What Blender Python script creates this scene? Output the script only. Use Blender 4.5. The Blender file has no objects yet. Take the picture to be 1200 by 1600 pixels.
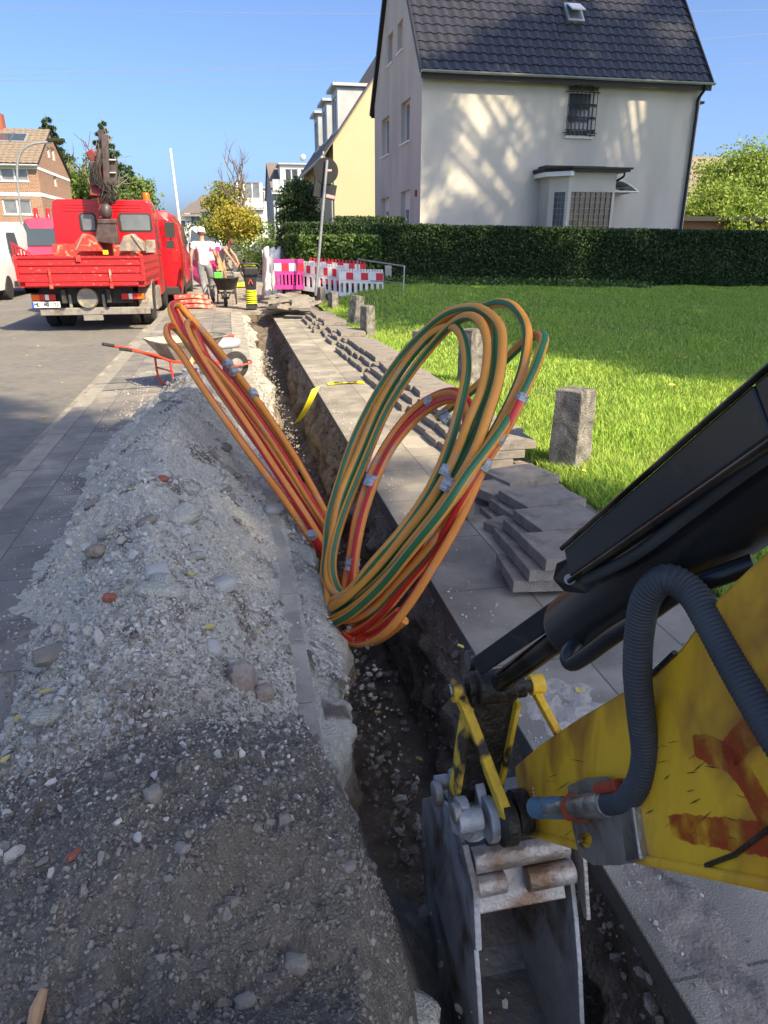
import bpy, bmesh, math, random
import numpy as np
from mathutils import Vector, Matrix
random.seed(7); rng = np.random.default_rng(11)
SC = bpy.context.scene
COL = SC.collection
R = math.radians
# ---------------------------------------------------------------- camera
CAM = Vector((0, 0, 1.45)); PITCH = R(20.8); YAW = R(11.6); FPX = 1109.0
cd = bpy.data.cameras.new('camera'); cam = bpy.data.objects.new('camera', cd); COL.objects.link(cam)
cam.location = CAM; cam.rotation_euler = (math.pi/2 - PITCH, 0, -YAW)
cd.sensor_fit = 'VERTICAL'; cd.sensor_height = 36.0; cd.lens = 36.0*FPX/1600.0
cd.clip_start = 0.03; cd.clip_end = 3000
SC.camera = cam
# ---------------------------------------------------------------- sky, sun, exposure
SUN_EL = R(42); SUN_TR = R(33)      # light travels towards +Y, turned SUN_TR towards -X
w = bpy.data.worlds.new('World'); SC.world = w; w.use_nodes = True
nt = w.node_tree; bg = nt.nodes['Background']
sk = nt.nodes.new('ShaderNodeTexSky'); sk.sky_type = 'NISHITA'; sk.sun_disc = False
sk.sun_elevation = SUN_EL; sk.sun_rotation = math.pi - SUN_TR
sk.altitude = 50; sk.air_density = 0.6; sk.dust_density = 3.0; sk.ozone_density = 6.0
nt.links.new(sk.outputs[0], bg.inputs[0]); bg.inputs[1].default_value = 0.14
sd = bpy.data.lights.new('sun', 'SUN'); sun = bpy.data.objects.new('sun', sd); COL.objects.link(sun)
sd.energy = 5.0; sd.angle = R(0.53); sd.color = (1.0, 0.83, 0.56)
LDIR = Vector((-math.sin(SUN_TR)*math.cos(SUN_EL), math.cos(SUN_TR)*math.cos(SUN_EL), -math.sin(SUN_EL)))
sun.rotation_euler = LDIR.to_track_quat('-Z', 'Y').to_euler(); sun.location = (8, -12, 20)
vs = SC.view_settings; vs.view_transform = 'Standard'; vs.look = 'None'; vs.gamma = 1; vs.exposure = 1.05; vs.use_curve_mapping = False
SC.render.film_transparent = False
try:
    SC.cycles.max_bounces = 6; SC.cycles.transparent_max_bounces = 8; SC.cycles.use_denoising = True
except Exception: pass
# ---------------------------------------------------------------- photo pixel (1200x1600) -> point in the place
_f = Vector((math.sin(YAW)*math.cos(PITCH), math.cos(YAW)*math.cos(PITCH), -math.sin(PITCH)))
_r = Vector((math.cos(YAW), -math.sin(YAW), 0)); _u = _r.cross(_f)
def ray(px, py): return _f + _r*((px-600)/FPX) + _u*((800-py)/FPX)
def P(px, py, t): return CAM + ray(px, py)*t
def G(px, py, z=0.0): d = ray(px, py); return CAM + d*((z-CAM.z)/d.z)
def AY(px, py, Y): d = ray(px, py); return CAM + d*(Y/d.y)
def AX(px, py, X): d = ray(px, py); return CAM + d*(X/d.x)
def PL(px, py, a, n):      # onto the plane through a with normal n
    d = ray(px, py); return CAM + d*((a-CAM).dot(n)/d.dot(n))
# ---------------------------------------------------------------- noise
def _h(ix, iy, s):
    n = (ix*374761393 + iy*668265263 + s*1442695041) & 0xffffffff
    n = ((n ^ (n >> 13))*1274126177) & 0xffffffff
    return ((n ^ (n >> 16)) & 0xffff)/65535.0
def vn(x, y, s=0):
    x = np.asarray(x, float); y = np.asarray(y, float)
    ix = np.floor(x).astype(np.int64); iy = np.floor(y).astype(np.int64)
    fx = x-ix; fy = y-iy; fx = fx*fx*(3-2*fx); fy = fy*fy*(3-2*fy)
    a = _h(ix, iy, s); b = _h(ix+1, iy, s); c = _h(ix, iy+1, s); d = _h(ix+1, iy+1, s)
    return (a*(1-fx)+b*fx)*(1-fy)+(c*(1-fx)+d*fx)*fy
def fbm(x, y, s=0, o=4):
    r = 0; a = .5; f = 1
    for i in range(o): r = r + a*(vn(np.asarray(x)*f, np.asarray(y)*f, s+i*17)-.5); a *= .5; f *= 2.07
    return r
def sstep(a, b, x):
    t = np.clip((np.asarray(x, float)-a)/(b-a), 0, 1); return t*t*(3-2*t)
# ---------------------------------------------------------------- materials
MATS = {}
def mat(name, c1, c2=None, sc=6, rough=.8, metal=0, bump=0, bsc=40, island=None, spec=.4, c3=None, sc3=1.5, t3=.55, coat=0, det=6, w3=.08, trans=0, stretch=None):
    m = bpy.data.materials.new(name); m.use_nodes = True; MATS[name] = m
    N = m.node_tree.nodes; L = m.node_tree.links; b = N['Principled BSDF']
    b.inputs['Roughness'].default_value = rough; b.inputs['Metallic'].default_value = metal
    b.inputs['Specular IOR Level'].default_value = spec
    if coat: b.inputs['Coat Weight'].default_value = coat
    tc = N.new('ShaderNodeTexCoord'); co = tc.outputs['Object']
    if stretch:
        mp = N.new('ShaderNodeMapping'); mp.inputs['Scale'].default_value = stretch; L.new(co, mp.inputs[0]); co = mp.outputs[0]
    def noise(s, d=6, dist=0):
        n = N.new('ShaderNodeTexNoise'); n.inputs['Scale'].default_value = s; n.inputs['Detail'].default_value = d
        n.inputs['Distortion'].default_value = dist; L.new(co, n.inputs['Vector']); return n.outputs[0]
    def mix(f, a, bb):
        x = N.new('ShaderNodeMix'); x.data_type = 'RGBA'
        if isinstance(f, float): x.inputs[0].default_value = f
        else: L.new(f, x.inputs[0])
        for i, q in ((6, a), (7, bb)):
            if isinstance(q, tuple): x.inputs[i].default_value = (*q, 1) if len(q) == 3 else q
            else: L.new(q, x.inputs[i])
        return x.outputs[2]
    def ramp(f, a, bb):
        r = N.new('ShaderNodeMapRange'); r.inputs[1].default_value = a; r.inputs[2].default_value = bb; L.new(f, r.inputs[0]); return r.outputs[0]
    col = c1
    if c2 is not None: col = mix(ramp(noise(sc, det), .32, .68), c1, c2)
    if c3 is not None: col = mix(ramp(noise(sc3, 5, .6), t3-w3, t3+w3), col, c3)
    if island is not None:
        g = N.new('ShaderNodeNewGeometry'); col = mix(ramp(g.outputs['Random Per Island'], 0, 1), col, island)
    if isinstance(col, tuple): b.inputs['Base Color'].default_value = (*col, 1)
    else: L.new(col, b.inputs['Base Color'])
    if bump:
        bp = N.new('ShaderNodeBump'); bp.inputs['Strength'].default_value = bump; bp.inputs['Distance'].default_value = .02
        L.new(noise(bsc, 8), bp.inputs['Height']); L.new(bp.outputs[0], b.inputs['Normal'])
    if trans:
        t = N.new('ShaderNodeBsdfTranslucent'); ms = N.new('ShaderNodeMixShader'); ms.inputs[0].default_value = trans
        if isinstance(col, tuple): t.inputs[0].default_value = (*col, 1)
        else: L.new(col, t.inputs[0])
        L.new(b.outputs[0], ms.inputs[1]); L.new(t.outputs[0], ms.inputs[2]); L.new(ms.outputs[0], N['Material Output'].inputs[0])
    return m
def joints(m, w_, h_, size, jcol, off=.5, rot=0, bumpd=.5, loc=(0, 0, 0)):
    """paving joints or brick courses worked into a material's colour and relief (in the XY of the object)"""
    N = m.node_tree.nodes; L = m.node_tree.links; b = N['Principled BSDF']
    tc = N.new('ShaderNodeTexCoord'); mp = N.new('ShaderNodeMapping'); mp.inputs['Rotation'].default_value = rot if isinstance(rot, tuple) else (0, 0, rot)
    mp.inputs['Location'].default_value = loc
    L.new(tc.outputs['Object'], mp.inputs[0]); br = N.new('ShaderNodeTexBrick'); L.new(mp.outputs[0], br.inputs['Vector'])
    br.offset = off; br.inputs['Scale'].default_value = 1; br.inputs['Brick Width'].default_value = w_; br.inputs['Row Height'].default_value = h_
    br.inputs['Mortar Size'].default_value = size; br.inputs['Mortar Smooth'].default_value = .3
    br.inputs['Color1'].default_value = (.82, .82, .82, 1); br.inputs['Color2'].default_value = (1.12, 1.1, 1.08, 1)
    src = b.inputs['Base Color'].links[0].from_socket if b.inputs['Base Color'].links else None
    mu = N.new('ShaderNodeMix'); mu.data_type = 'RGBA'; mu.blend_type = 'MULTIPLY'; mu.inputs[0].default_value = 1
    if src: L.new(src, mu.inputs[6])
    else: mu.inputs[6].default_value = b.inputs['Base Color'].default_value
    L.new(br.outputs['Color'], mu.inputs[7])
    mx = N.new('ShaderNodeMix'); mx.data_type = 'RGBA'; L.new(br.outputs['Fac'], mx.inputs[0]); L.new(mu.outputs[2], mx.inputs[6]); mx.inputs[7].default_value = (*jcol, 1)
    L.new(mx.outputs[2], b.inputs['Base Color'])
    inv = N.new('ShaderNodeMath'); inv.operation = 'SUBTRACT'; inv.inputs[0].default_value = 1; L.new(br.outputs['Fac'], inv.inputs[1])
    bp = N.new('ShaderNodeBump'); bp.inputs['Strength'].default_value = bumpd; bp.inputs['Distance'].default_value = .01; L.new(inv.outputs[0], bp.inputs['Height'])
    if b.inputs['Normal'].links: L.new(b.inputs['Normal'].links[0].from_socket, bp.inputs['Normal'])
    L.new(bp.outputs[0], b.inputs['Normal'])
    return m
# ---------------------------------------------------------------- mesh builder
class MB:
    def __init__(s): s.v = []; s.f = []; s.m = []
    def add(s, vs_, fs, mi=0):
        o = len(s.v); s.v += [tuple(p) for p in vs_]; s.f += [tuple(i+o for i in f) for f in fs]
        s.m += (list(mi) if isinstance(mi, (list, tuple)) else [mi]*len(fs)); return s
    def box(s, c, d, rz=0, mi=0, taper=1.0, rot=None):
        x, y, z = (q/2 for q in d); M = rot if rot is not None else Matrix.Rotation(rz, 3, 'Z')
        pts = [Vector((a*x*(taper if e > 0 else 1), b*y*(taper if e > 0 else 1), e*z)) for e in (-1, 1) for a, b in ((-1, -1), (1, -1), (1, 1), (-1, 1))]
        return s.add([M @ p+Vector(c) for p in pts], [(3, 2, 1, 0), (4, 5, 6, 7), (0, 1, 5, 4), (1, 2, 6, 5), (2, 3, 7, 6), (3, 0, 4, 7)], mi)
    def bb(s, x0, x1, y0, y1, z0, z1, mi=0): return s.box(((x0+x1)/2, (y0+y1)/2, (z0+z1)/2), (abs(x1-x0), abs(y1-y0), abs(z1-z0)), mi=mi)
    def beam(s, p0, p1, w_, h_, up=(0, 0, 1), mi=0, w2=None, h2=None):
        p0 = Vector(p0); p1 = Vector(p1); a = (p1-p0).normalized(); r = a.cross(Vector(up)).normalized(); u = r.cross(a)
        w2 = w2 or w_; h2 = h2 or h_
        pts = [p+r*(i*ww/2)+u*(j*hh/2) for p, ww, hh in ((p0, w_, h_), (p1, w2, h2)) for i, j in ((-1, -1), (1, -1), (1, 1), (-1, 1))]
        return s.add(pts, [(0, 1, 2, 3), (7, 6, 5, 4), (4, 5, 1, 0), (5, 6, 2, 1), (6, 7, 3, 2), (7, 4, 0, 3)], mi)
    def tube(s, pts, r, n=10, mf=None, caps=True, mi=0, seam=(0, 0, 1)):
        pts = [Vector(p) for p in pts]; K = len(pts); rr = r if isinstance(r, (list, tuple)) else [r]*K
        T = [(pts[min(i+1, K-1)]-pts[max(i-1, 0)]).normalized() for i in range(K)]
        sv = Vector(seam); u = (sv-T[0]*sv.dot(T[0]))
        if u.length < 1e-4: u = T[0].orthogonal()
        u.normalize(); V = []
        for i in range(K):
            u = (u-T[i]*u.dot(T[i])).normalized(); w_ = T[i].cross(u)
            V += [pts[i]+(u*math.cos(2*math.pi*k/n)+w_*math.sin(2*math.pi*k/n))*rr[i] for k in range(n)]
        F = []; M = []
        for i in range(K-1):
            for k in range(n):
                F.append((i*n+k, i*n+(k+1) % n, (i+1)*n+(k+1) % n, (i+1)*n+k)); M.append(mf(k, i) if mf else mi)
        if caps: F.append(tuple(range(n))[::-1]); M.append(mi); F.append(tuple((K-1)*n+k for k in range(n))); M.append(mi)
        return s.add(V, F, M)
    def cyl(s, p0, p1, r0, r1=None, n=20, mi=0): return s.tube([p0, p1], [r0, r0 if r1 is None else r1], n, mi=mi)
    def prism(s, poly, vec, mi=0):
        vec = Vector(vec); a = [Vector(p) for p in poly]; n = len(a)
        return s.add(a+[p+vec for p in a], [tuple(range(n)), tuple(range(2*n-1, n-1, -1))]+[(i, i+n, (i+1) % n+n, (i+1) % n) for i in range(n)], mi)
    def lathe(s, prof, o=(0, 0, 0), n=24, axis='Z', mi=0):
        o = Vector(o); V = []; K = len(prof)
        for r, z in prof:
            for k in range(n):
                a = 2*math.pi*k/n; q = (r*math.cos(a), r*math.sin(a), z)
                V.append(o+Vector(q if axis == 'Z' else (q[2], q[0], q[1]) if axis == 'X' else (q[0], q[2], q[1])))
        F = [(i*n+k, i*n+(k+1) % n, (i+1)*n+(k+1) % n, (i+1)*n+k) for i in range(K-1) for k in range(n)]
        F += [tuple(range(n))[::-1], tuple((K-1)*n+k for k in range(n))]
        return s.add(V, F, mi)
    def build(s, name, mats, parent=None, smooth=0, bev=0, at=None, seg=2):
        o = mesh_obj(name, s.v, s.f, s.m, mats, parent, at)
        fix = bmesh.new(); fix.from_mesh(o.data); bmesh.ops.recalc_face_normals(fix, faces=fix.faces); fix.to_mesh(o.data); fix.free()
        if smooth:
            for p in o.data.polygons: p.use_smooth = True
            o.data.set_sharp_from_angle(angle=R(smooth))
        if bev:
            b = o.modifiers.new('bevel', 'BEVEL'); b.width = bev; b.segments = seg; b.limit_method = 'ANGLE'; b.angle_limit = R(40)
        return o
def wloc(o):
    v = Vector((0, 0, 0))
    while o is not None: v = v+o.location; o = o.parent
    return v
def mesh_obj(name, v, f, m, mats, parent=None, at=None):
    me = bpy.data.meshes.new(name)
    off = wloc(parent) if parent is not None else (Vector(at) if at is not None else Vector((0, 0, 0)))
    if off.length: v = [(p[0]-off.x, p[1]-off.y, p[2]-off.z) for p in v]
    me.from_pydata(v, [], f)
    for q in (mats if isinstance(mats, (list, tuple)) else [mats]): me.materials.append(MATS[q])
    if m and any(m): me.polygons.foreach_set('material_index', m)
    me.update(); o = bpy.data.objects.new(name, me); COL.objects.link(o)
    if parent is not None: o.parent = parent
    elif at is not None: o.location = off
    return o
def fast_mesh(name, V, Q, mats, parent=None, smooth=False, mi=None):
    V = np.asarray(V, np.float32).reshape(-1, 3); Q = np.asarray(Q, np.int32); k = Q.shape[1]
    if parent is not None: V = V-np.array(wloc(parent), np.float32)
    me = bpy.data.meshes.new(name); me.vertices.add(len(V)); me.vertices.foreach_set('co', V.ravel())
    me.loops.add(Q.size); me.loops.foreach_set('vertex_index', Q.ravel())
    me.polygons.add(len(Q)); me.polygons.foreach_set('loop_start', np.arange(0, Q.size, k, dtype=np.int32))
    me.polygons.foreach_set('loop_total', np.full(len(Q), k, np.int32))
    for q in (mats if isinstance(mats, (list, tuple)) else [mats]): me.materials.append(MATS[q])
    if mi is not None: me.polygons.foreach_set('material_index', np.asarray(mi, np.int32))
    me.polygons.foreach_set('use_smooth', np.full(len(Q), smooth)); me.update(calc_edges=True)
    o = bpy.data.objects.new(name, me); COL.objects.link(o)
    if parent is not None: o.parent = parent
    return o
def grid(name, xs, ys, zf, mats, parent=None, smooth=True, mi=None):
    X, Y = np.meshgrid(xs, ys); Z = zf(X, Y); nx = len(xs); ny = len(ys)
    i = np.arange(nx*ny).reshape(ny, nx); Q = np.stack([i[:-1, :-1], i[:-1, 1:], i[1:, 1:], i[1:, :-1]], -1).reshape(-1, 4)
    return fast_mesh(name, np.stack([X, Y, Z], -1), Q, mats, parent, smooth, mi)
def tag(o, label=None, cat=None, group=None, kind=None):
    for k, q in (('label', label), ('category', cat), ('group', group), ('kind', kind)):
        if q: o[k] = q
    return o
def thing(name, label, cat, loc=(0, 0, 0), rz=0, group=None):
    o = bpy.data.objects.new(name, None); COL.objects.link(o); o.location = loc; o.rotation_euler = (0, 0, rz); o.empty_display_size = .1
    return tag(o, label, cat, group)
def struct(o): o['kind'] = 'structure'; return o
def copy_tree(o, parent=None):
    c = o.copy(); COL.objects.link(c); c.parent = parent
    for ch in list(o.children): copy_tree(ch, c)
    return c
def spline(pts, n=8):
    pts = [Vector(p) for p in pts]; out = []
    for i in range(len(pts)-1):
        p0 = pts[max(i-1, 0)]; p1 = pts[i]; p2 = pts[i+1]; p3 = pts[min(i+2, len(pts)-1)]
        for k in range(n):
            t = k/n; out.append(.5*((2*p1)+(p2-p0)*t+(2*p0-5*p1+4*p2-p3)*t*t+(3*p1-p0-3*p2+p3)*t**3))
    out.append(pts[-1]); return out
def leaves(name, C, size, m, parent=None, aspect=.55, up=.0, bend=.25):
    """many small folded leaves (a rhombus of two faces each), random directions"""
    C = np.asarray(C, float); n = len(C); s = size*rng.uniform(.6, 1.25, n)[:, None]
    a = rng.normal(size=(n, 3)); a /= np.linalg.norm(a, axis=1)[:, None]
    if up: a[:, 2] *= .45; a /= np.linalg.norm(a, axis=1)[:, None]
    b = rng.normal(size=(n, 3)); b[:, 2] *= (.45 if up else 1); b -= a*(a*b).sum(1)[:, None]; b /= np.linalg.norm(b, axis=1)[:, None]+1e-9
    c = np.cross(a, b)
    V = np.stack([C-a*s*.5, C+b*s*aspect*.5+c*s*bend*.3, C+a*s*.5, C-b*s*aspect*.5+c*s*bend*.3], 1)
    i = np.arange(n)[:, None]*4; F = np.concatenate([i+np.array([[0, 1, 2]]), i+np.array([[0, 2, 3]])], 1).reshape(-1, 3)
    return fast_mesh(name, V, F, m, parent)
_ico = {}
def ico(sub):
    if sub not in _ico:
        bm = bmesh.new(); bmesh.ops.create_icosphere(bm, subdivisions=sub, radius=1)
        _ico[sub] = (np.array([q.co[:] for q in bm.verts]), np.array([[q.index for q in f.verts] for f in bm.faces])); bm.free()
    return _ico[sub]
_var = {}
def stone_many(C, S):
    """the same pebbles from a pool of shapes, for very many tiny grains"""
    if 'p' not in _var:
        v, f = stone_batch(np.zeros((160, 3)), np.ones(160), 1); _var['p'] = v.reshape(160, -1, 3)
    V0, F0 = ico(1); n = len(C); k = len(V0); idx = rng.integers(0, 160, n); out = _var['p'][idx]*np.asarray(S)[:, None, None]+np.asarray(C)[:, None, :]
    return out.reshape(-1, 3), (F0[None]+(np.arange(n)*k)[:, None, None]).reshape(-1, 3)
def stone_batch(C, S, sub=1, rough=.28):
    """angular pebbles: C centres, S radii; returns vertices and triangles"""
    V0, F0 = ico(sub); n = len(C); k = len(V0); out = np.empty((n, k, 3))
    for i in range(n):
        ax = rng.normal(size=(3, 3)); q, _ = np.linalg.qr(ax)
        v = V0.copy()
        for _j in range(5):     # knock flats onto it
            d = rng.normal(size=3); d /= np.linalg.norm(d); h = rng.uniform(.32, .72); p = v @ d; v -= np.outer(np.maximum(p-h, 0), d)
        v = v*(1+rng.uniform(-rough*.4, rough*.4, (k, 1))); v = v*np.array([1, rng.uniform(.65, .95), rng.uniform(.45, .8)])
        out[i] = (v @ q)*S[i]+C[i]
    F = (F0[None]+(np.arange(n)*k)[:, None, None]).reshape(-1, 3)
    return out.reshape(-1, 3), F
# ================================================================ materials
mat('asphalt', (.14, .136, .125), (.20, .193, .175), 9, .9, bump=.5, bsc=260, c3=(.22, .205, .18), sc3=.9, t3=.6, w3=.15)
mat('paving', (.17, .165, .158), (.27, .26, .24), 3.5, .9, bump=.6, bsc=220, c3=(.38, .35, .30), sc3=2.6, t3=.62, w3=.10, det=10)
joints(MATS['paving'], .4, .4, .004, (.12, .11, .10), rot=R(90), loc=(0.02, 0, 0))
mat('paving_right', (.22, .205, .175), (.37, .34, .285), 3.2, .9, bump=.6, bsc=220, c3=(.46, .42, .35), sc3=2.4, t3=.60, w3=.10, det=10)
joints(MATS['paving_right'], .6, .4, .004, (.14, .125, .105), rot=R(90), off=.5, loc=(0.0, 0, 0))
mat('kerb', (.23, .218, .19), (.31, .295, .255), 7, .9, bump=.4, bsc=160)
joints(MATS['kerb'], 1.0, 5, .008, (.12, .115, .11), rot=R(90), off=0)
mat('slab', (.24, .21, .175), (.34, .305, .255), 14, .92, bump=.5, bsc=120, island=(.17, .155, .14), c3=(.12, .11, .10), sc3=6, t3=.62)
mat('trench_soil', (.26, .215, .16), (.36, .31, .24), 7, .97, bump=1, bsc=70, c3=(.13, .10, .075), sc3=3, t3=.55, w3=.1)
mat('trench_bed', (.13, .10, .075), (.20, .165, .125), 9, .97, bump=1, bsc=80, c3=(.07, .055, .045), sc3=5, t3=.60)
mat('gravel_soil', (.40, .39, .325), (.53, .515, .445), 30, .97, bump=1, bsc=110, c3=(.15, .125, .10), sc3=5, t3=.60, w3=.05)
mat('dark_soil', (.135, .122, .10), (.23, .205, .17), 26, .97, bump=1, bsc=150, c3=(.20, .165, .125), sc3=3.5, t3=.64, w3=.12)
mat('pebble', (.46, .44, .40), (.34, .32, .285), 30, .9, bump=.4, bsc=200, island=(.50, .48, .45))
mat('pebble_dark', (.22, .195, .165), (.16, .14, .12), 40, .95, bump=.4, bsc=200, island=(.27, .245, .21))
mat('grain_dark', (.15, .13, .11), (.22, .195, .165), 30, .97, island=(.31, .28, .24))
mat('dusty_slab', (.34, .315, .27), (.25, .235, .205), 9, .95, bump=.5, bsc=150, c3=(.44, .40, .34), sc3=5, t3=.55, w3=.12)
mat('grain_pale', (.38, .36, .31), (.48, .455, .40), 30, .97, island=(.60, .58, .53))
mat('sand_pale', (.50, .46, .40), (.40, .36, .31), 40, .97, bump=.6, bsc=200)
mat('lawn_soil', (.08, .14, .035), (.14, .17, .055), 5, .95, bump=.6, bsc=60)
mat('grass', (.17, .37, .045), (.30, .48, .065), 1.6, .55, island=(.46, .58, .10), trans=.35, c3=(.27, .33, .09), sc3=1.1, t3=.60, w3=.12)
mat('concrete_post', (.34, .315, .27), (.24, .225, .20), 14, .95, bump=1, bsc=90, c3=(.09, .085, .08), sc3=9, t3=.52, w3=.14)
mat('plaster', (.57, .54, .475), (.51, .485, .43), 1.4, .95, bump=.15, bsc=160, c3=(.43, .415, .375), sc3=.9, t3=.56, w3=.15, stretch=(1, 1, .35))
mat('plaster_yellow', (.47, .41, .27), (.44, .385, .255), .8, .95, bump=.1, bsc=120)
mat('plaster_white', (.72, .71, .68), (.65, .64, .62), 1, .95)
mat('plaster_grey', (.33, .38, .44), (.30, .34, .39), 1, .95)
mat('brick', (.21, .105, .062), (.28, .145, .088), 2, .95, bump=.2, bsc=80)
mat('roof_dark', (.018, .020, .028), (.034, .035, .044), 5, .25, bump=.1, bsc=60, spec=.6, island=(.04, .04, .05))
mat('roof_brown', (.17, .135, .10), (.25, .20, .15), 6, .85, bump=.3, bsc=30)
mat('roof_grey', (.13, .11, .10), (.18, .155, .14), 6, .85, bump=.3, bsc=30)
mat('zinc', (.42, .45, .48), (.34, .37, .40), 3, .5, .5)
mat('white_paint', (.78, .78, .76), (.70, .70, .68), 12, .5)
mat('glass', (.05, .065, .08), None, rough=.08, spec=.8)
mat('glass_pale', (.17, .19, .21), (.10, .12, .14), 2, rough=.12, spec=.8)
mat('glass_block', (.085, .06, .032), (.045, .035, .022), 3, rough=.2, spec=.7, c3=(.22, .15, .07), sc3=2.2, t3=.62)
mat('black_iron', (.02, .02, .022), (.035, .033, .03), 30, .5, .3)
mat('black_paint', (.016, .018, .021), (.028, .030, .034), 7, .27, 0, spec=.5, c3=(.05, .045, .04), sc3=14, t3=.68, w3=.06)
mat('rod_steel', (.06, .06, .062), (.13, .125, .11), 12, .22, .8, c3=(.025, .022, .02), sc3=8, t3=.5)
mat('machine_yellow', (.96, .55, .03), (.88, .44, .022), 9, .42, bump=.12, bsc=40, c3=(.36, .15, .03), sc3=9, t3=.56, w3=.12, coat=.05, stretch=(1, 1, .55))
mat('grimy_yellow', (.80, .50, .035), (.58, .35, .03), 14, .55, bump=.3, bsc=60, c3=(.04, .03, .02), sc3=16, t3=.51, w3=.06)
mat('arm_red', (.24, .02, .014), (.15, .02, .016), 12, .55, c3=(.10, .05, .04), sc3=6, t3=.56)
mat('grease', (.018, .015, .013), (.05, .04, .03), 22, .45, .2, bump=.6, bsc=60)
mat('bucket_steel', (.34, .35, .36), (.46, .46, .455), 10, .55, .25, bump=.35, bsc=50, c3=(.15, .105, .07), sc3=6, t3=.57, w3=.1)
mat('bucket_inner', (.12, .12, .125), (.19, .18, .165), 8, .6, .25, bump=.4, bsc=40, c3=(.13, .10, .075), sc3=4, t3=.6)
mat('rubbed_steel', (.30, .275, .25), (.40, .365, .33), 18, .5, .45, bump=.4, bsc=60, c3=(.20, .13, .08), sc3=8, t3=.6)
mat('hose_rubber', (.040, .046, .055), (.065, .072, .08), 12, .6, bump=.1, bsc=40)
mat('blue_tape', (.07, .14, .20), (.11, .19, .26), 14, .5, bump=.4, bsc=50)
mat('bracket_steel', (.46, .44, .40), (.28, .27, .24), 12, .35, .75, bump=.3, bsc=40, c3=(.12, .09, .07), sc3=9, t3=.6)
mat('red_fitting', (.45, .06, .02), (.35, .05, .02), 30, .5)
mat('duct_orange', (.68, .23, .035), (.72, .27, .05), 3, .6, spec=.5, c3=(.50, .30, .16), sc3=8, t3=.65, w3=.07, bump=.1, bsc=60)
mat('duct_amber', (.74, .30, .045), (.66, .26, .035), 3, .62, spec=.5, c3=(.52, .32, .17), sc3=8, t3=.64, w3=.07, bump=.1, bsc=60)
mat('duct_green', (.02, .13, .05), (.03, .16, .06), 4, .45, spec=.5)
mat('duct_red', (.58, .03, .02), (.50, .022, .018), 4, .38, spec=.5)
mat('foil_tape', (.48, .49, .50), (.30, .32, .34), 30, .5, .4, bump=1, bsc=40)
mat('red_frame', (.62, .055, .02), (.50, .045, .02), 14, .4, c3=(.25, .08, .05), sc3=20, t3=.68)
mat('tray_metal', (.27, .25, .215), (.20, .19, .165), 8, .55, .4, c3=(.45, .38, .26), sc3=4, t3=.55)
mat('tyre', (.02, .02, .021), (.035, .034, .032), 20, .85, bump=.5, bsc=60)
mat('rim_steel', (.30, .28, .26), (.20, .19, .18), 12, .6, .3)
mat('wood', (.36, .22, .12), (.46, .30, .17), 20, .8, stretch=(1, 1, .15))
mat('tape_yellow', (.82, .70, .02), (.75, .62, .02), 9, .5)
mat('truck_red', (.46, .007, .016), (.40, .008, .015), 3, .32, coat=.4)
mat('bed_red', (.45, .012, .018), (.38, .016, .018), 7, .55, c3=(.50, .24, .17), sc3=14, t3=.68, w3=.05, stretch=(1, 1, 1.8), bump=.2, bsc=40)
mat('scuffed_red', (.40, .03, .025), (.34, .06, .04), 9, .6, c3=(.46, .30, .20), sc3=7, t3=.60, w3=.05)
mat('pink_paint', (.52, .055, .11), (.46, .05, .10), 3, .35, coat=.3)
mat('white_van', (.68, .69, .70), (.62, .63, .64), 2, .3, coat=.3)
mat('car_grey', (.16, .17, .18), (.19, .2, .21), 2, .25, .4, coat=.5)
mat('chassis', (.03, .029, .028), (.055, .05, .045), 15, .8)
mat('dull_metal', (.24, .225, .20), (.31, .29, .26), 12, .6, .35, c3=(.18, .14, .11), sc3=10, t3=.6)
mat('lamp_red', (.55, .02, .02), None, rough=.2)
mat('lamp_orange', (.75, .13, .015), None, rough=.2)
mat('lamp_clear', (.7, .68, .66), None, rough=.2)
mat('plate_white', (.75, .75, .73), None, rough=.4)
mat('plate_blue', (.02, .08, .45), None, rough=.4)
mat('ink', (.03, .03, .03), None, rough=.6)
mat('crane_grey', (.055, .04, .038), (.11, .09, .085), 8, .5, .3)
mat('barrier_white', (.74, .75, .77), (.62, .63, .65), 9, .5)
mat('barrier_red', (.62, .03, .05), (.52, .03, .05), 9, .4)
mat('barrier_pink', (.72, .05, .30), (.62, .045, .26), 7, .5)
mat('galv', (.42, .43, .44), (.32, .33, .34), 14, .45, .6)
mat('sign_back', (.022, .024, .028), (.035, .037, .04), 6, .7, .3)
mat('sticker', (.62, .45, .44), (.5, .2, .2), 40, .6)
mat('bark', (.14, .115, .09), (.22, .19, .155), 14, .95, bump=1, bsc=30)
mat('leaf_hedge', (.019, .046, .014), (.03, .064, .02), 2, .5, island=(.05, .095, .026), trans=.15)
mat('leaf_laurel', (.04, .09, .018), (.06, .12, .025), 2, .35, island=(.10, .17, .035), trans=.2)
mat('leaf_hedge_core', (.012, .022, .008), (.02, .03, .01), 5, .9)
mat('leaf_green', (.09, .14, .03), (.13, .18, .04), .6, .55, island=(.15, .22, .05), trans=.3)
mat('leaf_lime', (.16, .27, .04), (.22, .33, .06), .8, .55, island=(.30, .38, .07), trans=.35)
mat('leaf_yellow', (.30, .31, .045), (.20, .26, .05), .5, .55, island=(.46, .36, .05), trans=.35)
mat('leaf_conifer', (.025, .055, .02), (.04, .075, .028), .8, .6, island=(.06, .10, .035))
mat('leaf_shade', (.05, .10, .025), (.07, .13, .03), .6, .55, trans=.2)
mat('leaf_fallen', (.60, .42, .08), (.45, .25, .05), 30, .7, island=(.55, .50, .14))
mat('skin', (.50, .27, .18), (.45, .23, .15), 12, .55)
mat('cloth_white', (.80, .80, .80), (.72, .72, .73), 9, .9)
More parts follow.
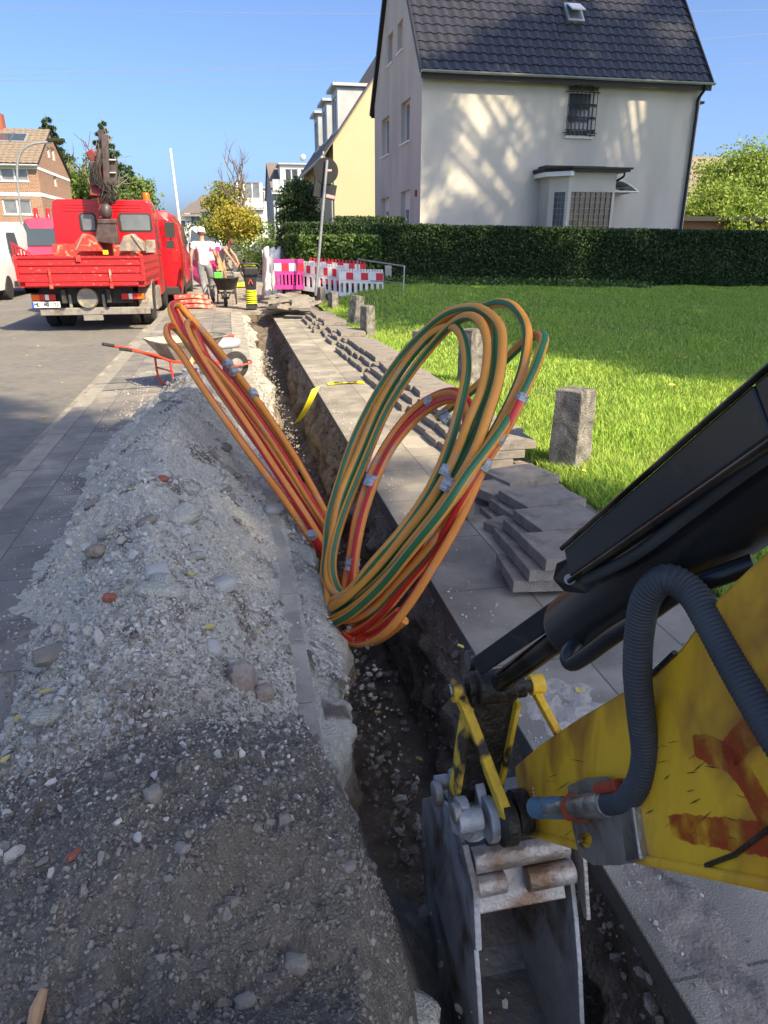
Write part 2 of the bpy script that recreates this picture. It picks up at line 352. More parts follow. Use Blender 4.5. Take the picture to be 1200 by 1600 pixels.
mat('cloth_grey', (.27, .28, .30), (.20, .21, .23), 7, .95)
mat('cloth_tan', (.42, .30, .18), (.34, .24, .14), 7, .95)
mat('cap_cream', (.72, .70, .60), (.62, .6, .5), 20, .9)
mat('hair', (.12, .06, .035), (.08, .04, .03), 20, .8)
mat('boot', (.10, .075, .05), (.06, .05, .04), 20, .8)
mat('rammer_black', (.015, .015, .016), (.03, .03, .03), 12, .45)
mat('rammer_yellow', (.62, .66, .04), (.52, .55, .03), 9, .5)
mat('canister_green', (.10, .55, .07), None, rough=.4)
mat('tarp', (.50, .50, .53), (.36, .36, .40), 3, .7, bump=.6, bsc=8)
mat('red_plastic', (.50, .035, .025), (.42, .09, .07), 8, .7, c3=(.48, .35, .28), sc3=7, t3=.6)
mat('pink_cloth', (.6, .1, .3), None)
mat('concrete_far', (.40, .39, .37), (.33, .32, .30), 2, .9)
mat('brick_red', (.33, .10, .06), (.26, .09, .06), 20, .9, bump=.5, bsc=60)
mat('cobble', (.24, .20, .17), (.33, .28, .24), 12, .85, bump=.6, bsc=60, c3=(.42, .18, .10), sc3=9, t3=.66)
mat('terracotta', (.16, .08, .05), None)
mat('leaf_autumn', (.15, .22, .045), (.22, .27, .05), .5, .55, island=(.34, .31, .05), trans=.35)
# ================================================================ the ground
KX0, KX1, TL, TR, PR = -1.54, -1.40, .18, .80, 1.98
YN, YT = -3.0, 16.6
def LZ(x, y):
    x = np.asarray(x, float); y = np.asarray(y, float)
    return sstep(1.5, 4.0, x)*sstep(8.5, 19.5, y)*np.clip(.46-.027*(x-4.9), .0, .5) + .03*fbm(x*.8, y*.8, 5, 3)*sstep(2.0, 2.8, x)
def flat(name, x0, x1, y0, y1, z, m, nx=2, ny=2):
    return struct(grid(name, np.linspace(x0, x1, nx), np.linspace(y0, y1, ny), lambda X, Y: X*0+z, m, smooth=False))
flat('road', -9.2, KX0, -12, 320, -.10, 'asphalt')
struct(MB().bb(KX0, KX1, -12, 300, -.3, .004).build('kerb', 'kerb'))
struct(MB().bb(KX1+.001, -.25, -12, YT, -.065, 0).build('pavement', 'paving'))
struct(MB().bb(-.249, -.06, 1.62, YT, -.065, 0).build('pavement', 'paving'))
for k in range(37):
    y = 1.62+.405*k; struct(MB().bb(-.055, TL+random.uniform(-.006, .006), y+.004, y+.400, -.065, random.uniform(-.002, .004)).build('pavement', 'dusty_slab', bev=.003))
struct(MB().bb(TR, PR, -12, YT, -.06, 0).build('pavement', 'paving_right'))
struct(MB().bb(KX1+.001, PR, YT, 300, -.065, 0).build('pavement', 'paving_right'))
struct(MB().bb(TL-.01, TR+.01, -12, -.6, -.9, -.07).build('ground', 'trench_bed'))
struct(MB().bb(-9.35, -9.2, -12, 300, -.3, .0).build('kerb', 'kerb'))
flat('far_pavement', -11.6, -9.36, -12, 300, 0.0, 'paving_right')
flat('ground', -400, -11.6, -60, 800, -.03, 'lawn_soil')
flat('ground', -11.6, 400, 300, 800, -.04, 'lawn_soil')
flat('ground', -11.6, PR, -60, -12, -.04, 'lawn_soil')
flat('road', 13, 400, 30, 300, -.0, 'lawn_soil')
struct(grid('lawn', np.concatenate([np.linspace(PR, 16, 90), np.linspace(17, 400, 12)]), np.concatenate([np.linspace(-60, 0, 8), np.linspace(.5, 24, 110), np.linspace(25, 300, 14)]), lambda X, Y: LZ(X, Y)-.012, 'lawn_soil'))
# gutter line: a lighter dusty strip of stones along the kerb foot
struct(MB().bb(KX0-.16, KX0-.001, -12, 300, -.2, -.094).build('gutter', 'paving_right'))
# ---------------------------------------------------------------- trench
def trench():
    ys = np.concatenate([np.linspace(-.6, 4.6, 300), np.linspace(4.62, YT, 330)]); ns = 70; V = []
    s = np.linspace(0, 1, ns)
    for y in ys:
        dep = .80-.25*sstep(9.5, 13, y)-.37*sstep(12.5, 15.5, y)
        bank = .10+.06*math.sin(y*1.7)+.12*float(sstep(2.2, 4.0, y))*float(1-sstep(12, 15, y))  # the left side slopes
        lx0, lx1 = TL-.03, TL+bank; rx0, rx1 = TR+.035, TR-.05
        p = []
        for q in s:
            if q < .42:
                a = q/.42; sh = .13+.07*math.sin(y*2.3+1)
                if a < .45: x = lx0+(sh+.03)*a/.45; z = -.045-.09*(a/.45)**2*(1+.4*math.sin(y*5))
                else: b_ = (a-.45)/.55; x = lx0+sh+.03+(max(lx1, lx0+sh+.05)-lx0-sh-.03)*b_; z = -.135-(dep-.135)*b_
            elif q < .58: a = (q-.42)/.16; x = lx1+(rx1-lx1)*a; z = -dep-.03*math.sin(a*math.pi)
            else: a = (q-.58)/.42; x = rx1+(rx0-rx1)*a**1.3; z = -dep+(dep-.045)*a
            p.append((x, y, z))
        V.append(p)
    V = np.array(V); X, Y, Z = V[..., 0], V[..., 1], V[..., 2]
    S = np.broadcast_to(s, X.shape)
    n = fbm(Y*3.2+Z*2, Z*4.2+9, 3, 5)*.22+fbm(Y*14, Z*14+S*9, 8, 4)*.10+np.abs(fbm(Y*6+3, Z*6-S*3, 21, 3))*.07
    wall = np.clip(np.minimum(S, 1-S)*9, 0, 1)
    side = np.where(S < .5, 1, -1)*np.clip(np.abs(S-.5)*8-.4, 0, 1)
    X = X+side*n*wall; Z = Z+(np.where(np.abs(S-.5) < .1, fbm(X*9, Y*9, 4, 5)*.10, fbm(Y*9, S*20, 6, 3)*.05))*wall
    ny = len(ys); i = np.arange(ny*ns).reshape(ny, ns); Q = np.stack([i[:-1, :-1], i[1:, :-1], i[1:, 1:], i[:-1, 1:]], -1).reshape(-1, 4)
    zc = np.broadcast_to((S+0*Y)[:-1, :-1], (ny-1, ns-1)).ravel(); yc = Y[:-1, :-1].ravel()
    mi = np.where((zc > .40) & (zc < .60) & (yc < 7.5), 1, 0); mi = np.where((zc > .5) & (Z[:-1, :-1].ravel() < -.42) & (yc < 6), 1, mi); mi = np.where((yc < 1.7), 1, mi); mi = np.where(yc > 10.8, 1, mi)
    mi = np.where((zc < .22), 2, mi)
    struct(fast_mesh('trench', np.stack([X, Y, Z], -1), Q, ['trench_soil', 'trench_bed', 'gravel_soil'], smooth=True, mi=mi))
    struct(MB().bb(TL-.05, TR+.05, YT-.02, YT+.05, -.9, -.062).build('ground', 'trench_bed'))
trench()
# ---------------------------------------------------------------- spoil
def h_gravel(X, Y):
    X = np.asarray(X, float); Y = np.asarray(Y, float)
    cx = -.40+.05*np.sin(Y*1.1)+.08*sstep(4.5, 7, Y); wd = np.clip(.46+.055*(Y-2.3), .42, .64)+.08*fbm(Y*.9, Y*0, 3, 3)
    wd = np.where(X > cx, wd*1.08, wd)
    u = np.abs(X-cx)/wd; A = (.25+.17*fbm(Y*1.3, Y*0+4, 9, 2))*(1-sstep(6.4, 7.5, Y))*sstep(1.0, 1.9, Y)
    h = A*np.clip(1-u**1.35, 0, 1)+A*.25*np.exp(-(u*1.3)**2)
    h = h+(.09*fbm(X*5, Y*5, 12, 4)+.075*np.abs(fbm(X*12, Y*12, 14, 3))+.028*fbm(X*40, Y*40, 16, 3))*np.clip(h*14+.1, 0, 1)*(1.0)
    h = h+.10*fbm(X*2.3, Y*2.3, 52, 3)*np.clip(h*10, 0, 1)
    for (bx, by, br, bh) in ((-.42, 6.25, .34, .13), (-.30, 5.35, .38, .10), (-.45, 3.4, .5, .08), (-.5, 4.2, .35, .07), (-.25, 2.55, .4, .05)):
        d = ((X-bx)**2+(Y-by)**2)/br**2; h = h+bh*np.exp(-d*1.6)
    rim = np.clip((TL+.02-X)*9, 0, 1)                      # the heap runs out on the last slab before the trench
    edge = .03*fbm(X*18, Y*18, 2, 4)
    strip = sstep(-.12, .10, X)*sstep(1.9, 2.4, Y)*(1-sstep(5.2, 6.2, Y))*.80
    return h*rim*(1-strip)+(edge+.004)*np.clip(h*20, 0, 1)-.02*(1-np.clip((h-.012)*40, 0, 1))
def h_dark(X, Y):
    X = np.asarray(X, float); Y = np.asarray(Y, float)
    nz = .30*fbm(X*3.2, Y*3.2, 77, 4)
    a = .46*np.clip(1.10+nz-np.sqrt(((X+.16)/.80)**2+((Y-1.15)/.80)**2), 0, 1)**.9
    b = .42*np.clip(1.2+nz*.6-np.sqrt(((X+.20)/1.05)**2+((Y-.52)/.72)**2), 0, 1)
    h = np.maximum(a, b)+.05*fbm(X*3, Y*3, 31, 4)+.055*fbm(X*12, Y*12, 33, 4)+.028*fbm(X*42, Y*42, 36, 3)+.012*np.abs(fbm(X*80, Y*80, 39, 2))
    rim = np.clip((.31+.03*np.sin(Y*7)+.03*fbm(Y*9, X*9, 3, 3)-X)*6, 0, 1)**.7
    return h*rim-.03-np.clip(X-.14, 0, 1)*(1.25+.8*fbm(X*6, Y*6, 41, 3))-1.1*sstep(1.50, 1.95, Y)*sstep(.12, .2, X)
GX = np.linspace(-1.22, TL+.02, 270); GY = np.concatenate([np.linspace(.9, 4.0, 620), np.linspace(4.01, 7.8, 330)])
tag(grid('gravel_heap', GX, GY, lambda X, Y: h_gravel(X, Y), 'gravel_soil'), 'long ridge of pale grey gravelly spoil beside the trench', 'spoil heap', kind='stuff')
DX = np.linspace(-1.30, .50, 480); DY = np.linspace(.0, 2.1, 560)
tag(grid('soil_heap', DX, DY, h_dark, 'dark_soil'), 'dark brown sandy soil heap with pebbles in the foreground', 'soil heap', kind='stuff')
def hh(X, Y): return np.maximum(np.maximum(h_gravel(X, Y), h_dark(X, Y)), 0)
def scatter(n, x0, x1, y0, y1, fn=None, pw=1.0):
    X = rng.uniform(x0, x1, n); Y = y0+(y1-y0)*rng.uniform(0, 1, n)**pw
    if fn is not None: k = fn(X, Y) > rng.uniform(0, 1, n); X, Y = X[k], Y[k]
    return X, Y
def pebbles(name, label, X, Y, S, m, sub=1, sink=.25):
    Z = (np.where(X > .12, h_dark(X, Y), hh(X, Y)) if 'dark' in m else hh(X, Y))+S*(1-sink)*.5-.002
    V, F = stone_batch(np.stack([X, Y, Z], 1), S, sub); return tag(fast_mesh(name, V, F, m), label, 'pebbles', kind='stuff')
def grains(name, label, X, Y, S, m):
    Z = (np.where(X > .12, h_dark(X, Y), hh(X, Y)) if 'dark' in m else hh(X, Y))+S*.15
    V, F = stone_many(np.stack([X, Y, Z], 1), S); return tag(fast_mesh(name, V, F, m), label, 'grains', kind='stuff')
onG = lambda X, Y: ((h_gravel(X, Y) > .01) & (h_gravel(X, Y) > h_dark(X, Y)+.0)).astype(float)
onD = lambda X, Y: (((h_dark(X, Y) > .02) | (X > .12) & (Y < 1.7)) & (h_dark(X, Y) >= h_gravel(X, Y))).astype(float)
X, Y = scatter(34000, -1.15, TL, 1.0, 7.6, onG, 1.5); S = .0022+.0036*rng.gamma(1.0, .9, len(X)); S = np.minimum(S, .02)
pebbles('gravel', 'small grey gravel lying over the pale spoil ridge', X, Y, S, 'pebble', 1 if False else 1)
X, Y = scatter(1000, -1.1, TL, 1.0, 7.2, onG, 1.4); S = np.minimum(.009+.0065*rng.gamma(1.3, .9, len(X)), .034)
pebbles('gravel', 'larger pale stones mixed in the spoil ridge', X, Y, S, 'pebble', 2)
X, Y = scatter(18000, -1.3, .42, .2, 2.0, onD); S = np.minimum(.0018+.0028*rng.gamma(1.1, .9, len(X)), .012)
pebbles('grit', 'fine grit in the dark soil heap', X, Y, S, 'pebble_dark', 1, .5)
X, Y = scatter(850, -1.3, .40, .25, 2.0, onD); S = np.minimum(.004+.005*rng.gamma(1.3, .8, len(X)), .022)
pebbles('gravel', 'rounded stones half sunk in the dark soil heap', X, Y, S, 'pebble_dark', 2, .7)
X, Y = scatter(60000, -1.15, TL, 1.2, 5.5, onG, 1.3); grains('grit', 'fine crumbs covering the pale spoil ridge', X, Y, .0018+.0022*rng.gamma(1, .8, len(X)), 'grain_pale')
X, Y = scatter(60000, -1.2, .42, .3, 2.0, onD); grains('grit', 'fine brown crumbs covering the dark soil heap', X, Y, .0012+.0017*rng.gamma(1, .8, len(X)), 'grain_dark')
def patch(name, label, x, y, rx, ry, h, m, seed, zb=0.0):
    xs = np.linspace(x-rx, x+rx, 70); ys = np.linspace(y-ry, y+ry, 70)
    f = lambda X, Y: zb+h*np.clip(1-((X-x)/rx)**2-((Y-y)/ry)**2, -.3, 1)*(1+2.2*fbm(X*14, Y*14, seed, 4))+h*1.3*fbm(X*30, Y*30, seed+3, 4)-h*.32
    tag(grid(name, xs, ys, f, m), label, 'spilt soil', kind='stuff')
g = G(892, 1108); patch('spilt_sand', 'pale sand spilt on the right pavement behind the excavator links', g.x, g.y, .16, .20, .012, 'sand_pale', 4)
g = G(1060, 1440); patch('spilt_soil', 'thin brown soil spilt on the right pavement edge', g.x+.02, g.y+.03, .09, .34, .008, 'slab', 8)
g = G(270, 690); patch('spilt_sand', 'thin sand fringe at the far left of the spoil ridge', g.x-.25, g.y, .25, .9, .010, 'gravel_soil', 14)
# crumbs beside the heap and along the trench edges
def spill(fx, n, name, label, smax=.012):
    Y = rng.uniform(.6, 9, n); X = fx(Y, rng.exponential(1, n)); S = np.minimum(.002+.003*rng.gamma(1, 1, n), smax)
    V, F = stone_batch(np.stack([X, Y, S*.35], 1), S, 1); tag(fast_mesh(name, V, F, 'pebble'), label, 'pebbles', kind='stuff')
spill(lambda Y, e: -.92-.13*e+.1*fbm(Y*.9, Y*0, 3, 3), 1500, 'gravel', 'loose grit strewn over the left pavement')
spill(lambda Y, e: TR+.02+.10*e, 900, 'gravel', 'loose grit strewn over the right pavement', .009)
def bankpebbles():
    n = 6500; Y = 2.25+12.6*rng.uniform(0, 1, n)**1.4; a = rng.uniform(0, .7, n); X = TL-.02+a*.24; Z = -.02-.12*a*1.2-.5*np.clip(a-.6, 0, 1)**1.2+rng.normal(0, .012, n)
    S = .003+.0045*rng.gamma(1.2, .9, n); V, F = stone_batch(np.stack([X, Y, Z], 1), np.minimum(S, .03), 1)
    tag(fast_mesh('gravel', V, F, 'pebble'), 'gravel slipping down the sloping left bank of the trench', 'pebbles', kind='stuff')
    n = 5200; Y = .9+12*rng.uniform(0, 1, n)**1.3; sd_ = rng.uniform(0, 1, n) < .35; Z = -.06-.62*rng.uniform(0, 1, n); X = np.where(sd_, TL+.20+.10*rng.uniform(0, 1, n), TR+.02-.06*(-Z)-rng.uniform(0, .03, n))
    S = .003+.006*rng.gamma(1.1, .9, n); V, F = stone_batch(np.stack([X, Y, Z], 1), np.minimum(S, .03), 1)
    tag(fast_mesh('gravel', V, F, 'pebble_dark'), 'stones sticking out of the trench walls', 'pebbles', kind='stuff')
    n = 1600; Y = rng.uniform(.6, 9, n); X = rng.uniform(TL+.1, TR-.02, n); S = .004+.008*rng.gamma(1, 1, n)
    V, F = stone_batch(np.stack([X, Y, Y*0-.79+S], 1), np.minimum(S, .035), 1)
    tag(fast_mesh('gravel', V, F, 'pebble_dark'), 'stones lying on the dark bed of the trench', 'pebbles', kind='stuff')
bankpebbles()
# single lumps one can point at
def lump(name, label, cat, x, y, dims, m, rz=0, tilt=(0, 0), z=None, group=None, rough=.45):
    V0, F0 = ico(3); v = V0.copy()
    v = np.sign(v)*np.abs(v)**.62; v = v/np.abs(v).max()*np.array(dims)/2
    v = v*(1+rough*(fbm(V0[:, 0]*3+x*9, V0[:, 1]*3+V0[:, 2]*2, int(abs(x*77)), 3)[:, None]))
    M = np.array(Matrix.Rotation(rz, 3, 'Z') @ Matrix.Rotation(tilt[0], 3, 'X') @ Matrix.Rotation(tilt[1], 3, 'Y'))
    v = v @ M.T
    zz = z if z is not None else float(hh(x, y))+dims[2]*.30
    o = fast_mesh(name, v, F0, m, smooth=True); o.location = (x, y, zz); o.data.set_sharp_from_angle(angle=R(50))
    return tag(o, label, cat, group)
def on_heap(px, py):
    z = .1
    for _ in range(12): g = G(px, py, z); z = .5*z+.5*float(hh(g.x, g.y))
    return g.x, g.y
for px, py, d, m, nm, lb, ct in ((378, 1072, (.085, .06, .10), 'cobble', 'cobblestone', 'upright grey paving sett with an orange paint smear on the gravel ridge', 'paving sett'),
        (412, 1088, (.06, .05, .05), 'cobble', 'cobblestone', 'small brown-grey stone right of the paint-smeared sett', 'stone'),
        (152, 866, (.085, .07, .05), 'trench_soil', 'soil_clod', 'brown soil clod at the left foot of the gravel ridge', 'clod'),
        (182, 872, (.05, .04, .035), 'pebble', 'stone', 'pale rounded stone beside the brown clod on the left pavement', 'stone'),
        (428, 800, (.11, .09, .05), 'concrete_far', 'rubble_lump', 'dark grey rubble lump near the slab edge above the trench', 'rubble'),
        (250, 930, (.16, .08, .05), 'gravel_soil', 'rubble_lump', 'elongated grey rubble lump in the middle of the ridge', 'rubble'),
        (255, 752, (.05, .05, .03), 'brick_red', 'brick_fragment', 'small red brick chip on the left slope of the ridge', 'brick fragment'),
        (172, 938, (.045, .03, .03), 'brick_red', 'brick_fragment', 'dark red brick chip low on the left slope of the ridge', 'brick fragment'),
        (118, 1337, (.035, .018, .012), 'brick_red', 'brick_fragment', 'flat orange-red brick chip on the dark soil heap', 'brick fragment'),
        (462, 1512, (.045, .035, .03), 'pebble_dark', 'stone', 'pale stone low on the right of the dark soil heap', 'stone'),
        (545, 1357, (.028, .022, .018), 'pebble_dark', 'stone', 'white pebble at the right rim of the dark soil heap', 'stone'),
        (172, 1222, (.028, .022, .018), 'pebble_dark', 'stone', 'white pebble left of centre on the dark soil heap', 'stone'),
        (240, 1246, (.034, .03, .028), 'pebble_dark', 'stone', 'round brown stone near the crest of the dark soil heap', 'stone'),
        (384, 1572, (.036, .028, .022), 'pebble_dark', 'stone', 'grey stone at the bottom edge of the dark soil heap', 'stone'),
        (88, 1120, (.13, .07, .035), 'gravel_soil', 'rubble_lump', 'long pale rubble slab on the left shoulder of the ridge', 'rubble')):
    x, y = on_heap(px, py); lump(nm, lb, ct, x, y, d, m, rz=random.uniform(-.6, .6), tilt=(random.uniform(-.15, .15), random.uniform(-.15, .15)))
rp_ = []
for k in range(26):
    y = random.uniform(1.9, 6.2); x = -.40+random.uniform(-.42, .36)
    if k < 3: o = lump('rubble_lump', '', '', x, y, ((.12, .09, .06), (.09, .07, .05), (.14, .08, .045))[k], ('gravel_soil', 'concrete_far', 'pebble_dark')[k], random.uniform(0, 3), (.2, .1)); rp_.append(o)
    else: o = rp_[k % 3].copy(); COL.objects.link(o); o.location = (x, y, float(hh(x, y))+.008); o.rotation_euler = (random.uniform(-.5, .5), random.uniform(-.5, .5), random.uniform(0, 6)); s_ = random.uniform(.5, 1.15); o.scale = (s_, s_, s_)
    tag(o, 'broken concrete lump among the gravel of the spoil ridge', 'rubble', 'rubble lumps on the spoil ridge')
X, Y = scatter(26000, -1.0, .15, 1.4, 2.9); k = h_dark(X, Y) < h_gravel(X, Y); X, Y = X[k], Y[k]; k = rng.uniform(0, 1, len(X)) < np.exp(-(Y-1.7)*2.6); X, Y = X[k], Y[k]
grains('grit', 'brown crumbs scattered where the dark heap meets the pale ridge', X, Y, .003+.004*rng.gamma(1, .8, len(X)), 'grain_dark')
X, Y = scatter(9000, -1.0, .15, 1.1, 2.0, onD); k = rng.uniform(0, 1, len(X)) < np.exp(-(1.75-Y)*4); grains('grit', 'pale crumbs thinning out over the crest of the dark heap', X[k], Y[k], .002+.003*rng.gamma(1, .8, k.sum()), 'grain_pale')
X, Y = scatter(140, -1.0, .1, 1.0, 1.8, onD); pebbles('gravel', 'pale stones strewn over the crest of the dark heap', X, Y, .004+.005*rng.gamma(1, .9, len(X)), 'pebble', 2)
x, y = on_heap(62, 1575); o = MB().tube([(x-.01, y-.05, float(hh(x, y-.05))-.01), (x, y-.01, float(hh(x, y))+.012), (x+.006, y+.015, float(hh(x, y))+.02)], [.009, .012, .007], 8).build('wood_chunk', 'wood', smooth=40)
tag(o, 'split piece of pale wood at the bottom left of the soil heap', 'wood')
# slab left standing at the near end of the strip
g = G(548, 1430, .0); tag(MB().box((g.x-.055, g.y+.17, -.02), (.16, .34, .075)).build('paving_slab', 'slab', bev=.004), 'grey slab end sticking out of the dark soil above the trench', 'paving slab')
# ---------------------------------------------------------------- stacked paving slabs along the verge
sl = MB(); sl.box((0, 0, 0), (.38, .30, .055)); proto = sl.build('paving_slab', 'slab', bev=.004); used = [False]
GRP = 'lifted paving slabs stacked along the verge'
def slab(x, y, z, rz, tx=0, ty=0, label='grey-brown concrete paving slab in the long row of lifted slabs on the verge', s=(1, 1, 1)):
    o = proto if not used[0] else proto.copy()
    if used[0]: COL.objects.link(o)
    used[0] = True; o.location = (x, y, z); o.rotation_euler = (tx, ty, rz); o.scale = s; tag(o, label, 'paving slab', GRP); return o
# the near staggered flight, leaning like fallen dominoes
near = [(905, 848, 3.15), (868, 792, 3.45), (852, 775, 3.6), (820, 735, 4.0)]
for k, (px, py, lab) in enumerate(((893, 848, 'lowest and nearest'), (880, 806, 'second from the nearest'), (852, 772, 'third from the nearest'), (820, 738, 'fourth from the nearest'))):
    z = .20-.03*k; g = G(px, py, z); rr_ = R(-6+5*k)
    for j in range(3):
        slab(g.x-.05*(2-j)-.01*k, g.y+.015*(2-j), z-.028-.058*(2-j), rr_+.06*j, 0, R(1.0), ('top' if j == 2 else 'covered')+' slab of the '+lab+' slab stack on the right verge')
for px, py in ((812, 822), (778, 775)):
    g = G(px, py, .03); slab(g.x, g.y, .03+random.uniform(0, .05), R(random.uniform(0, 40)), R(random.uniform(-4, 4)), R(random.uniform(-6, 6)), s=(.8, .8, 1))
y = 4.55
while y < 14.6:
    n = random.choice((3, 3, 3, 2)); x0 = 1.80-.08*sstep(8, 14, y)+random.uniform(-.03, .03)
    for j in range(n):
        slab(x0-.09*(n-1-j)+random.uniform(-.012, .012), y+.02*j, .0285+.057*j, R(random.uniform(-3, 5)), 0, 0)
    y += random.uniform(.295, .325)
for k in range(26):   # the untidy heap at the far end
    y = random.uniform(14.8, 18.6); slab(1.25+.05*(y-15)+random.uniform(-.45, .35), y, .04+random.uniform(0, .26), random.uniform(0, 3), R(random.uniform(-14, 14)), R(random.uniform(-14, 14)), label='dark paving slab in the untidy heap by the barriers', s=(1.3, 1.3, 1))
for px, py, lab in ((690, 1000, None), (718, 620, None)): pass
# ---------------------------------------------------------------- concrete posts
def post(px, py, wd, hgt, lab, rz=R(38), tilt=(0, 0), m='concrete_post', z0=0):
    g = G(px, py, z0); mb = MB(); hw = wd/2; K = 7; V = []
    n = 4
    for i in range(K):
        z = hgt*i/(K-1); s_ = 1-.10*i/(K-1)
        for a, b in ((-1, -1), (-.1, -1.03), (1, -1), (1.02, .1), (1, 1), (0, 1.02), (-1, 1), (-1.02, 0)):
            V.append((a*hw*s_+random.uniform(-.004, .004), b*hw*s_+random.uniform(-.004, .004), z))
    V.append((0, 0, hgt+.015)); F = [(i*8+k, i*8+(k+1) % 8, (i+1)*8+(k+1) % 8, (i+1)*8+k) for i in range(K-1) for k in range(8)]
    F += [((K-1)*8+k, (K-1)*8+(k+1) % 8, K*8) for k in range(8)]; mb.add(V, F)
    o = mb.build('concrete_post', m, bev=.008); o.location = (g.x, g.y, z0-.06); o.rotation_euler = (tilt[0], tilt[1], rz)
    return tag(o, lab, 'post', 'concrete posts along the lawn')
post(888, 730, .215, .60, 'nearest and biggest weathered concrete post beside the slab stacks', R(35), (0, R(1)))
post(733, 604, .20, .66, 'concrete post seen through the big orange and green coil', R(30))
post(655, 548, .16, .34, 'low concrete post showing just left of the coil top', R(30))
post(575, 533, .18, .60, 'pale concrete post, nearest of the four left of the coil', R(28), (R(2), R(-2)))
post(554, 510, .21, .60, 'pale leaning concrete post, second of the four left of the coil', R(28), (0, R(8)))
post(521, 491, .18, .52, 'slim concrete post, third of the four left of the coil', R(28))
post(503, 478, .17, .50, 'dark concrete post, farthest of the four left of the coil', R(28), (0, R(-2)), 'slab')
post(495, 462, .26, .58, 'dark square concrete foot at the base of the leaning sign pole', R(28), (0, R(6)), 'slab')
g = G(690, 995, .0)
o = MB().bb(-.02, .02, -.05, .05, 0, .16).build('paving_slab', 'slab', bev=.006); g = G(731, 808); o.location = (g.x, g.y, 0); tag(o, 'narrow dark slab offcut standing on end beside the big coil', 'paving slab')
# ---------------------------------------------------------------- grass
def grass():
    n = 210000
    v = rng.uniform(0, 1, n); Y = 2.4+17.4*v**1.7; xmax = np.minimum(.9*Y+1.6, 15.8); X = 2.0+(xmax-2.0)*rng.uniform(0, 1, n)
    X = np.concatenate([X, 1.98+.3*rng.uniform(0, 1, 16000)]); Y = np.concatenate([Y, rng.uniform(2.6, 17, 16000)]); n = len(X)
    tall = (.6+.9*vn(X*1.6, Y*1.6, 5))*np.where(X < 2.35+.25*np.sin(Y*2), 1.25, .85)
    H = .068*tall*rng.uniform(.5, 1.3, n); W = .0035+.0011*Y; a = rng.uniform(0, 2*np.pi, n); lean = rng.uniform(.1, .9, n)*H
    b = rng.uniform(0, 2*np.pi, n); Z = LZ(X, Y)-.015
    dx, dy = np.cos(a)*W/2, np.sin(a)*W/2; lx, ly = np.cos(b)*lean, np.sin(b)*lean
    p = lambda x, y, z: np.stack([x, y, z], -1)
    V = np.stack([p(X-dx, Y-dy, Z), p(X+dx, Y+dy, Z), p(X+dx*.8+lx*.35, Y+dy*.8+ly*.35, Z+H*.6), p(X-dx*.8+lx*.35, Y-dy*.8+ly*.35, Z+H*.6), p(X+lx, Y+ly, Z+H)], 1)
    i = np.arange(n)[:, None]*5; F = np.concatenate([i+np.array([[0, 1, 2]]), i+np.array([[0, 2, 3]]), i+np.array([[3, 2, 4]])], 1).reshape(-1, 3)
    tag(fast_mesh('grass', V, F, 'grass'), 'uncut green grass of the lawn beside the pavement', 'grass', kind='stuff')
grass()
def weeds():
    n = 2600; X = 2.2+9*rng.uniform(0, 1, n); Y = 18.2+1.1*rng.uniform(0, 1, n); C = np.stack([X, Y, LZ(X, Y)+.02+.16*rng.uniform(0, 1, n)**2], 1)
    tag(leaves('weeds', C, .12, 'leaf_laurel'), 'broad-leaved weeds growing along the foot of the hedge', 'weeds', kind='stuff')
weeds()
# ================================================================ cable ducts
Z6 = lambda x, y, t: P(480+x/2.7575, 450+y/2.7575, t)
Z5 = lambda x, y, t: P(140+x/2.857, 460+y/2.857, t)
def duct(parent, pts, r, mats, nstr, w_, phase, label=None, seam=(1, 0, 0), n=20):
    """a conduit with coloured stripes running along it: nstr stripes of width w_ (of n sides)"""
    pts = [Vector(q)+Vector((random.uniform(-1, 1), random.uniform(-1, 1), random.uniform(-1, 1)))*.005*(0 < k < len(pts)-1) for k, q in enumerate(pts)]
    pp = spline(pts, 9); per = n//nstr
    o = MB()
    o.tube(pp, r, n, mf=lambda k, i: 1 if ((k+phase) % per) < w_ else 0, seam=seam)
    q = o.build('duct', mats, parent, smooth=60)
    if label: q['label'] = label
    return q
# ---- left coil: orange and red
cl = thing('cable_duct_coil', 'long orange and red conduit loops leaning out of the trench over the spoil ridge', 'cable coil', (.4, 3.7, -.2))
OR = ['duct_orange', 'duct_red']; AR = ['duct_amber', 'duct_red']
end = [(1048, 1165, 4.0), (1030, 1240, 4.15)]
L1 = [Z5(*q) for q in [(1045, 1180, 4.05), (985, 1080, 3.98), (880, 925, 4.0), (700, 690, 4.15), (520, 440, 4.35), (405, 270, 4.5), (352, 195, 4.55), (344, 150, 4.62), (366, 140, 4.72), (405, 175, 4.8), (470, 270, 4.8), (600, 465, 4.65), (760, 680, 4.45), (920, 880, 4.3), (1030, 1060, 4.2), (1062, 1180, 4.2)]]
L2 = [Z5(*q) for q in [(1040, 1110, 3.95), (960, 985, 3.95), (840, 800, 4.05), (700, 590, 4.2), (560, 380, 4.35), (470, 225, 4.45), (436, 155, 4.5), (440, 128, 4.6), (466, 160, 4.7), (530, 290, 4.7), (640, 455, 4.6), (790, 650, 4.42), (940, 850, 4.28), (1040, 1010, 4.2), (1070, 1110, 4.2)]]
L3 = [Z5(*q) for q in [(1062, 1040, 4.05), (985, 920, 4.08), (860, 720, 4.2), (720, 520, 4.4), (560, 320, 4.6), (440, 210, 4.7), (385, 130, 4.75), (366, 75, 4.8), (372, 45, 4.9), (400, 48, 5.0), (450, 100, 5.0), (520, 180, 4.95), (640, 330, 4.8), (770, 510, 4.6), (890, 690, 4.42), (990, 850, 4.3), (1066, 1000, 4.2)]]
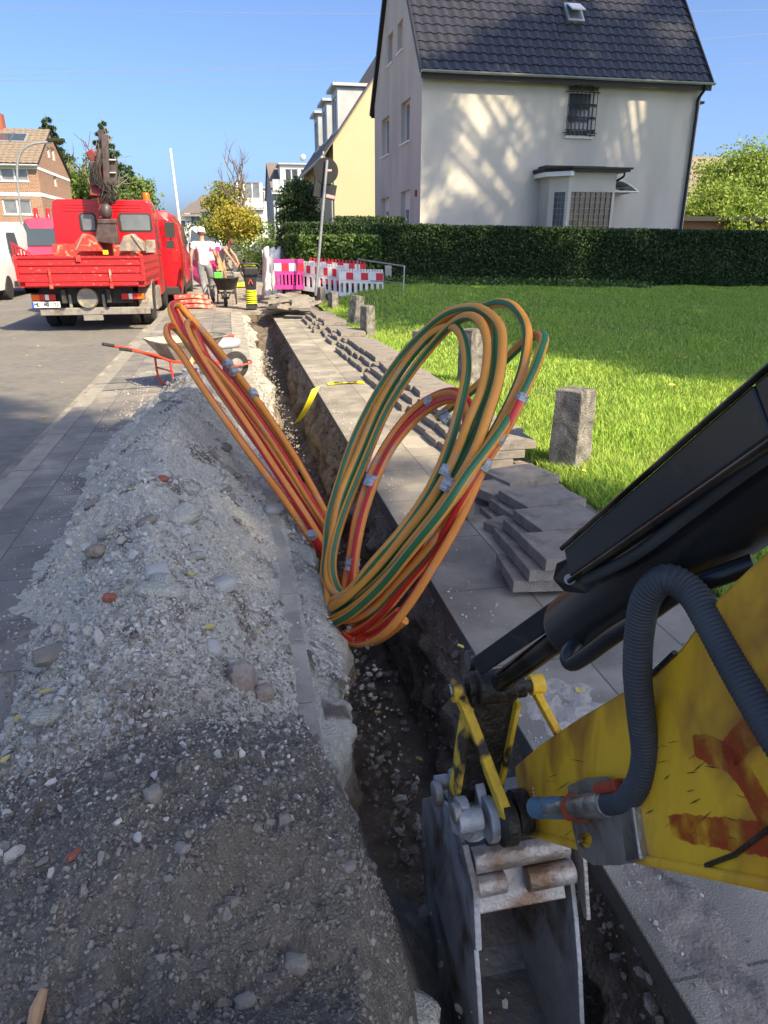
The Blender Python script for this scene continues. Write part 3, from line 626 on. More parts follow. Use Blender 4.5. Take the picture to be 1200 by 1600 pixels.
L4 = [Z5(*q) for q in [(1050, 1070, 4.12), (965, 950, 4.15), (850, 770, 4.28), (700, 560, 4.45), (540, 340, 4.68), (440, 180, 4.85), (395, 90, 4.95), (385, 62, 5.02), (405, 66, 5.08), (460, 125, 5.05), (560, 255, 4.98), (680, 420, 4.8), (800, 590, 4.6), (900, 745, 4.45), (1000, 925, 4.35), (1062, 1090, 4.3)]]
duct(cl, L1, .0225, OR, 2, 4, 2, 'front conduit with the lowest loop, orange with a broad red stripe')
duct(cl, L2, .0225, OR, 2, 5, 1); duct(cl, L3, .0225, AR, 2, 4, 5); duct(cl, L4, .0215, AR, 2, 4, 8)
bt = MB(); bt.tube([Z5(1052, 1190, 4.02), Z5(1020, 1120, 3.86), Z5(990, 1072, 3.8)], .021, 16); e = bt.build('duct_end', 'duct_red', cl, smooth=50)
MB().tube([Z5(998, 1085, 3.795), Z5(985, 1062, 3.77)], .024, 16).build('end_cap', 'foil_tape', e, smooth=50, bev=.003)
def band(parent, pts, r, m='foil_tape', name='tape_band', flat_=1.0, label=None):
    o = MB(); n = 18; pts = [Vector(p) for p in pts]
    o.tube(spline(pts, 4), r, n); q = o.build(name, m, parent, smooth=40)
    if label: q['label'] = label
    return q
for a in (((602, 302, 4.82), (632, 310, 4.86)), ((632, 348, 4.78), (660, 344, 4.82))): band(cl, [Z5(*a[0]), Z5(*a[1])], .026)
for p, q in (((725, 430, 4.65), (740, 458, 4.62)), ((612, 300, 4.80), (628, 322, 4.78)), ((640, 335, 4.77), (655, 356, 4.75))): band(cl, [Z5(*p), Z5(*q)], .0275)
for yy in (795, 828): band(cl, [Z5(900+(yy-795)*.6, yy, 4.28), Z5(918+(yy-795)*.6, yy-4, 4.32), Z5(942+(yy-795)*.5, yy, 4.38)], .022, 'black_paint', 'cable_tie')
# ---- right coil: orange and green
cr = thing('cable_duct_coil', 'big upright coil of orange and green striped conduit standing in the trench', 'cable coil', (.45, 2.9, -.25))
GR = ['duct_amber', 'duct_green']; GO = ['duct_orange', 'duct_green']
S = {}
S[1] = [(170, 1345, 3.30), (110, 1330, 3.36), (78, 1240, 3.42), (78, 1140, 3.46), (98, 1000, 3.5), (135, 840, 3.56), (200, 650, 3.62), (300, 455, 3.62), (400, 300, 3.55), (500, 190, 3.44), (610, 112, 3.3), (710, 84, 3.17), (780, 105, 3.05), (825, 175, 2.95), (838, 270, 2.88), (825, 400, 2.82), (785, 545, 2.78), (705, 725, 2.76), (590, 915, 2.78), (450, 1100, 2.86), (310, 1255, 3.0), (190, 1330, 3.12), (110, 1345, 3.25)]
S[2] = [(150, 1330, 3.24), (105, 1290, 3.3), (92, 1200, 3.37), (110, 1070, 3.42), (150, 900, 3.48), (225, 700, 3.54), (320, 500, 3.56), (420, 330, 3.5), (530, 210, 3.4), (610, 172, 3.3), (655, 185, 3.18), (685, 260, 3.08), (688, 370, 3.0), (660, 520, 2.95), (605, 690, 2.92), (530, 860, 2.9), (410, 1040, 2.92), (290, 1190, 2.98), (190, 1300, 3.08), (120, 1345, 3.2)]
S[3] = [(180, 1340, 3.2), (135, 1300, 3.27), (112, 1210, 3.33), (125, 1100, 3.38), (165, 950, 3.44), (245, 745, 3.5), (345, 530, 3.53), (450, 360, 3.48), (560, 230, 3.38), (640, 150, 3.24), (710, 128, 3.12), (760, 170, 3.0), (778, 270, 2.93), (755, 420, 2.87), (700, 580, 2.83), (625, 760, 2.84), (520, 930, 2.86), (380, 1110, 2.92), (270, 1240, 3.0), (170, 1330, 3.1), (110, 1375, 3.2)]
S[4] = [(95, 1375, 3.28), (90, 1300, 3.33), (88, 1180, 3.52), (118, 1010, 3.58), (165, 840, 3.64), (245, 640, 3.7), (340, 450, 3.7), (440, 300, 3.62), (545, 180, 3.5), (640, 110, 3.34), (740, 90, 3.2), (800, 150, 3.08), (815, 260, 3.0), (800, 400, 2.93), (750, 560, 2.88), (670, 740, 2.86), (560, 930, 2.9), (420, 1120, 2.97), (280, 1270, 3.08), (160, 1370, 3.2), (100, 1400, 3.3)]
S[5] = [(700, 95, 3.42), (760, 78, 3.36), (830, 66, 3.28), (895, 88, 3.18), (940, 160, 3.08), (948, 260, 3.0), (915, 390, 2.92), (850, 540, 2.84), (770, 690, 2.76), (670, 850, 2.72), (560, 1000, 2.74), (430, 1150, 2.84), (300, 1290, 2.98), (180, 1380, 3.14), (100, 1420, 3.26)]
S[6] = [(560, 560, 3.6), (640, 500, 3.52), (720, 430, 3.44), (800, 360, 3.37), (880, 285, 3.27), (950, 225, 3.17), (990, 200, 3.09), (1014, 215, 3.0), (1005, 280, 2.93), (965, 380, 2.86), (900, 510, 2.8), (810, 650, 2.73), (700, 800, 2.69), (590, 950, 2.7), (450, 1130, 2.8), (320, 1285, 2.95), (200, 1400, 3.1), (120, 1440, 3.2)]
S[7] = [(780, 660, 3.0), (720, 800, 2.9), (640, 950, 2.86), (530, 1110, 2.88), (400, 1260, 2.98), (280, 1380, 3.1), (180, 1430, 3.2), (105, 1410, 3.3)]
for k, (m, w_, ph) in {1: (GR, 3, 3), 2: (GR, 4, 0), 3: (GR, 3, 2), 4: (GR, 3, 7), 5: (GR, 4, 8), 6: (GR, 4, 4), 7: (GO, 3, 6)}.items():
    duct(cr, [Z6(*q) for q in S[k]], .0215 if k != 7 else .020, m, 2, w_, ph, seam=(0, 0, 1))
# one conduit of the coil is plain orange and red and ends in the air
dd = duct(cr, [Z6(*q) for q in [(925, 472, 2.78), (870, 570, 2.77), (800, 690, 2.78), (735, 800, 2.78), (660, 930, 2.8), (560, 1100, 2.88), (440, 1260, 3.0), (320, 1400, 3.1), (220, 1480, 3.2), (140, 1500, 3.26)]], .0225, OR, 2, 4, 6, 'orange and red conduit whose cut end points up to the right')
MB().tube([Z6(914, 492, 2.778), Z6(933, 460, 2.78)], .0255, 18).build('end_cap', 'foil_tape', dd, smooth=50, bev=.003)
def wrap(parent, c, d, r, ln, seed, name='tape_wrap'):
    """crumpled foil tape round a conduit, with a loose flap"""
    rnd = random.Random(seed); c = Vector(c); d = Vector(d).normalized(); n = 16; o = MB()
    pts = [c+d*(ln*(i/6-.5)) for i in range(7)]; rr = [r*rnd.uniform(.97, 1.12) for i in range(7)]
    o.tube(pts, rr, n, caps=False)
    s_ = d.orthogonal().normalized(); t_ = d.cross(s_)
    base = c+s_*r; V = []
    for i in range(5):
        for j in range(3): V.append(base+d*(ln*(i/4-.5)*1.1+rnd.uniform(-.004, .004))+t_*(.016*j)+s_*rnd.uniform(0, .010)*j)
    o.add(V, [(i*3+j, i*3+j+1, (i+1)*3+j+1, (i+1)*3+j) for i in range(4) for j in range(2)])
    return o.build(name, 'foil_tape', parent, smooth=25)
wrap(dd, Z6(826, 645, 2.775), Z6(870, 570, 2.77)-Z6(800, 690, 2.78), .026, .05, 3)
wrap(dd, Z6(762, 760, 2.78), Z6(800, 690, 2.78)-Z6(735, 800, 2.78), .026, .05, 5)
wrap(cr, Z6(612, 850, 2.78), Z6(700, 725, 2.76)-Z6(590, 915, 2.78), .033, .06, 8)
wrap(cr, Z6(600, 790, 2.85), Z6(605, 690, 2.92)-Z6(530, 860, 2.9), .027, .045, 13)
# ---- the red inner loop
ri = thing('cable_duct_coil', 'smaller red and orange conduit loop inside the big green-striped coil', 'cable coil', (.45, 3.0, -.3))
I1 = [(400, 1395, 3.02), (280, 1480, 3.16), (195, 1475, 3.28), (160, 1400, 3.34), (165, 1290, 3.36), (182, 1150, 3.38), (215, 990, 3.42), (262, 830, 3.46), (335, 680, 3.5), (430, 555, 3.5), (530, 480, 3.42), (620, 450, 3.3), (680, 470, 3.2), (705, 540, 3.12), (690, 650, 3.05), (640, 800, 2.98), (560, 960, 2.95), (470, 1120, 2.98), (380, 1280, 3.06), (280, 1400, 3.16), (180, 1500, 3.28)]
I2 = [(420, 1430, 3.0), (300, 1520, 3.12), (215, 1510, 3.22), (185, 1420, 3.28), (190, 1300, 3.3), (206, 1160, 3.32), (240, 1000, 3.36), (290, 840, 3.4), (365, 690, 3.44), (455, 575, 3.44), (545, 505, 3.37), (625, 475, 3.27), (672, 495, 3.18), (690, 560, 3.1), (672, 670, 3.05), (620, 820, 3.0), (545, 980, 2.98), (460, 1140, 3.02), (370, 1320, 3.1), (290, 1430, 3.18), (200, 1530, 3.28)]
duct(ri, [Z6(*q) for q in I1], .0215, ['duct_red', 'duct_orange'], 2, 4, 3, seam=(0, 0, 1)); duct(ri, [Z6(*q) for q in I2], .0215, ['duct_orange', 'duct_red'], 2, 4, 4, seam=(0, 0, 1))
B3 = [(140, 1500, 3.22), (230, 1530, 3.12), (330, 1480, 3.0), (430, 1370, 2.92), (540, 1200, 2.86), (640, 1030, 2.82), (720, 870, 2.8), (760, 760, 2.82)]
duct(ri, [Z6(*q) for q in B3], .021, OR, 2, 4, 5)
wrap(ri, Z6(278, 835, 3.41), Z6(320, 720, 3.4)-Z6(240, 950, 3.38), .035, .055, 21); wrap(ri, Z6(195, 1190, 3.33), Z6(210, 1100, 3.3)-Z6(185, 1300, 3.3), .034, .06, 22)
band(ri, [Z6(518, 494, 3.39), Z6(538, 484, 3.37)], .027); wrap(ri, Z6(596, 560, 3.35), (1, 0, .6), .022, .05, 25)
# ---- warning tape
tp = MB(); a = G(512, 602); b = G(570, 600); pts = spline([a+Vector((0, 0, .006)), (a+b)/2+Vector((0, .05, .012)), b+Vector((0, .02, .006))], 6)
V = []
for i, p in enumerate(pts):
    t = i/(len(pts)-1); V += [p+Vector((0, -.04, .002)), p+Vector((.0, .06, .003+.01*math.sin(t*9)))]
tp.add(V, [(2*i, 2*i+2, 2*i+3, 2*i+1) for i in range(len(pts)-1)])
pts = spline([P(494, 606, 6.0), P(487, 622, 6.0), P(478, 640, 6.1), P(466, 658, 6.3), P(450, 668, 6.5)], 6); V = []
wt = thing('warning_tape', 'yellow warning tape lying across the right pavement and hanging into the trench', 'tape', (.9, 6.3, 0))
tp.build('tape_strip', 'tape_yellow', wt)
for i, p in enumerate(pts): V += [p+Vector((-.035, 0, -.01)), p+Vector((.035, .02, .012))]
MB().add(V, [(2*i, 2*i+2, 2*i+3, 2*i+1) for i in range(len(pts)-1)]).build('tape_strip', 'tape_yellow', wt)
tx = MB()
for k in range(12):
    if k in (5, 6): continue
    q = a+(b-a)*(.18+.055*k)+Vector((0, .02, .026)); tx.box(q, (.018, .05 if k % 3 else .03, .002), rz=.1)
tx.build('lettering', 'ink', wt)
# ================================================================ mini excavator arm, hose and bucket
ex = thing('excavator_arm', 'scratched yellow excavator arm with black cylinder and narrow grey bucket at the front right', 'excavator', (.6, 1.0, .3))
A = P(820, 1250, 1.5); B = P(1200, 1130, .72)
AN = (B-A).cross(Vector((0, 0, 1))).normalized()
if AN.dot(CAM-A) < 0: AN = -AN
away = -AN*.13
def arm(x, y): return PL(x, y, A, AN)
out = [(803, 1198), (840, 1165), (905, 1120), (985, 1072), (1022, 1048), (1062, 1012), (1120, 932), (1200, 856), (1330, 735), (1500, 600), (1760, 460), (1900, 900), (1760, 1330), (1500, 1420), (1330, 1420), (1200, 1394), (1100, 1374), (1000, 1352), (900, 1330), (824, 1308), (812, 1255)]
bm = MB(); bm.prism([arm(*q) for q in out], away); armo = bm.build('arm', 'machine_yellow', ex, bev=.006, smooth=30)
armo['label'] = 'worn yellow box-section arm with dark scrapes'
# lower flange: a rolled rim along the bottom edge
fl = [(824, 1300), (900, 1320), (1000, 1342), (1100, 1362), (1200, 1382), (1330, 1408), (1500, 1408)]
MB().tube([arm(*q)+AN*.0 for q in fl], .0075, 8).build('flange', 'machine_yellow', armo, smooth=50)
MB().tube([arm(*q)+AN*.001 for q in [(985, 1074), (1022, 1052), (1056, 1020)]], .004, 8).build('edge_seal', 'black_paint', armo, smooth=50)
MB().tube([arm(*q)+AN*.0015 for q in [(1105, 1352), (1150, 1335), (1210, 1290), (1300, 1200)]], .003, 6).build('weld_seam', 'grease', armo, smooth=50)
# spray-painted red strokes on the plate, laid a hair above it
def stroke(pts, wd):
    mb = MB(); q = [arm(x, y)+AN*.0012 for x, y in spline2(pts)]; V = []
    for i, p in enumerate(q):
        a_ = (q[min(i+1, len(q)-1)]-q[max(i-1, 0)]).normalized(); s_ = a_.cross(AN); k = i/(len(q)-1); ww = wd*(.5+.5*min(1, 5*min(k, 1-k)+.35))*random.uniform(.93, 1.07)
        V += [p+s_*ww, p-s_*ww]
    mb.add(V, [(2*i, 2*i+1, 2*i+3, 2*i+2) for i in range(len(q)-1)]); return mb
def spline2(p): return [(q.x, q.y) for q in spline([Vector((a, b, 0)) for a, b in p], 10)]
m = mat('spray_red', (.50, .07, .015), (.40, .05, .012), 20, .5)
N_ = m.node_tree.nodes; L_ = m.node_tree.links; tcn = N_.new('ShaderNodeTexCoord'); nn = N_.new('ShaderNodeTexNoise'); nn.inputs['Scale'].default_value = 22; nn.inputs['Detail'].default_value = 8
mrn = N_.new('ShaderNodeMapRange'); mrn.inputs[1].default_value = .34; mrn.inputs[2].default_value = .62; mrn.inputs[4].default_value = .92; L_.new(tcn.outputs['Object'], nn.inputs['Vector']); L_.new(nn.outputs[0], mrn.inputs[0]); L_.new(mrn.outputs[0], N_['Principled BSDF'].inputs['Alpha'])
s1 = stroke([(1048, 1290), (1100, 1298), (1150, 1305), (1205, 1312), (1260, 1318)], .017); s2 = stroke([(1085, 1165), (1130, 1180), (1165, 1215), (1190, 1260), (1215, 1310)], .017)
s1.add(s2.v, s2.f); s3 = stroke([(1135, 1185), (1165, 1150), (1200, 1115), (1240, 1080)], .016); s1.add(s3.v, s3.f); s1.build('paint_marking', 'spray_red', armo)
# pale scratches (short lines of chipped paint)
sc_ = MB()
for k in range(46):
    x = random.uniform(840, 1190); lo = 1150+(1000-x)*.28; y = random.uniform(max(lo, 1060), 1340); a_ = random.uniform(-.9, .5); l = random.uniform(8, 34)
    p = arm(x, y)+AN*.0008; q = arm(x+l*math.cos(a_), y+l*math.sin(a_))+AN*.0008; s_ = (q-p).normalized().cross(AN)*random.uniform(.0003, .0009)
    sc_.add([p, (p+q)/2+s_, q, (p+q)/2-s_], [(0, 1, 2, 3)])
sc_.build('scratches', 'grease', armo)
# sticker edge left near the tip (a broken white line)
st = MB()
for k in range(14):
    if k in (3, 9): continue
    y = 1232+k*5.4; p = arm(833+(k % 3), y)+AN*.001; st.box(p, (.0022, .0022, .0035))
st.build('label_remains', 'white_paint', armo)
# cylinder, rod, guard
C0 = P(893, 985, 1.17); C1 = P(1215, 745, .80); C2 = C0+(C1-C0)*2.1
cyo = MB(); cyo.tube([C0, C0+(C1-C0)*.03, C2], [.052, .056, .056], 40); cyl = cyo.build('cylinder', 'black_paint', ex, smooth=40, bev=.004)
Rt = P(772, 1072, 1.42)
MB().tube([Rt, C0+(C1-C0)*.05], .0205, 28).build('piston_rod', 'rod_steel', cyl, smooth=50)
MB().tube([C0-(C1-C0).normalized()*.012, C0+(C1-C0)*.02], [.04, .045], 32).build('gland', 'black_iron', cyl, smooth=50, bev=.003)
MB().tube(spline([P(905, 1000, 1.10), P(888, 1022, 1.08), P(893, 1036, 1.07), P(915, 1025, 1.04), P(960, 992, .98), P(1010, 960, .93), P(1060, 925, .88), P(1110, 905, .85), P(1180, 880, .82)], 6), .0125, 16).build('oil_pipe', 'black_paint', cyl, smooth=60)
gu = MB(); gu.beam(P(900, 880, 1.02), P(1215, 640, .66), .042, .030, up=AN, w2=.055, h2=.034); gu.beam(P(1215, 640, .66), P(1215, 640, .66)+(P(1215, 640, .66)-P(900, 880, 1.02))*1.1, .055, .034, up=AN)
guard = gu.build('cylinder_guard', 'black_paint', ex, bev=.003)
gd = (P(1215, 640, .66)-P(900, 880, 1.02)); gup = gd.normalized().cross(AN).normalized(); gup = gup if gup.z > 0 else -gup
for s_ in (.024, -.026): MB().tube([P(900, 880, 1.02)+gup*s_+AN*.016, P(1215, 640, .66)+gup*s_*1.25+AN*.018, P(1215, 640, .66)+gd+gup*s_*1.25+AN*.018], .004, 8).build('guard_lip', 'rod_steel', guard, smooth=60)
MB().tube(spline([P(915, 905, 1.0), P(990, 868, .9), P(1080, 800, .80), P(1215, 700, .68), P(1215, 700, .68)+gd], 5), .008, 10).build('thin_hose', 'hose_rubber', guard, smooth=60)
MB().beam(P(748, 1040, 1.40), P(915, 925, 1.12), .016, .036, up=(0, 0, 1)).build('guard_blade', 'black_paint', guard, bev=.002)
bk = MB(); bk.prism([P(868, 880, 1.06), P(893, 868, 1.05), P(925, 908, 1.03), P(918, 928, 1.04), P(880, 925, 1.07), P(862, 905, 1.075)], AN*-.03); bkt = bk.build('guard_bracket', 'black_paint', guard, bev=.003)
MB().cyl(P(891, 906, 1.045), P(890, 905, 1.025), .008, n=16).build('bolt', 'bracket_steel', bkt, smooth=40)
# corrugated hose
hp = spline([P(945, 1255, 1.09), P(975, 1250, 1.03), P(998, 1225, .985), P(1008, 1180, .96), P(1002, 1120, .94), P(996, 1050, .92), P(1000, 980, .90), P(1012, 930, .875), P(1042, 905, .85), P(1080, 925, .83), P(1112, 975, .80), P(1145, 1035, .765), P(1180, 1095, .73), P(1230, 1175, .69), P(1300, 1260, .66)], 44)
K = len(hp); acc = 0; rr = []
for i in range(K):
    if i: acc += (hp[i]-hp[i-1]).length
    rr.append(.0180+.0007*math.sin(acc/.0055*2*math.pi/1.0))
ho = MB(); ho.tube(hp, rr, 26); hose = ho.build('hose', 'hose_rubber', ex, smooth=80)
MB().tube([P(900, 1262, 1.15), P(950, 1257, 1.075)], .0195, 24).build('hose_ferrule', 'bracket_steel', hose, smooth=40, bev=.002)
MB().tube([P(893, 1263, 1.17), P(912, 1262, 1.14)], .0235, 6).build('hose_nut', 'red_fitting', hose, bev=.002)
MB().tube([P(858, 1263, 1.23), P(896, 1262, 1.16)], .016, 20).build('hose_nipple', 'bracket_steel', hose, smooth=40)
MB().tube(spline([P(835, 1262, 1.27), P(855, 1262, 1.24), P(882, 1262, 1.19)], 5), [.017+.002*random.random() for _ in range(11)], 18).build('blue_tape_wrap', 'blue_tape', hose, smooth=40)
# hose bracket: a bent plate with a hole
bp_ = MB(); n = 20; V = []; oc = P(912, 1312, 1.14)
o_ = [(884, 1230), (900, 1217), (960, 1212), (975, 1222), (990, 1290), (1000, 1345), (985, 1352), (925, 1352), (905, 1335), (896, 1300)]
def br(x, y, k=0): return PL(x, y, P(930, 1280, 1.12), AN)
hole = [(914+11*math.cos(a_), 1313+13*math.sin(a_)) for a_ in [2*math.pi*i/n for i in range(n)]]
outer = []
for i in range(n):
    a_ = 2*math.pi*i/n; dx, dy = math.cos(a_), math.sin(a_); best = None
    for j in range(len(o_)):
        (x1, y1), (x2, y2) = o_[j], o_[(j+1) % len(o_)]; den = dx*(y2-y1)-dy*(x2-x1)
        if abs(den) < 1e-6: continue
        t = ((x1-914)*(y2-y1)-(y1-1313)*(x2-x1))/den; s_ = ((x1-914)*dy-(y1-1313)*dx)/den
        if t > 0 and 0 <= s_ <= 1 and (best is None or t > best): best = t
    outer.append((914+dx*best, 1313+dy*best))
for k in (0, 1):
    off = AN*(-.005*k); V += [br(*q)+off for q in outer]+[br(*q)+off for q in hole]
F = []
for i in range(n):
    j = (i+1) % n; F += [(i, j, n+j, n+i), (2*n+i, 3*n+i, 3*n+j, 2*n+j), (i, 2*n+i, 2*n+j, j), (n+i, n+j, 3*n+j, 3*n+i)]
bp_.add(V, F); bracket = bp_.build('hose_bracket', 'bracket_steel', ex)
MB().prism([br(958, 1216), br(982, 1226), br(1000, 1345), br(978, 1350)], -AN*.05).build('bracket_flange', 'bracket_steel', bracket, bev=.003)
MB().cyl(br(938, 1232)+AN*.004, br(972, 1226)+AN*.004, .009, n=14).build('red_plug', 'red_fitting', bracket, smooth=40, bev=.001)
# pins, links and bucket
lat = Vector((1, 0, 0))
XL, XR = .405, .640
Kc = P(790, 1275, 1.47)    # arm/bucket pivot
def disc(p, r, th, m, par, name, ax=lat): return MB().tube([Vector(p)-ax*th/2, Vector(p)+ax*th/2], r, 28).build(name, m, par, smooth=40, bev=.002)
top = Rt+Vector((0, 0, -.004))
lk = MB()
def curved_link(a, b, bow, th, wd, x):
    a = Vector(a); b = Vector(b); pts = spline([a, a+(b-a)*.33+bow, a+(b-a)*.7+bow*.7, b], 8); mb = MB(); V = []
    for i, p in enumerate(pts):
        d = (pts[min(i+1, len(pts)-1)]-pts[max(i-1, 0)]).normalized(); n_ = d.cross(lat).normalized(); k = i/(len(pts)-1); h = wd*(1-.35*math.sin(k*math.pi))
        V += [p+n_*h-lat*th/2, p-n_*h-lat*th/2, p-n_*h+lat*th/2, p+n_*h+lat*th/2]
    F = [(0, 1, 2, 3), tuple(4*(len(pts)-1)+k for k in (3, 2, 1, 0))]
    for i in range(len(pts)-1):
        for k in range(4): F.append((4*i+k, 4*i+(k+1) % 4, 4*i+4+(k+1) % 4, 4*i+4+k))
    return mb.add(V, F)
la, lb = P(714, 1078, 1.42), P(795, 1285, 1.385)
l1 = curved_link(la, lb, Vector((0, .016, .012)), .020, .021, 0).build('link', 'grimy_yellow', ex, bev=.002)
disc(la, .024, .022, 'grimy_yellow', l1, 'pin_cap'); disc(la-lat*.014, .013, .006, 'bracket_steel', l1, 'pin_end')
disc(lb, .036, .024, 'grease', l1, 'pin_cap')
ra, rb = P(832, 1072, 1.52), P(885, 1168, 1.50)
l2 = curved_link(ra, rb+(rb-ra)*.6, Vector((.0, .012, .0)), .017, .017, 0).build('link', 'grimy_yellow', ex, bev=.002)
disc(ra+Vector((.008, 0, .003)), .022, .03, 'grimy_yellow', l2, 'pin_cap')
MB().tube([la-lat*.02, ra+lat*.015], .013, 20).build('link_pin', 'grease', ex, smooth=50)
disc(la+lat*.032+Vector((0, 0, .006)), .021, .02, 'grease', ex, 'pin_boss'); disc(ra-lat*.03+Vector((0, 0, .0)), .021, .024, 'grease', ex, 'pin_boss')
MB().tube([Rt-lat*.036, Rt+lat*.040], .034, 28).build('rod_eye', 'grease', ex, smooth=40, bev=.004)
disc(P(735, 1032, 1.47), .022, .014, 'black_paint', ex, 'blade_washer')
# bucket link (dark H-shaped casting) from the rod eye down to the bucket ear
hb0, hb1 = Rt+Vector((0, .012, -.02)), P(742, 1248, 1.50)
hl = MB(); hl.beam(hb0, hb1, .095, .030, up=(0, 1, .3), w2=.085); hlk = hl.build('bucket_link', 'grease', ex, bev=.006)
for s_ in (-1, 1): MB().beam(hb0+lat*s_*.050+Vector((0, -.004, -.02)), hb1+lat*s_*.046+Vector((0, 0, .02)), .010, .046, up=(0, 1, .3)).build('link_rib', 'grimy_yellow', hlk, bev=.002)
# second rear bar of the left link pair
MB().beam(P(718, 1140, 1.55), P(716, 1232, 1.60), .016, .03, up=(0, 1, 0)).build('rear_link', 'grimy_yellow', ex, bev=.003)
bu = MB()
def bL(x, y): return AX(x, y, XL)
# ears with the bucket pins
ear = MB()
def earplate(cx, cy, t, x):
    c = P(cx, cy, t); pts = []
    for k in range(20):
        a_ = 2*math.pi*k/20; pts.append(c+Vector((0, math.cos(a_)*.045, math.sin(a_)*.038)))
    return pts
bucket = MB()
# profile of the bucket side in the YZ plane; opening towards the operator
prof = [(1.125, .205), (1.235, .235), (1.33, .20), (1.42, .07), (1.43, -.10), (1.36, -.26), (1.22, -.35), (1.02, -.36), (.99, -.33), (1.005, -.15), (1.03, .02), (1.06, .125)]
side = [(1.118, .225), (1.20, .26), (1.345, .165), (1.45, .06), (1.45, -.10), (1.38, -.27), (1.23, -.365), (.93, -.365), (.915, -.33), (.945, -.15), (.985, -.02), (1.025, .08), (1.06, .15)]
shell = MB()
pr_ = prof[:9]
V = []
for (y, z) in pr_: V += [(XL+.008, y, z), (XR-.008, y, z)]
for (y, z) in pr_:
    c = Vector((0, 1.2, -.05)); d_ = Vector((0, y, z))-c; d_ = c+d_*(1-.012/d_.length); V += [(XL+.008, d_.y, d_.z), (XR-.008, d_.y, d_.z)]
n = len(pr_); F = []
for i in range(n-1):
    F += [(2*i, 2*i+1, 2*i+3, 2*i+2), (2*n+2*i, 2*n+2*i+2, 2*n+2*i+3, 2*n+2*i+1)]
F += [(0, 2*n, 2*n+1, 1), (2*n-2, 2*n-1, 4*n-1, 4*n-2)]
shell.add(V, F); bo = shell.build('bucket', 'bucket_inner', ex)
bo['label'] = 'narrow grey steel trenching bucket'
MB().prism([(XL-.003, y, z) for y, z in side], (.011, 0, 0)).build('side_plate', 'bucket_steel', bo, bev=.002)
MB().prism([(XR+.003, y, z) for y, z in side], (-.011, 0, 0)).build('side_plate', 'bucket_steel', bo, bev=.002)
# top cross tubes and the worn cross plate
MB().tube([(XL+.008, 1.085, .222), (XR-.012, 1.085, .225)], .027, 24).build('cross_tube', 'rubbed_steel', bo, smooth=50, bev=.003)
MB().tube([(XL+.12, 1.052, .180), (XR-.008, 1.052, .182)], .025, 24).build('cross_tube', 'rubbed_steel', bo, smooth=50, bev=.003)
MB().tube([(XL+.01, 1.058, .178), (XL+.075, 1.058, .18)], .023, 24).build('cross_tube', 'rubbed_steel', bo, smooth=50, bev=.003)
MB().prism([(XL+.010, 1.080, .19), (XL+.010, 1.035, .125), (XL+.010, 1.045, .115), (XL+.010, 1.11, .16)], (XR-XL-.035, 0, 0)).build('lip_plate', 'rubbed_steel', bo, bev=.003)
# long ear plates reaching down over the front of the bucket
MB().prism([(XL+.004, 1.10, .255), (XL+.004, 1.02, .21), (XL+.004, .985, .085), (XL+.004, 1.0, .075), (XL+.004, 1.06, .14), (XL+.004, 1.13, .2)], (-.014, 0, 0)).build('ear_plate', 'bucket_steel', bo, bev=.002)
MB().prism([(XR+.012, 1.12, .24), (XR+.012, 1.05, .21), (XR+.012, 1.005, .085), (XR+.012, 1.02, .08), (XR+.012, 1.11, .17)], (.010, 0, 0)).build('ear_plate', 'rubbed_steel', bo, bev=.002)
# quick hitch cheeks and pins on the left
for (px, py, t, r, th, m, nm) in ((745, 1245, 1.50, .046, .020, 'bucket_steel', 'hitch_cheek'), (722, 1268, 1.44, .030, .022, 'bucket_steel', 'hitch_cheek'), (733, 1280, 1.42, .024, .05, 'bucket_steel', 'hitch_pin'), (713, 1270, 1.42, .020, .016, 'rubbed_steel', 'pin_end'),
        (683, 1240, 1.50, .026, .016, 'bucket_steel', 'pin_end'), (690, 1222, 1.53, .016, .03, 'bucket_steel', 'hitch_pin'), (765, 1280, 1.44, .045, .018, 'bucket_steel', 'hitch_cheek'), (790, 1285, 1.46, .046, .03, 'grease', 'pivot_boss'), (812, 1270, 1.48, .048, .03, 'grease', 'pivot_boss')):
    disc(P(px, py, t), r, th, m, bo if 'hitch' in nm else ex, nm)
MB().prism([P(700, 1200, 1.56), P(722, 1205, 1.54), P(745, 1235, 1.52), P(760, 1240, 1.5), P(765, 1300, 1.46), P(735, 1318, 1.45), P(705, 1300, 1.48), P(698, 1250, 1.52)], (.018, .0, 0)).build('hitch_frame', 'bucket_steel', bo, bev=.003)
MB().box(P(800, 1290, 1.50), (.13, .05, .05)).build('pivot_housing', 'grease', ex, bev=.008)
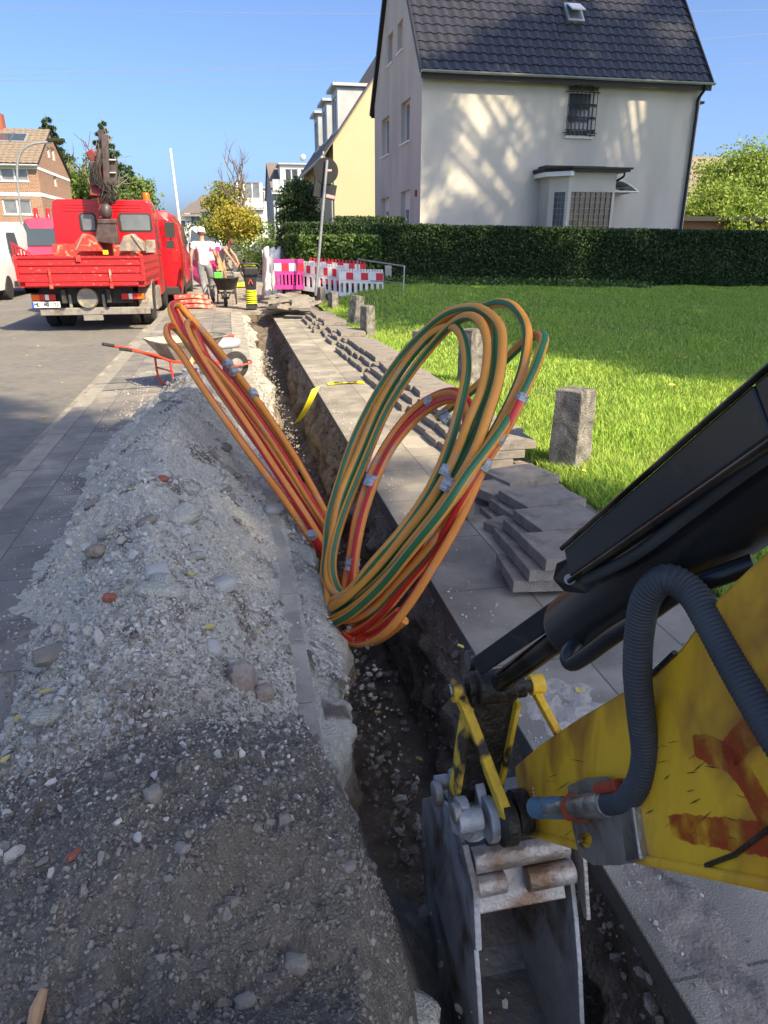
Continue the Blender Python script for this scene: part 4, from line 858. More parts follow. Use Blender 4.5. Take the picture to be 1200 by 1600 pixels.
# ================================================================ wheelbarrows and small things on the left
def wheelbarrow(name, label, tray_m, frame_m, group=None):
    """built heading +Y: wheel in front at y=.75, grips at y=-.75"""
    t = thing(name, label, 'wheelbarrow', (0, 0, 0), 0, group)
    tr = MB(); top = [(-.33, -.30), (.33, -.30), (.29, .48), (.12, .62), (-.12, .62), (-.29, .48)]; bot = [(-.20, -.12), (.20, -.12), (.17, .30), (.08, .36), (-.08, .36), (-.17, .30)]
    V = [(x, y, .62+.02*(y > .4)) for x, y in top]+[(x, y, .36) for x, y in bot]+[(x*.97, y*.97, .62+.02*(y > .4)) for x, y in top]+[(x*.96, y*.96, .37) for x, y in bot]
    F = []
    for k in range(6):
        j = (k+1) % 6; F += [(k, j, 6+j, 6+k), (12+k, 18+k, 18+j, 12+j), (k, 12+k, 12+j, j)]
    F += [(6, 7, 8, 9, 10, 11), (23, 22, 21, 20, 19, 18)]
    tr.add(V, F); tray = tr.build('tray', tray_m, t, smooth=30)
    rim = MB(); rp = [Vector((x, y, .625+.02*(y > .4))) for x, y in top]; rim.tube(spline(rp+[rp[0]], 4), .011, 8); rim.build('rim', tray_m, tray, smooth=60)
    f = MB()
    for s_ in (-1, 1):
        f.tube(spline([(s_*.05, .78, .19), (s_*.10, .5, .27), (s_*.18, .25, .33), (s_*.22, -.15, .37), (s_*.26, -.45, .50), (s_*.27, -.72, .58)], 6), .017, 12)
        f.tube(spline([(s_*.20, .22, .33), (s_*.22, .15, .15), (s_*.23, .02, .02), (s_*.23, -.12, .02), (s_*.23, -.20, .12), (s_*.22, -.22, .38)], 6), .014, 10)
    f.tube([(-.22, -.2, .25), (.22, -.2, .25)], .012, 8); f.tube([(-.20, .2, .3), (.20, .2, .3)], .012, 8)
    f.tube(spline([(-.05, .78, .19), (-.10, .98, .22), (0, 1.02, .24), (.10, .98, .22), (.05, .78, .19)], 5), .012, 8)
    f.build('frame', frame_m, t, smooth=60)
    for s_ in (-1, 1): MB().tube([(s_*.27, -.70, .575), (s_*.272, -.84, .612)], .021, 12).build('grip', 'tyre', t, smooth=50, bev=.004)
    wh = MB(); wh.lathe([(.10, -.03), (.165, -.04), (.19, -.02), (.195, 0), (.19, .02), (.165, .04), (.10, .03)], (0, .80, .195), 28, 'X'); whl = wh.build('wheel', 'tyre', t, smooth=50)
    MB().lathe([(.02, -.045), (.105, -.03), (.105, .03), (.02, .045)], (0, .80, .195), 20, 'X').build('hub', 'rim_steel', whl, smooth=40)
    return t, tray
wb, tray = wheelbarrow('wheelbarrow', 'wheelbarrow with red frame and grey tray standing on the left pavement', 'tray_metal', 'red_frame')
wb.location = (-.60, 7.9, 0); wb.rotation_euler = (0, 0, R(-60)); wb.scale = (.80, .84, .80)
wf, trayf = wheelbarrow('wheelbarrow', 'dark wheelbarrow seen from its wheel end carrying a green canister', 'chassis', 'chassis')
wf.location = (-.13, 18.9, 0); wf.rotation_euler = (0, 0, R(178)); wf.scale = (1, 1, 1)
cn = thing('canister', 'bright green canister standing in the far dark wheelbarrow', 'canister', (-.30, 19.0, .5)); MB().box((-.30, 19.0, .62), (.20, .14, .28)).build('body', 'canister_green', cn, bev=.02); MB().tube([(-.33, 19, .80), (-.26, 19, .80)], .02, 10).build('handle', 'canister_green', cn); MB().cyl((-.24, 19, .75), (-.24, 19, .80), .025, n=12).build('cap', 'ink', cn)
# shovel leaning in far barrow
sh = thing('shovel', 'shovel standing upright in the far wheelbarrow', 'shovel', (-.05, 19.1, .5)); MB().tube([(-.08, 19.1, .5), (-.28, 19.2, 1.25)], .014, 8).build('shaft', 'wood', sh); MB().box((-.06, 19.08, .48), (.18, .02, .22)).build('blade', 'dull_metal', sh)
pl = MB(); pl.beam(G(264, 628, 0), P(303, 558, 7.3), .045, .022, up=(0, 1, 0)); tag(pl.build('wooden_stake', 'wood', bev=.003), 'thin wooden stake leaning against the red wheelbarrow', 'stake')
g = G(352, 543); st_ = MB(); 
tag(lump('cement_bag', 'grey crumpled bag lying on the pavement behind the red wheelbarrow', 'bag', g.x, g.y, (.42, .34, .16), 'tarp', .3, z=.07), None, None)
bs = thing('hand_brush', 'small red hand brush lying on the grey bag', 'brush', (g.x+.02, g.y-.02, .15)); MB().box((g.x+.05, g.y-.03, .175), (.20, .06, .025)).build('handle', 'red_plastic', bs, bev=.008); MB().box((g.x+.05, g.y-.03, .15), (.18, .05, .03)).build('bristles', 'red_plastic', bs)
# stacked red recycled-plastic barrier feet
gr = 'red barrier feet stacked on the pavement'
for k, lab in enumerate(('lowest red barrier foot of the stack beside the truck', 'middle red barrier foot of the stack beside the truck', 'topmost dusty barrier foot of the stack beside the truck')):
    g = G(305-3*k, 483, 0); mb = MB(); V = []; L_x, L_y, hz_ = .42-.02*k, .19, .085
    pts = spline([(-L_x, 0, 0), (-L_x*.5, 0, .012), (0, 0, .025), (L_x*.5, 0, .012), (L_x, 0, 0)], 4)
    for p in pts: V += [(p.x, -L_y, p.z), (p.x, L_y, p.z), (p.x, L_y*.9, p.z+hz_), (p.x, -L_y*.9, p.z+hz_)]
    n = len(pts); F = [(0, 3, 2, 1), (4*n-4, 4*n-3, 4*n-2, 4*n-1)]
    for i in range(n-1):
        for q in range(4): F.append((4*i+q, 4*i+(q+1) % 4, 4*i+4+(q+1) % 4, 4*i+4+q))
    mb.add(V, F); o = mb.build('barrier_foot', 'red_plastic' if k < 2 else 'scuffed_red', bev=.01); o.location = (g.x, g.y+.2, .004+.105*k); o.rotation_euler = (0, 0, R(5*k-3)); tag(o, lab, 'barrier foot', gr)
# leaning white pole
p0 = G(291, 452); p1 = AY(266, 232, p0.y); tag(MB().tube([p0, p0+(p1-p0)*.5+Vector((.03, 0, 0)), p1], [.038, .04, .036], 12).build('leaning_pole', 'white_paint', smooth=60), 'tall thin white pole leaning beside the truck', 'pole')
# tamping rammer
rm = thing('tamping_rammer', 'black and yellow trench rammer standing at the far end of the trench', 'rammer', (.42, 17.0, 0))
rx, ry, k = .43, 17.2, 1.0
g = AY(392, 480, 16.2); z0 = 0.02
MB().box((rx, ry, z0+.05), (.26, .32, .07)).build('foot', 'chassis', rm, bev=.01)
bel = MB(); pr2 = [(.105, z0+.08)]
for i in range(7): zz = z0+.12+i*.045; pr2 += [(.135, zz), (.105, zz+.022)]
bel.lathe([(r, z) for r, z in pr2], (rx, ry, 0), 24, mi=0); b_ = bel.build('bellows', ['rammer_yellow', 'rammer_black'], rm, smooth=20)
for i, p_ in enumerate(b_.data.polygons): p_.material_index = 1 if (i//24) % 4 in (0, ) else 0
MB().box((rx, ry, z0+.60), (.24, .26, .34), taper=1.15).build('housing', 'rammer_black', rm, bev=.03)
MB().box((rx+.02, ry-.02, z0+.82), (.33, .34, .20)).build('engine', 'rammer_black', rm, bev=.04)
MB().box((rx, ry, z0+.96), (.28, .34, .07)).build('fuel_tank', 'rammer_yellow', rm, bev=.03)
hnd = MB(); hnd.tube(spline([(rx-.15, ry-.1, z0+.70), (rx-.21, ry-.1, z0+.84), (rx-.2, ry-.15, z0+.97), (rx, ry-.2, z0+.99), (rx+.2, ry-.15, z0+.97), (rx+.21, ry-.1, z0+.84), (rx+.15, ry-.1, z0+.70)], 6), .017, 10); hnd.build('handle', 'crane_grey', rm, smooth=60)
lg = MB(); c_ = Vector((rx, ry-.172, z0+.60)); lg.beam(c_+Vector((-.05, 0, -.05)), c_+Vector((0, 0, .06)), .02, .006, up=(0, 1, 0)); lg.beam(c_+Vector((.05, -.001, -.05)), c_+Vector((0, -.001, .06)), .02, .006, up=(0, 1, 0)); lg.build('emblem', 'red_plastic', rm)
# ================================================================ walls with real openings
def clip(poly, a, b, c):     # keep a*x+b*y<=c
    out = []
    for i in range(len(poly)):
        p, q = poly[i], poly[(i+1) % len(poly)]; dp = a*p[0]+b*p[1]-c; dq = a*q[0]+b*q[1]-c
        if dp <= 0: out.append(p)
        if (dp < 0 < dq) or (dq < 0 < dp): t = dp/(dp-dq); out.append((p[0]+(q[0]-p[0])*t, p[1]+(q[1]-p[1])*t))
    return out
def wall(mb, o, u, n, W, H, holes, reveal=.14, gable=None):
    """wall sheet from o along u, openings (x,z,w,h); reveals go inwards (-n); gable=(ridge height) clips to a pitched outline"""
    o = Vector(o); u = Vector(u); n = Vector(n); xs = sorted({0, W, W/2}|{h[0] for h in holes}|{h[0]+h[2] for h in holes}); zs = sorted({0, H}|({gable} if gable else set())|{h[1] for h in holes}|{h[1]+h[3] for h in holes})
    for i in range(len(xs)-1):
        for j in range(len(zs)-1):
            cx, cz = (xs[i]+xs[i+1])/2, (zs[j]+zs[j+1])/2
            if any(h[0] < cx < h[0]+h[2] and h[1] < cz < h[1]+h[3] for h in holes): continue
            poly = [(xs[i], zs[j]), (xs[i+1], zs[j]), (xs[i+1], zs[j+1]), (xs[i], zs[j+1])]
            if gable:
                k = (gable-H)/(W/2); poly = clip(poly, -k, 1, H); poly = clip(poly, k, 1, H+k*W)
            if len(poly) >= 3: mb.add([o+u*x+Vector((0, 0, z)) for x, z in poly], [tuple(range(len(poly)))])
    for x, z, w_, h in holes:
        c = [(x, z), (x+w_, z), (x+w_, z+h), (x, z+h)]
        for k in range(4):
            a, b = c[k], c[(k+1) % 4]; pa, pb = o+u*a[0]+Vector((0, 0, a[1])), o+u*b[0]+Vector((0, 0, b[1]))
            mb.add([pa, pb, pb-n*reveal, pa-n*reveal], [(0, 1, 2, 3)])
def window(par, o, u, n, x, z, w_, h, frame='white_paint', pane='glass', reveal=.12, mull=1, sill=None, fw=.05, shutter=0, bar=0):
    o = Vector(o); u = Vector(u); n = Vector(n); Zv = Vector((0, 0, 1)); b = o-n*reveal
    def bx(mb, x0, x1, z0, z1, d0, d1):
        pts = [b+u*a+Zv*c+n*d for d in (d0, d1) for a, c in ((x0, z0), (x1, z0), (x1, z1), (x0, z1))]
        mb.add(pts, [(0, 1, 2, 3), (7, 6, 5, 4), (0, 4, 5, 1), (1, 5, 6, 2), (2, 6, 7, 3), (3, 7, 4, 0)])
    f = MB(); bx(f, x, x+w_, z, z+fw, -.03, .04); bx(f, x, x+w_, z+h-fw, z+h, -.03, .04); bx(f, x, x+fw, z+fw, z+h-fw, -.03, .04); bx(f, x+w_-fw, x+w_, z+fw, z+h-fw, -.03, .04)
    for i in range(1, mull+1):
        xx = x+w_*i/(mull+1); bx(f, xx-fw*.6, xx+fw*.6, z+fw, z+h-fw, -.028, .038)
    fr = f.build('window', frame, par)
    p = MB(); bx(p, x+fw, x+w_-fw, z+fw, z+h-fw, -.015, 0); p.build('pane', pane, fr)
    if shutter:
        s_ = MB(); k = z+h-fw
        while k-.05 > z+h-fw-(h-2*fw)*shutter: bx(s_, x+fw, x+w_-fw, k-.044, k, .004, .022); k -= .05
        s_.build('roller_shutter', 'white_paint', fr)
    if sill:
        s_ = MB(); bx(s_, x-.05, x+w_+.05, z-.05, z-.001, -.02, reveal+.05); s_.build('sill', sill, fr)
    return fr
def tile_roof(name, par, o, u, v, W, L, m, tw=.30, tl=.34, amp=.048, step=.026, nx=6):
    """pantiled roof sheet: o corner at the eave, u along the eave, v up the slope"""
    o = Vector(o); u = Vector(u).normalized(); v = Vector(v).normalized(); n = u.cross(v); n = n if n.z > 0 else -n
    nt_ = int(round(W/tw)); nr = int(round(L/tl)); tw = W/nt_; tl = L/nr
    xs = np.linspace(0, W, nt_*nx+1); rows = []
    for r in range(nr): rows += [(r*tl, step), ((r+1)*tl-.003, 0)]
    wav = amp*(np.abs(np.sin(xs/tw*math.pi+.4))**1.3); V = []
    jit = _h(np.floor(xs/tw-.0001).astype(np.int64), np.zeros(len(xs), np.int64), 3)
    for k, (d, hgt) in enumerate(rows):
        b = np.array(o+v*d)[None]+np.array(u)[None]*xs[:, None]; hh_ = wav+hgt+.006*_h((xs/tw).astype(np.int64), np.full(len(xs), k//2), 4); V.append(b+np.array(n)[None]*hh_[:, None])
    V = np.array(V); ny, nx_ = V.shape[:2]; i = np.arange(ny*nx_).reshape(ny, nx_); Q = np.stack([i[:-1, :-1], i[:-1, 1:], i[1:, 1:], i[1:, :-1]], -1).reshape(-1, 4)
    return fast_mesh(name, V, Q, m, par, smooth=False)
X_, Y_, Z_ = Vector((1, 0, 0)), Vector((0, 1, 0)), Vector((0, 0, 1))
# ---------------------------------------------------------------- the white house
def white_house():
    x0, x1, y0, y1, ev = 5.60, 14.26, 22.0, 29.0, 6.05; ridge = ev+.10+3.5*1.22; zb = -.05
    t = thing('white_house', 'tall cream plastered house with dark pantile roof behind the long hedge', 'house', (x0, y0, 0))
    W = MB(); D = y1-y0
    def fx(px, py): p = AY(px, py, y0); return p.x-x0, p.z
    a = fx(884, 213); b = fx(930, 142); gw = (a[0], a[1], b[0]-a[0], b[1]-a[1])
    wall(W, (x0, y0, zb), X_, -Y_, x1-x0, ev-zb, [(gw[0], gw[1]-zb, gw[2], gw[3])], .16)
    # street gable: opening positions measured down the wall
    def gx(px, py): p = AX(px, py, x0); return p.y, p.z
    holes = []
    for (pl, pr_, pt, pb) in ((606.5, 614, 52, 99), (621, 629.5, 33, 80), (596.5, 608, 184, 243), (626.5, 641, 157, 222), (596, 608, 309, 352), (626, 640, 298, 356)):
        ya = gx(pl, (pt+pb)/2)[0]; yb = gx(pr_, (pt+pb)/2)[0]; zt = gx((pl+pr_)/2, pt)[1]; zl = gx((pl+pr_)/2, pb)[1]; holes.append((y1-ya, zl, ya-yb, zt-zl))
    hl = [(q[0], q[1]-zb, q[2], q[3]) for q in holes]
    wall(W, (x0, y1, zb), -Y_, -X_, D, ev+.05-zb, hl, .20, gable=ridge-zb)
    W.add([(x1, y0, zb), (x1, y1, zb), (x1, y1, ev+.05), (x1, (y0+y1)/2, ridge), (x1, y0, ev+.05)], [(0, 1, 2, 3, 4)])
    W.add([(x0, y1, zb), (x1, y1, zb), (x1, y1, ev), (x0, y1, ev)], [(0, 1, 2, 3)])
    wl = W.build('wall', 'plaster', t)
    for k, q in enumerate(holes): window(t, (x0, y1, 0), -Y_, -X_, *q, frame='white_paint', pane='glass_pale', reveal=.18, mull=0 if q[2] < .9 else 1, sill='white_paint', fw=.045, shutter=.5 if k >= 4 else .0)
    win = window(t, (x0, y0, 0), X_, -Y_, gw[0], gw[1], gw[2], gw[3], pane='glass', reveal=.14, mull=0, sill='white_paint', fw=.06)
    # wrought iron grille with scrolls
    gm = MB(); gx0, gx1, gz0, gz1 = x0+gw[0]-.05, x0+gw[0]+gw[2]+.05, gw[1]+.03, gw[1]+gw[3]+.06; yy = y0-.10
    for z in (gz0, gz0+.14, gz1-.12, gz1): gm.tube([(gx0-.03, yy, z), (gx1+.03, yy, z)], .013, 6)
    for i in range(8): x = gx0+(gx1-gx0)*i/7; gm.tube([(x, yy, gz0-.02), (x, yy, gz1+.02)], .010, 6)
    def scroll(cx, cz, r, s_=1, turns=1.4, ph=0):
        pts = [(cx+s_*r*(1-k/22*.8)*math.cos(ph+turns*2*math.pi*k/22), yy-.012, cz+r*(1-k/22*.8)*math.sin(ph+turns*2*math.pi*k/22)) for k in range(23)]; gm.tube(pts, .013, 5)
    for i in range(7):
        x = gx0+(gx1-gx0)*(i+.5)/7; scroll(x, gz1-.06, .045, 1 if i % 2 else -1); scroll(x, gz0+.07, .045, -1 if i % 2 else 1)
        for zz in (.35, .62): scroll(x, gz0+(gz1-gz0)*zz, .05, 1 if i % 2 else -1)
    cx = (gx0+gx1)/2
    for s_ in (-1, 1):
        scroll(cx+s_*.10, gz1+.10, .075, s_, ph=math.pi); scroll(cx+s_*.26, gz1+.07, .055, s_, ph=math.pi); scroll(cx+s_*.05, gz1+.21, .045, s_, ph=math.pi); scroll(cx+s_*.38, gz0+.08, .05, s_)
        for z in (gz0+.06, gz1-.12): gm.tube([(cx+s_*.42, yy, z), (cx+s_*.52, yy, z), (cx+s_*.52, yy+.09, z)], .009, 6)
    gm.build('window_grille', 'black_iron', t)
    # roof
    ov = .28; y_e = y0-ov; slope = Vector((0, 3.5, ridge-ev-.05)).normalized(); rise = (ridge-ev-.05)/3.5; ze = ev+.05-ov*rise+.10
    L = (Vector((0, (y0+y1)/2, ridge+.10))-Vector((0, y_e, ze))).length
    rx0, rx1 = x0-.10, x1+.12
    rf = tile_roof('roof', t, (rx0, y_e, ze), X_, slope, rx1-rx0, L, 'roof_dark')
    tile_roof('roof', t, (rx1, y1+ov, ze), -X_, Vector((0, -3.5, ridge-ev-.05)), rx1-rx0, L, 'roof_dark')
    ym = (y0+y1)/2
    un = MB(); und = [(rx0+.02, y_e, ze-.03), (rx0+.02, ym, ridge+.06), (rx0+.02, y1+ov, ze-.03), (rx0+.02, y1+ov, ze-.10), (rx0+.02, ym, ridge-.03), (rx0+.02, y_e, ze-.10)]
    un.prism(und, (rx1-rx0-.04, 0, 0)); un.build('roof_boarding', 'black_iron', t)
    for xx in (rx0-.03, rx1-.01):
        vb = MB(); vb.beam((xx+.02, y_e, ze-.01), (xx+.02, ym, ridge+.11), .05, .14); vb.beam((xx+.02, ym, ridge+.11), (xx+.02, y1+ov, ze-.01), .05, .14); vb.build('verge', 'black_iron', t)
    MB().tube([(rx0-.03, ym, ridge+.14), (rx1+.03, ym, ridge+.14)], .09, 12).build('ridge_tiles', 'roof_dark', t, smooth=40)
    gt = MB(); V = []
    for x in (rx0-.02, rx1+.06):
        for k in range(9): a = math.pi+math.pi*k/8; V.append((x, y_e-.06+.065*math.cos(a), ze-.0+.065*math.sin(a)))
        for k in range(9): a = 2*math.pi-math.pi*k/8; V.append((x, y_e-.06+.058*math.cos(a), ze-.0+.058*math.sin(a)))
    gt.add(V, [(k, (k+1) % 18, 18+(k+1) % 18, 18+k) for k in range(18)]); gt.build('gutter', 'zinc', t, smooth=60)
    MB().bb(rx0, rx1+.02, y_e+.012, y_e+.04, ze-.19, ze-.02).build('fascia', 'black_iron', t)
    dp = MB(); xd = x1-.10; dp.tube(spline([(xd+.02, y_e-.04, ze-.05), (xd, y_e-.02, ze-.16), (xd-.02, y0-.07, ze-.38), (xd-.02, y0-.07, ze-.6)], 5)+[Vector((xd-.02, y0-.07, 3)), Vector((xd-.02, y0-.07, 0))], .045, 12); dp.build('downpipe', 'black_iron', t, smooth=60)
    # roof window
    p = PL(895, 24, Vector((0, y_e, ze)), X_.cross(slope)); n_ = X_.cross(slope); n_ = n_ if n_.z > 0 else -n_
    M = Matrix((X_, slope, n_)).transposed(); q = p+n_*.07
    rw = MB(); rw.box(q, (.52, .70, .10), rot=M); r_ = rw.build('roof_window', 'zinc', t, bev=.01)
    MB().box(q+n_*.055+slope*.0, (.40, .56, .012), rot=M).build('pane', 'glass_pale', r_)
    sash = MB(); sash.beam(q+n_*.10+slope*.24-X_*.0, q+n_*.28-slope*.22, .42, .03, up=n_); sash.build('open_sash', 'white_paint', r_)
    # porch
    pw = thing  # (the porch is part of the house)
    yb = y0-1.15; fx0 = AY(888, 300, yb).x; fx1 = AY(961, 300, yb).x; zt = AY(900, 268, yb).z
    pm = MB(); po = [(fx0-.42, y0+.0), (fx0-.42, y0-.75), (fx0, yb), (fx1, yb), (fx1, y0)]
    wz0 = AY(900, 362, yb).z-.3; wz1 = AY(920, 300, yb).z; wx0 = AY(891, 320, yb).x-fx0; wx1 = AY(955, 320, yb).x-fx0
    wall(pm, (fx0, yb, zb), X_, -Y_, fx1-fx0, zt-zb, [(wx0, wz0-zb, wx1-wx0, wz1-wz0)], .08)
    a = Vector((fx0-.42, y0-.75, zb)); u_ = Vector((fx0, yb, zb))-a; ul = u_.length; u_ = u_/ul; nn_ = Vector((u_.y, -u_.x, 0)); sw = (ul*.28, ul*.86)
    wall(pm, a, u_, nn_, ul, zt-zb, [(sw[0], wz0-zb, sw[1]-sw[0], wz1-wz0)], .08)
    pm.add([(fx0-.42, y0, zb), (fx0-.42, y0-.75, zb), (fx0-.42, y0-.75, zt), (fx0-.42, y0, zt)], [(0, 1, 2, 3)]); pm.add([(fx1, yb, zb), (fx1, y0, zb), (fx1, y0, zt), (fx1, yb, zt)], [(0, 1, 2, 3)])
    porch = pm.build('porch', 'plaster', t)
    bars = MB(); bz = wz0
    yy = yb-.001; w0, w1 = fx0+wx0, fx0+wx1
    MB().bb(w0, w1, yb+.05, yb+.07, wz0, wz1).build('pane', 'glass_block', porch)
    for i in range(9): x = w0+(w1-w0)*i/8; bars.bb(x-.008, x+.008, yb+.012, yb+.038, wz0, wz1)
    k = wz0
    while k < wz1: bars.bb(w0, w1, yb+.014, yb+.036, k-.008, k+.008); k += .155
    bars.build('glazing_bars', 'dull_metal', porch)
    c = a+u_*((sw[0]+sw[1])/2)-nn_*.05; M2 = Matrix((u_, -nn_, Z_)).transposed()
    MB().box((c.x, c.y, (wz0+wz1)/2), (sw[1]-sw[0], .02, wz1-wz0), rot=M2).build('pane', 'glass', porch)
    b2 = MB()
    for i in range(4): q = a+u_*(sw[0]+(sw[1]-sw[0])*i/3)-nn_*.03; b2.box((q.x, q.y, (wz0+wz1)/2), (.014, .014, wz1-wz0), rot=M2)
    k = wz0
    while k < wz1: b2.box((c.x+nn_.x*.02, c.y+nn_.y*.02, k), (sw[1]-sw[0], .014, .014), rot=M2); k += .155
    b2.build('glazing_bars', 'dull_metal', porch)
    pr = MB(); rp = [(fx0-.62, y0), (fx0-.62, y0-.85), (fx0-.02, yb-.22), (fx1+.30, yb-.22), (fx1+.30, y0)]
    pr.prism([(x, y, zt) for x, y in rp], (0, 0, .06)); pr.prism([(x, y, zt+.061) for x, y in [(fx0-.66, y0-.005), (fx0-.66, y0-.9), (fx0-.04, yb-.27), (fx1+.36, yb-.27), (fx1+.36, y0-.005)]], (0, 0, .05)); pr.bb(fx0-.5, fx1-.1, y0-.62, y0-.02, zt+.112, zt+.20)
    q = pr.build('porch_roof', 'black_iron', porch)
    MB().prism([(fx0-.61, y0-.003, zt-.12), (fx0-.61, y0-.84, zt-.12), (fx0-.05, yb-.19, zt-.12), (fx0+.04, yb-.19, zt-.12), (fx0+.04, y0-.003, zt-.12)], (0, 0, .119)).build('fascia', 'white_paint', porch)
    MB().tube(spline([(fx1+.12, yb-.20, zt), (fx1+.12, yb-.18, zt-.12), (fx1+.02, yb+.02, zt-.22)], 5), .03, 8).build('downpipe', 'black_iron', porch)
    # glass canopy over the side door
    cz = AY(985, 300, y0-.5).z; cx0 = fx1+.01; cn_ = MB(); pts = [(cx0, cz+.28), (cx0+.30, cz+.26), (cx0+.6, cz+.13), (cx0+.85, cz-.02)]
    for yy in (y0-.95, y0-.06):
        cn_.tube(spline([(x, yy, z) for x, z in pts], 5), .022, 8); cn_.tube([(cx0, yy, cz-.02), (cx0+.85, yy, cz-.03)], .028, 8)
    for x, z in pts: cn_.tube([(x, y0-.95, z), (x, y0-.06, z)], .02, 8)
    cp = cn_.build('canopy', 'white_paint', porch, smooth=60)
    V = []
    for x, z in pts: V += [(x, y0-.95, z+.02), (x, y0-.06, z+.02)]
    MB().add(V, [(2*i, 2*i+1, 2*i+3, 2*i+2) for i in range(3)]).build('canopy_glass', 'glass_pale', cp)
    p = AX(651, 302, x0); MB().box((x0-.03, p.y, p.z), (.05, .12, .17)).build('wall_box', 'brick_red', t, bev=.008)
    p = AY(1103, 158, y0); MB().box((p.x+.02, y0+.3, p.z), (.16, .2, .07)).build('wall_lamp', 'black_iron', t, bev=.01)
white_house()
# ---------------------------------------------------------------- a simpler house with a pitched roof, ridge along its own x
def house(name, label, loc, rz, W, D, ev, rh, wm, rm_, front=(), left=(), right=(), ov=.3, bands=(), chimney=None, gutter=True, tiles=False, rwins=(), base=-.2):
    t = thing(name, label, 'house', loc, 0); M = Matrix.Rotation(rz, 4, 'Z'); L0 = Vector(loc)
    kids = []
    W_ = MB(); mxf = lambda v: L0+M.to_3x3() @ Vector(v)
    ux, uy = M.to_3x3() @ X_, M.to_3x3() @ Y_
    wall(W_, mxf((0, 0, base)), ux, -uy, W, ev-base, [(x, z-base, a, b) for x, z, a, b in front], .12)
    wall(W_, mxf((0, D, base)), -uy, -ux, D, ev-base, [(x, z-base, a, b) for x, z, a, b in left], .12, gable=rh-base)
    wall(W_, mxf((W, 0, base)), uy, ux, D, ev-base, [(x, z-base, a, b) for x, z, a, b in right], .12, gable=rh-base)
    W_.add([mxf(q) for q in ((0, D, base), (W, D, base), (W, D, ev), (0, D, ev))], [(0, 1, 2, 3)])
    wl = W_.build('wall', wm, t)
    for q in front: window(t, mxf((0, 0, 0)), ux, -uy, *q, pane='glass_pale', mull=1 if q[2] > 1 else 0, sill='white_paint', fw=.07)
    for q in left: window(t, mxf((0, D, 0)), -uy, -ux, *q, pane='glass_pale', mull=0, fw=.07)
    for q in right: window(t, mxf((W, 0, 0)), uy, ux, *q, pane='glass_pale', mull=0, fw=.07)
    rise = (rh-ev)/(D/2); sl_ = math.hypot(D/2+ov, (D/2+ov)*rise)
    for s_ in (0, 1):
        o = mxf((-ov*.4, -ov, ev-ov*rise+.09)) if not s_ else mxf((W+ov*.4, D+ov, ev-ov*rise+.09)); uu = ux if not s_ else -ux; vv = (uy if not s_ else -uy)*(D/2)+Z_*(rh-ev)
        if tiles: tile_roof('roof', t, o, uu, vv, W+ov*.8, sl_, rm_, tw=.36, tl=.4, amp=.03, step=.03, nx=4)
    rb = MB(); pr = [(-ov, ev-ov*rise), (D/2, rh), (D+ov, ev-ov*rise), (D+ov, ev-ov*rise+.07), (D/2, rh+.08), (-ov, ev-ov*rise+.07)]
    rb.prism([mxf((-ov*.4, y, z)) for y, z in pr], ux*(W+ov*.8)); rb.build('roof' if not tiles else 'roof_boarding', rm_ if not tiles else 'black_iron', t)
    if gutter: MB().tube([mxf((-ov*.4, -ov-.05, ev-ov*rise)), mxf((W+ov*.4, -ov-.05, ev-ov*rise))], .07, 8).build('gutter', 'zinc', t, smooth=60)
    for z, h in bands:
        b = MB(); b.beam(mxf((-.01, -.012, z)), mxf((W+.012, -.012, z)), .03, h); b.beam(mxf((W+.012, -.027, z)), mxf((W+.012, D, z)), .03, h); b.build('string_course', 'white_paint', t)
    if chimney:
        cx, cy, w_, h = chimney; c = MB(); p = mxf((cx, cy, rh+h/2-.3)); c.box(p, (w_, w_, h+.6), rz=rz); ch = c.build('chimney', 'brick_red', t); MB().tube([p+Z_*(h/2+.3), p+Z_*(h/2+1.1)], .09, 10).build('flue', 'zinc', ch, smooth=60)
    for (x, d, w_, l) in rwins:
        vv = ((uy)*(D/2)+Z_*(rh-ev)).normalized(); nn_ = ux.cross(vv); nn_ = nn_ if nn_.z > 0 else -nn_; q = mxf((x, -ov, ev-ov*rise+.12))+vv*d; Mr = Matrix((ux, vv, nn_)).transposed()
        r_ = MB(); r_.box(q, (w_, l, .12), rot=Mr); rr_ = r_.build('roof_window', 'zinc', t); MB().box(q+nn_*.065, (w_*.8, l*.82, .012), rot=Mr).build('pane', 'glass', rr_)
    return t, mxf, ux, uy
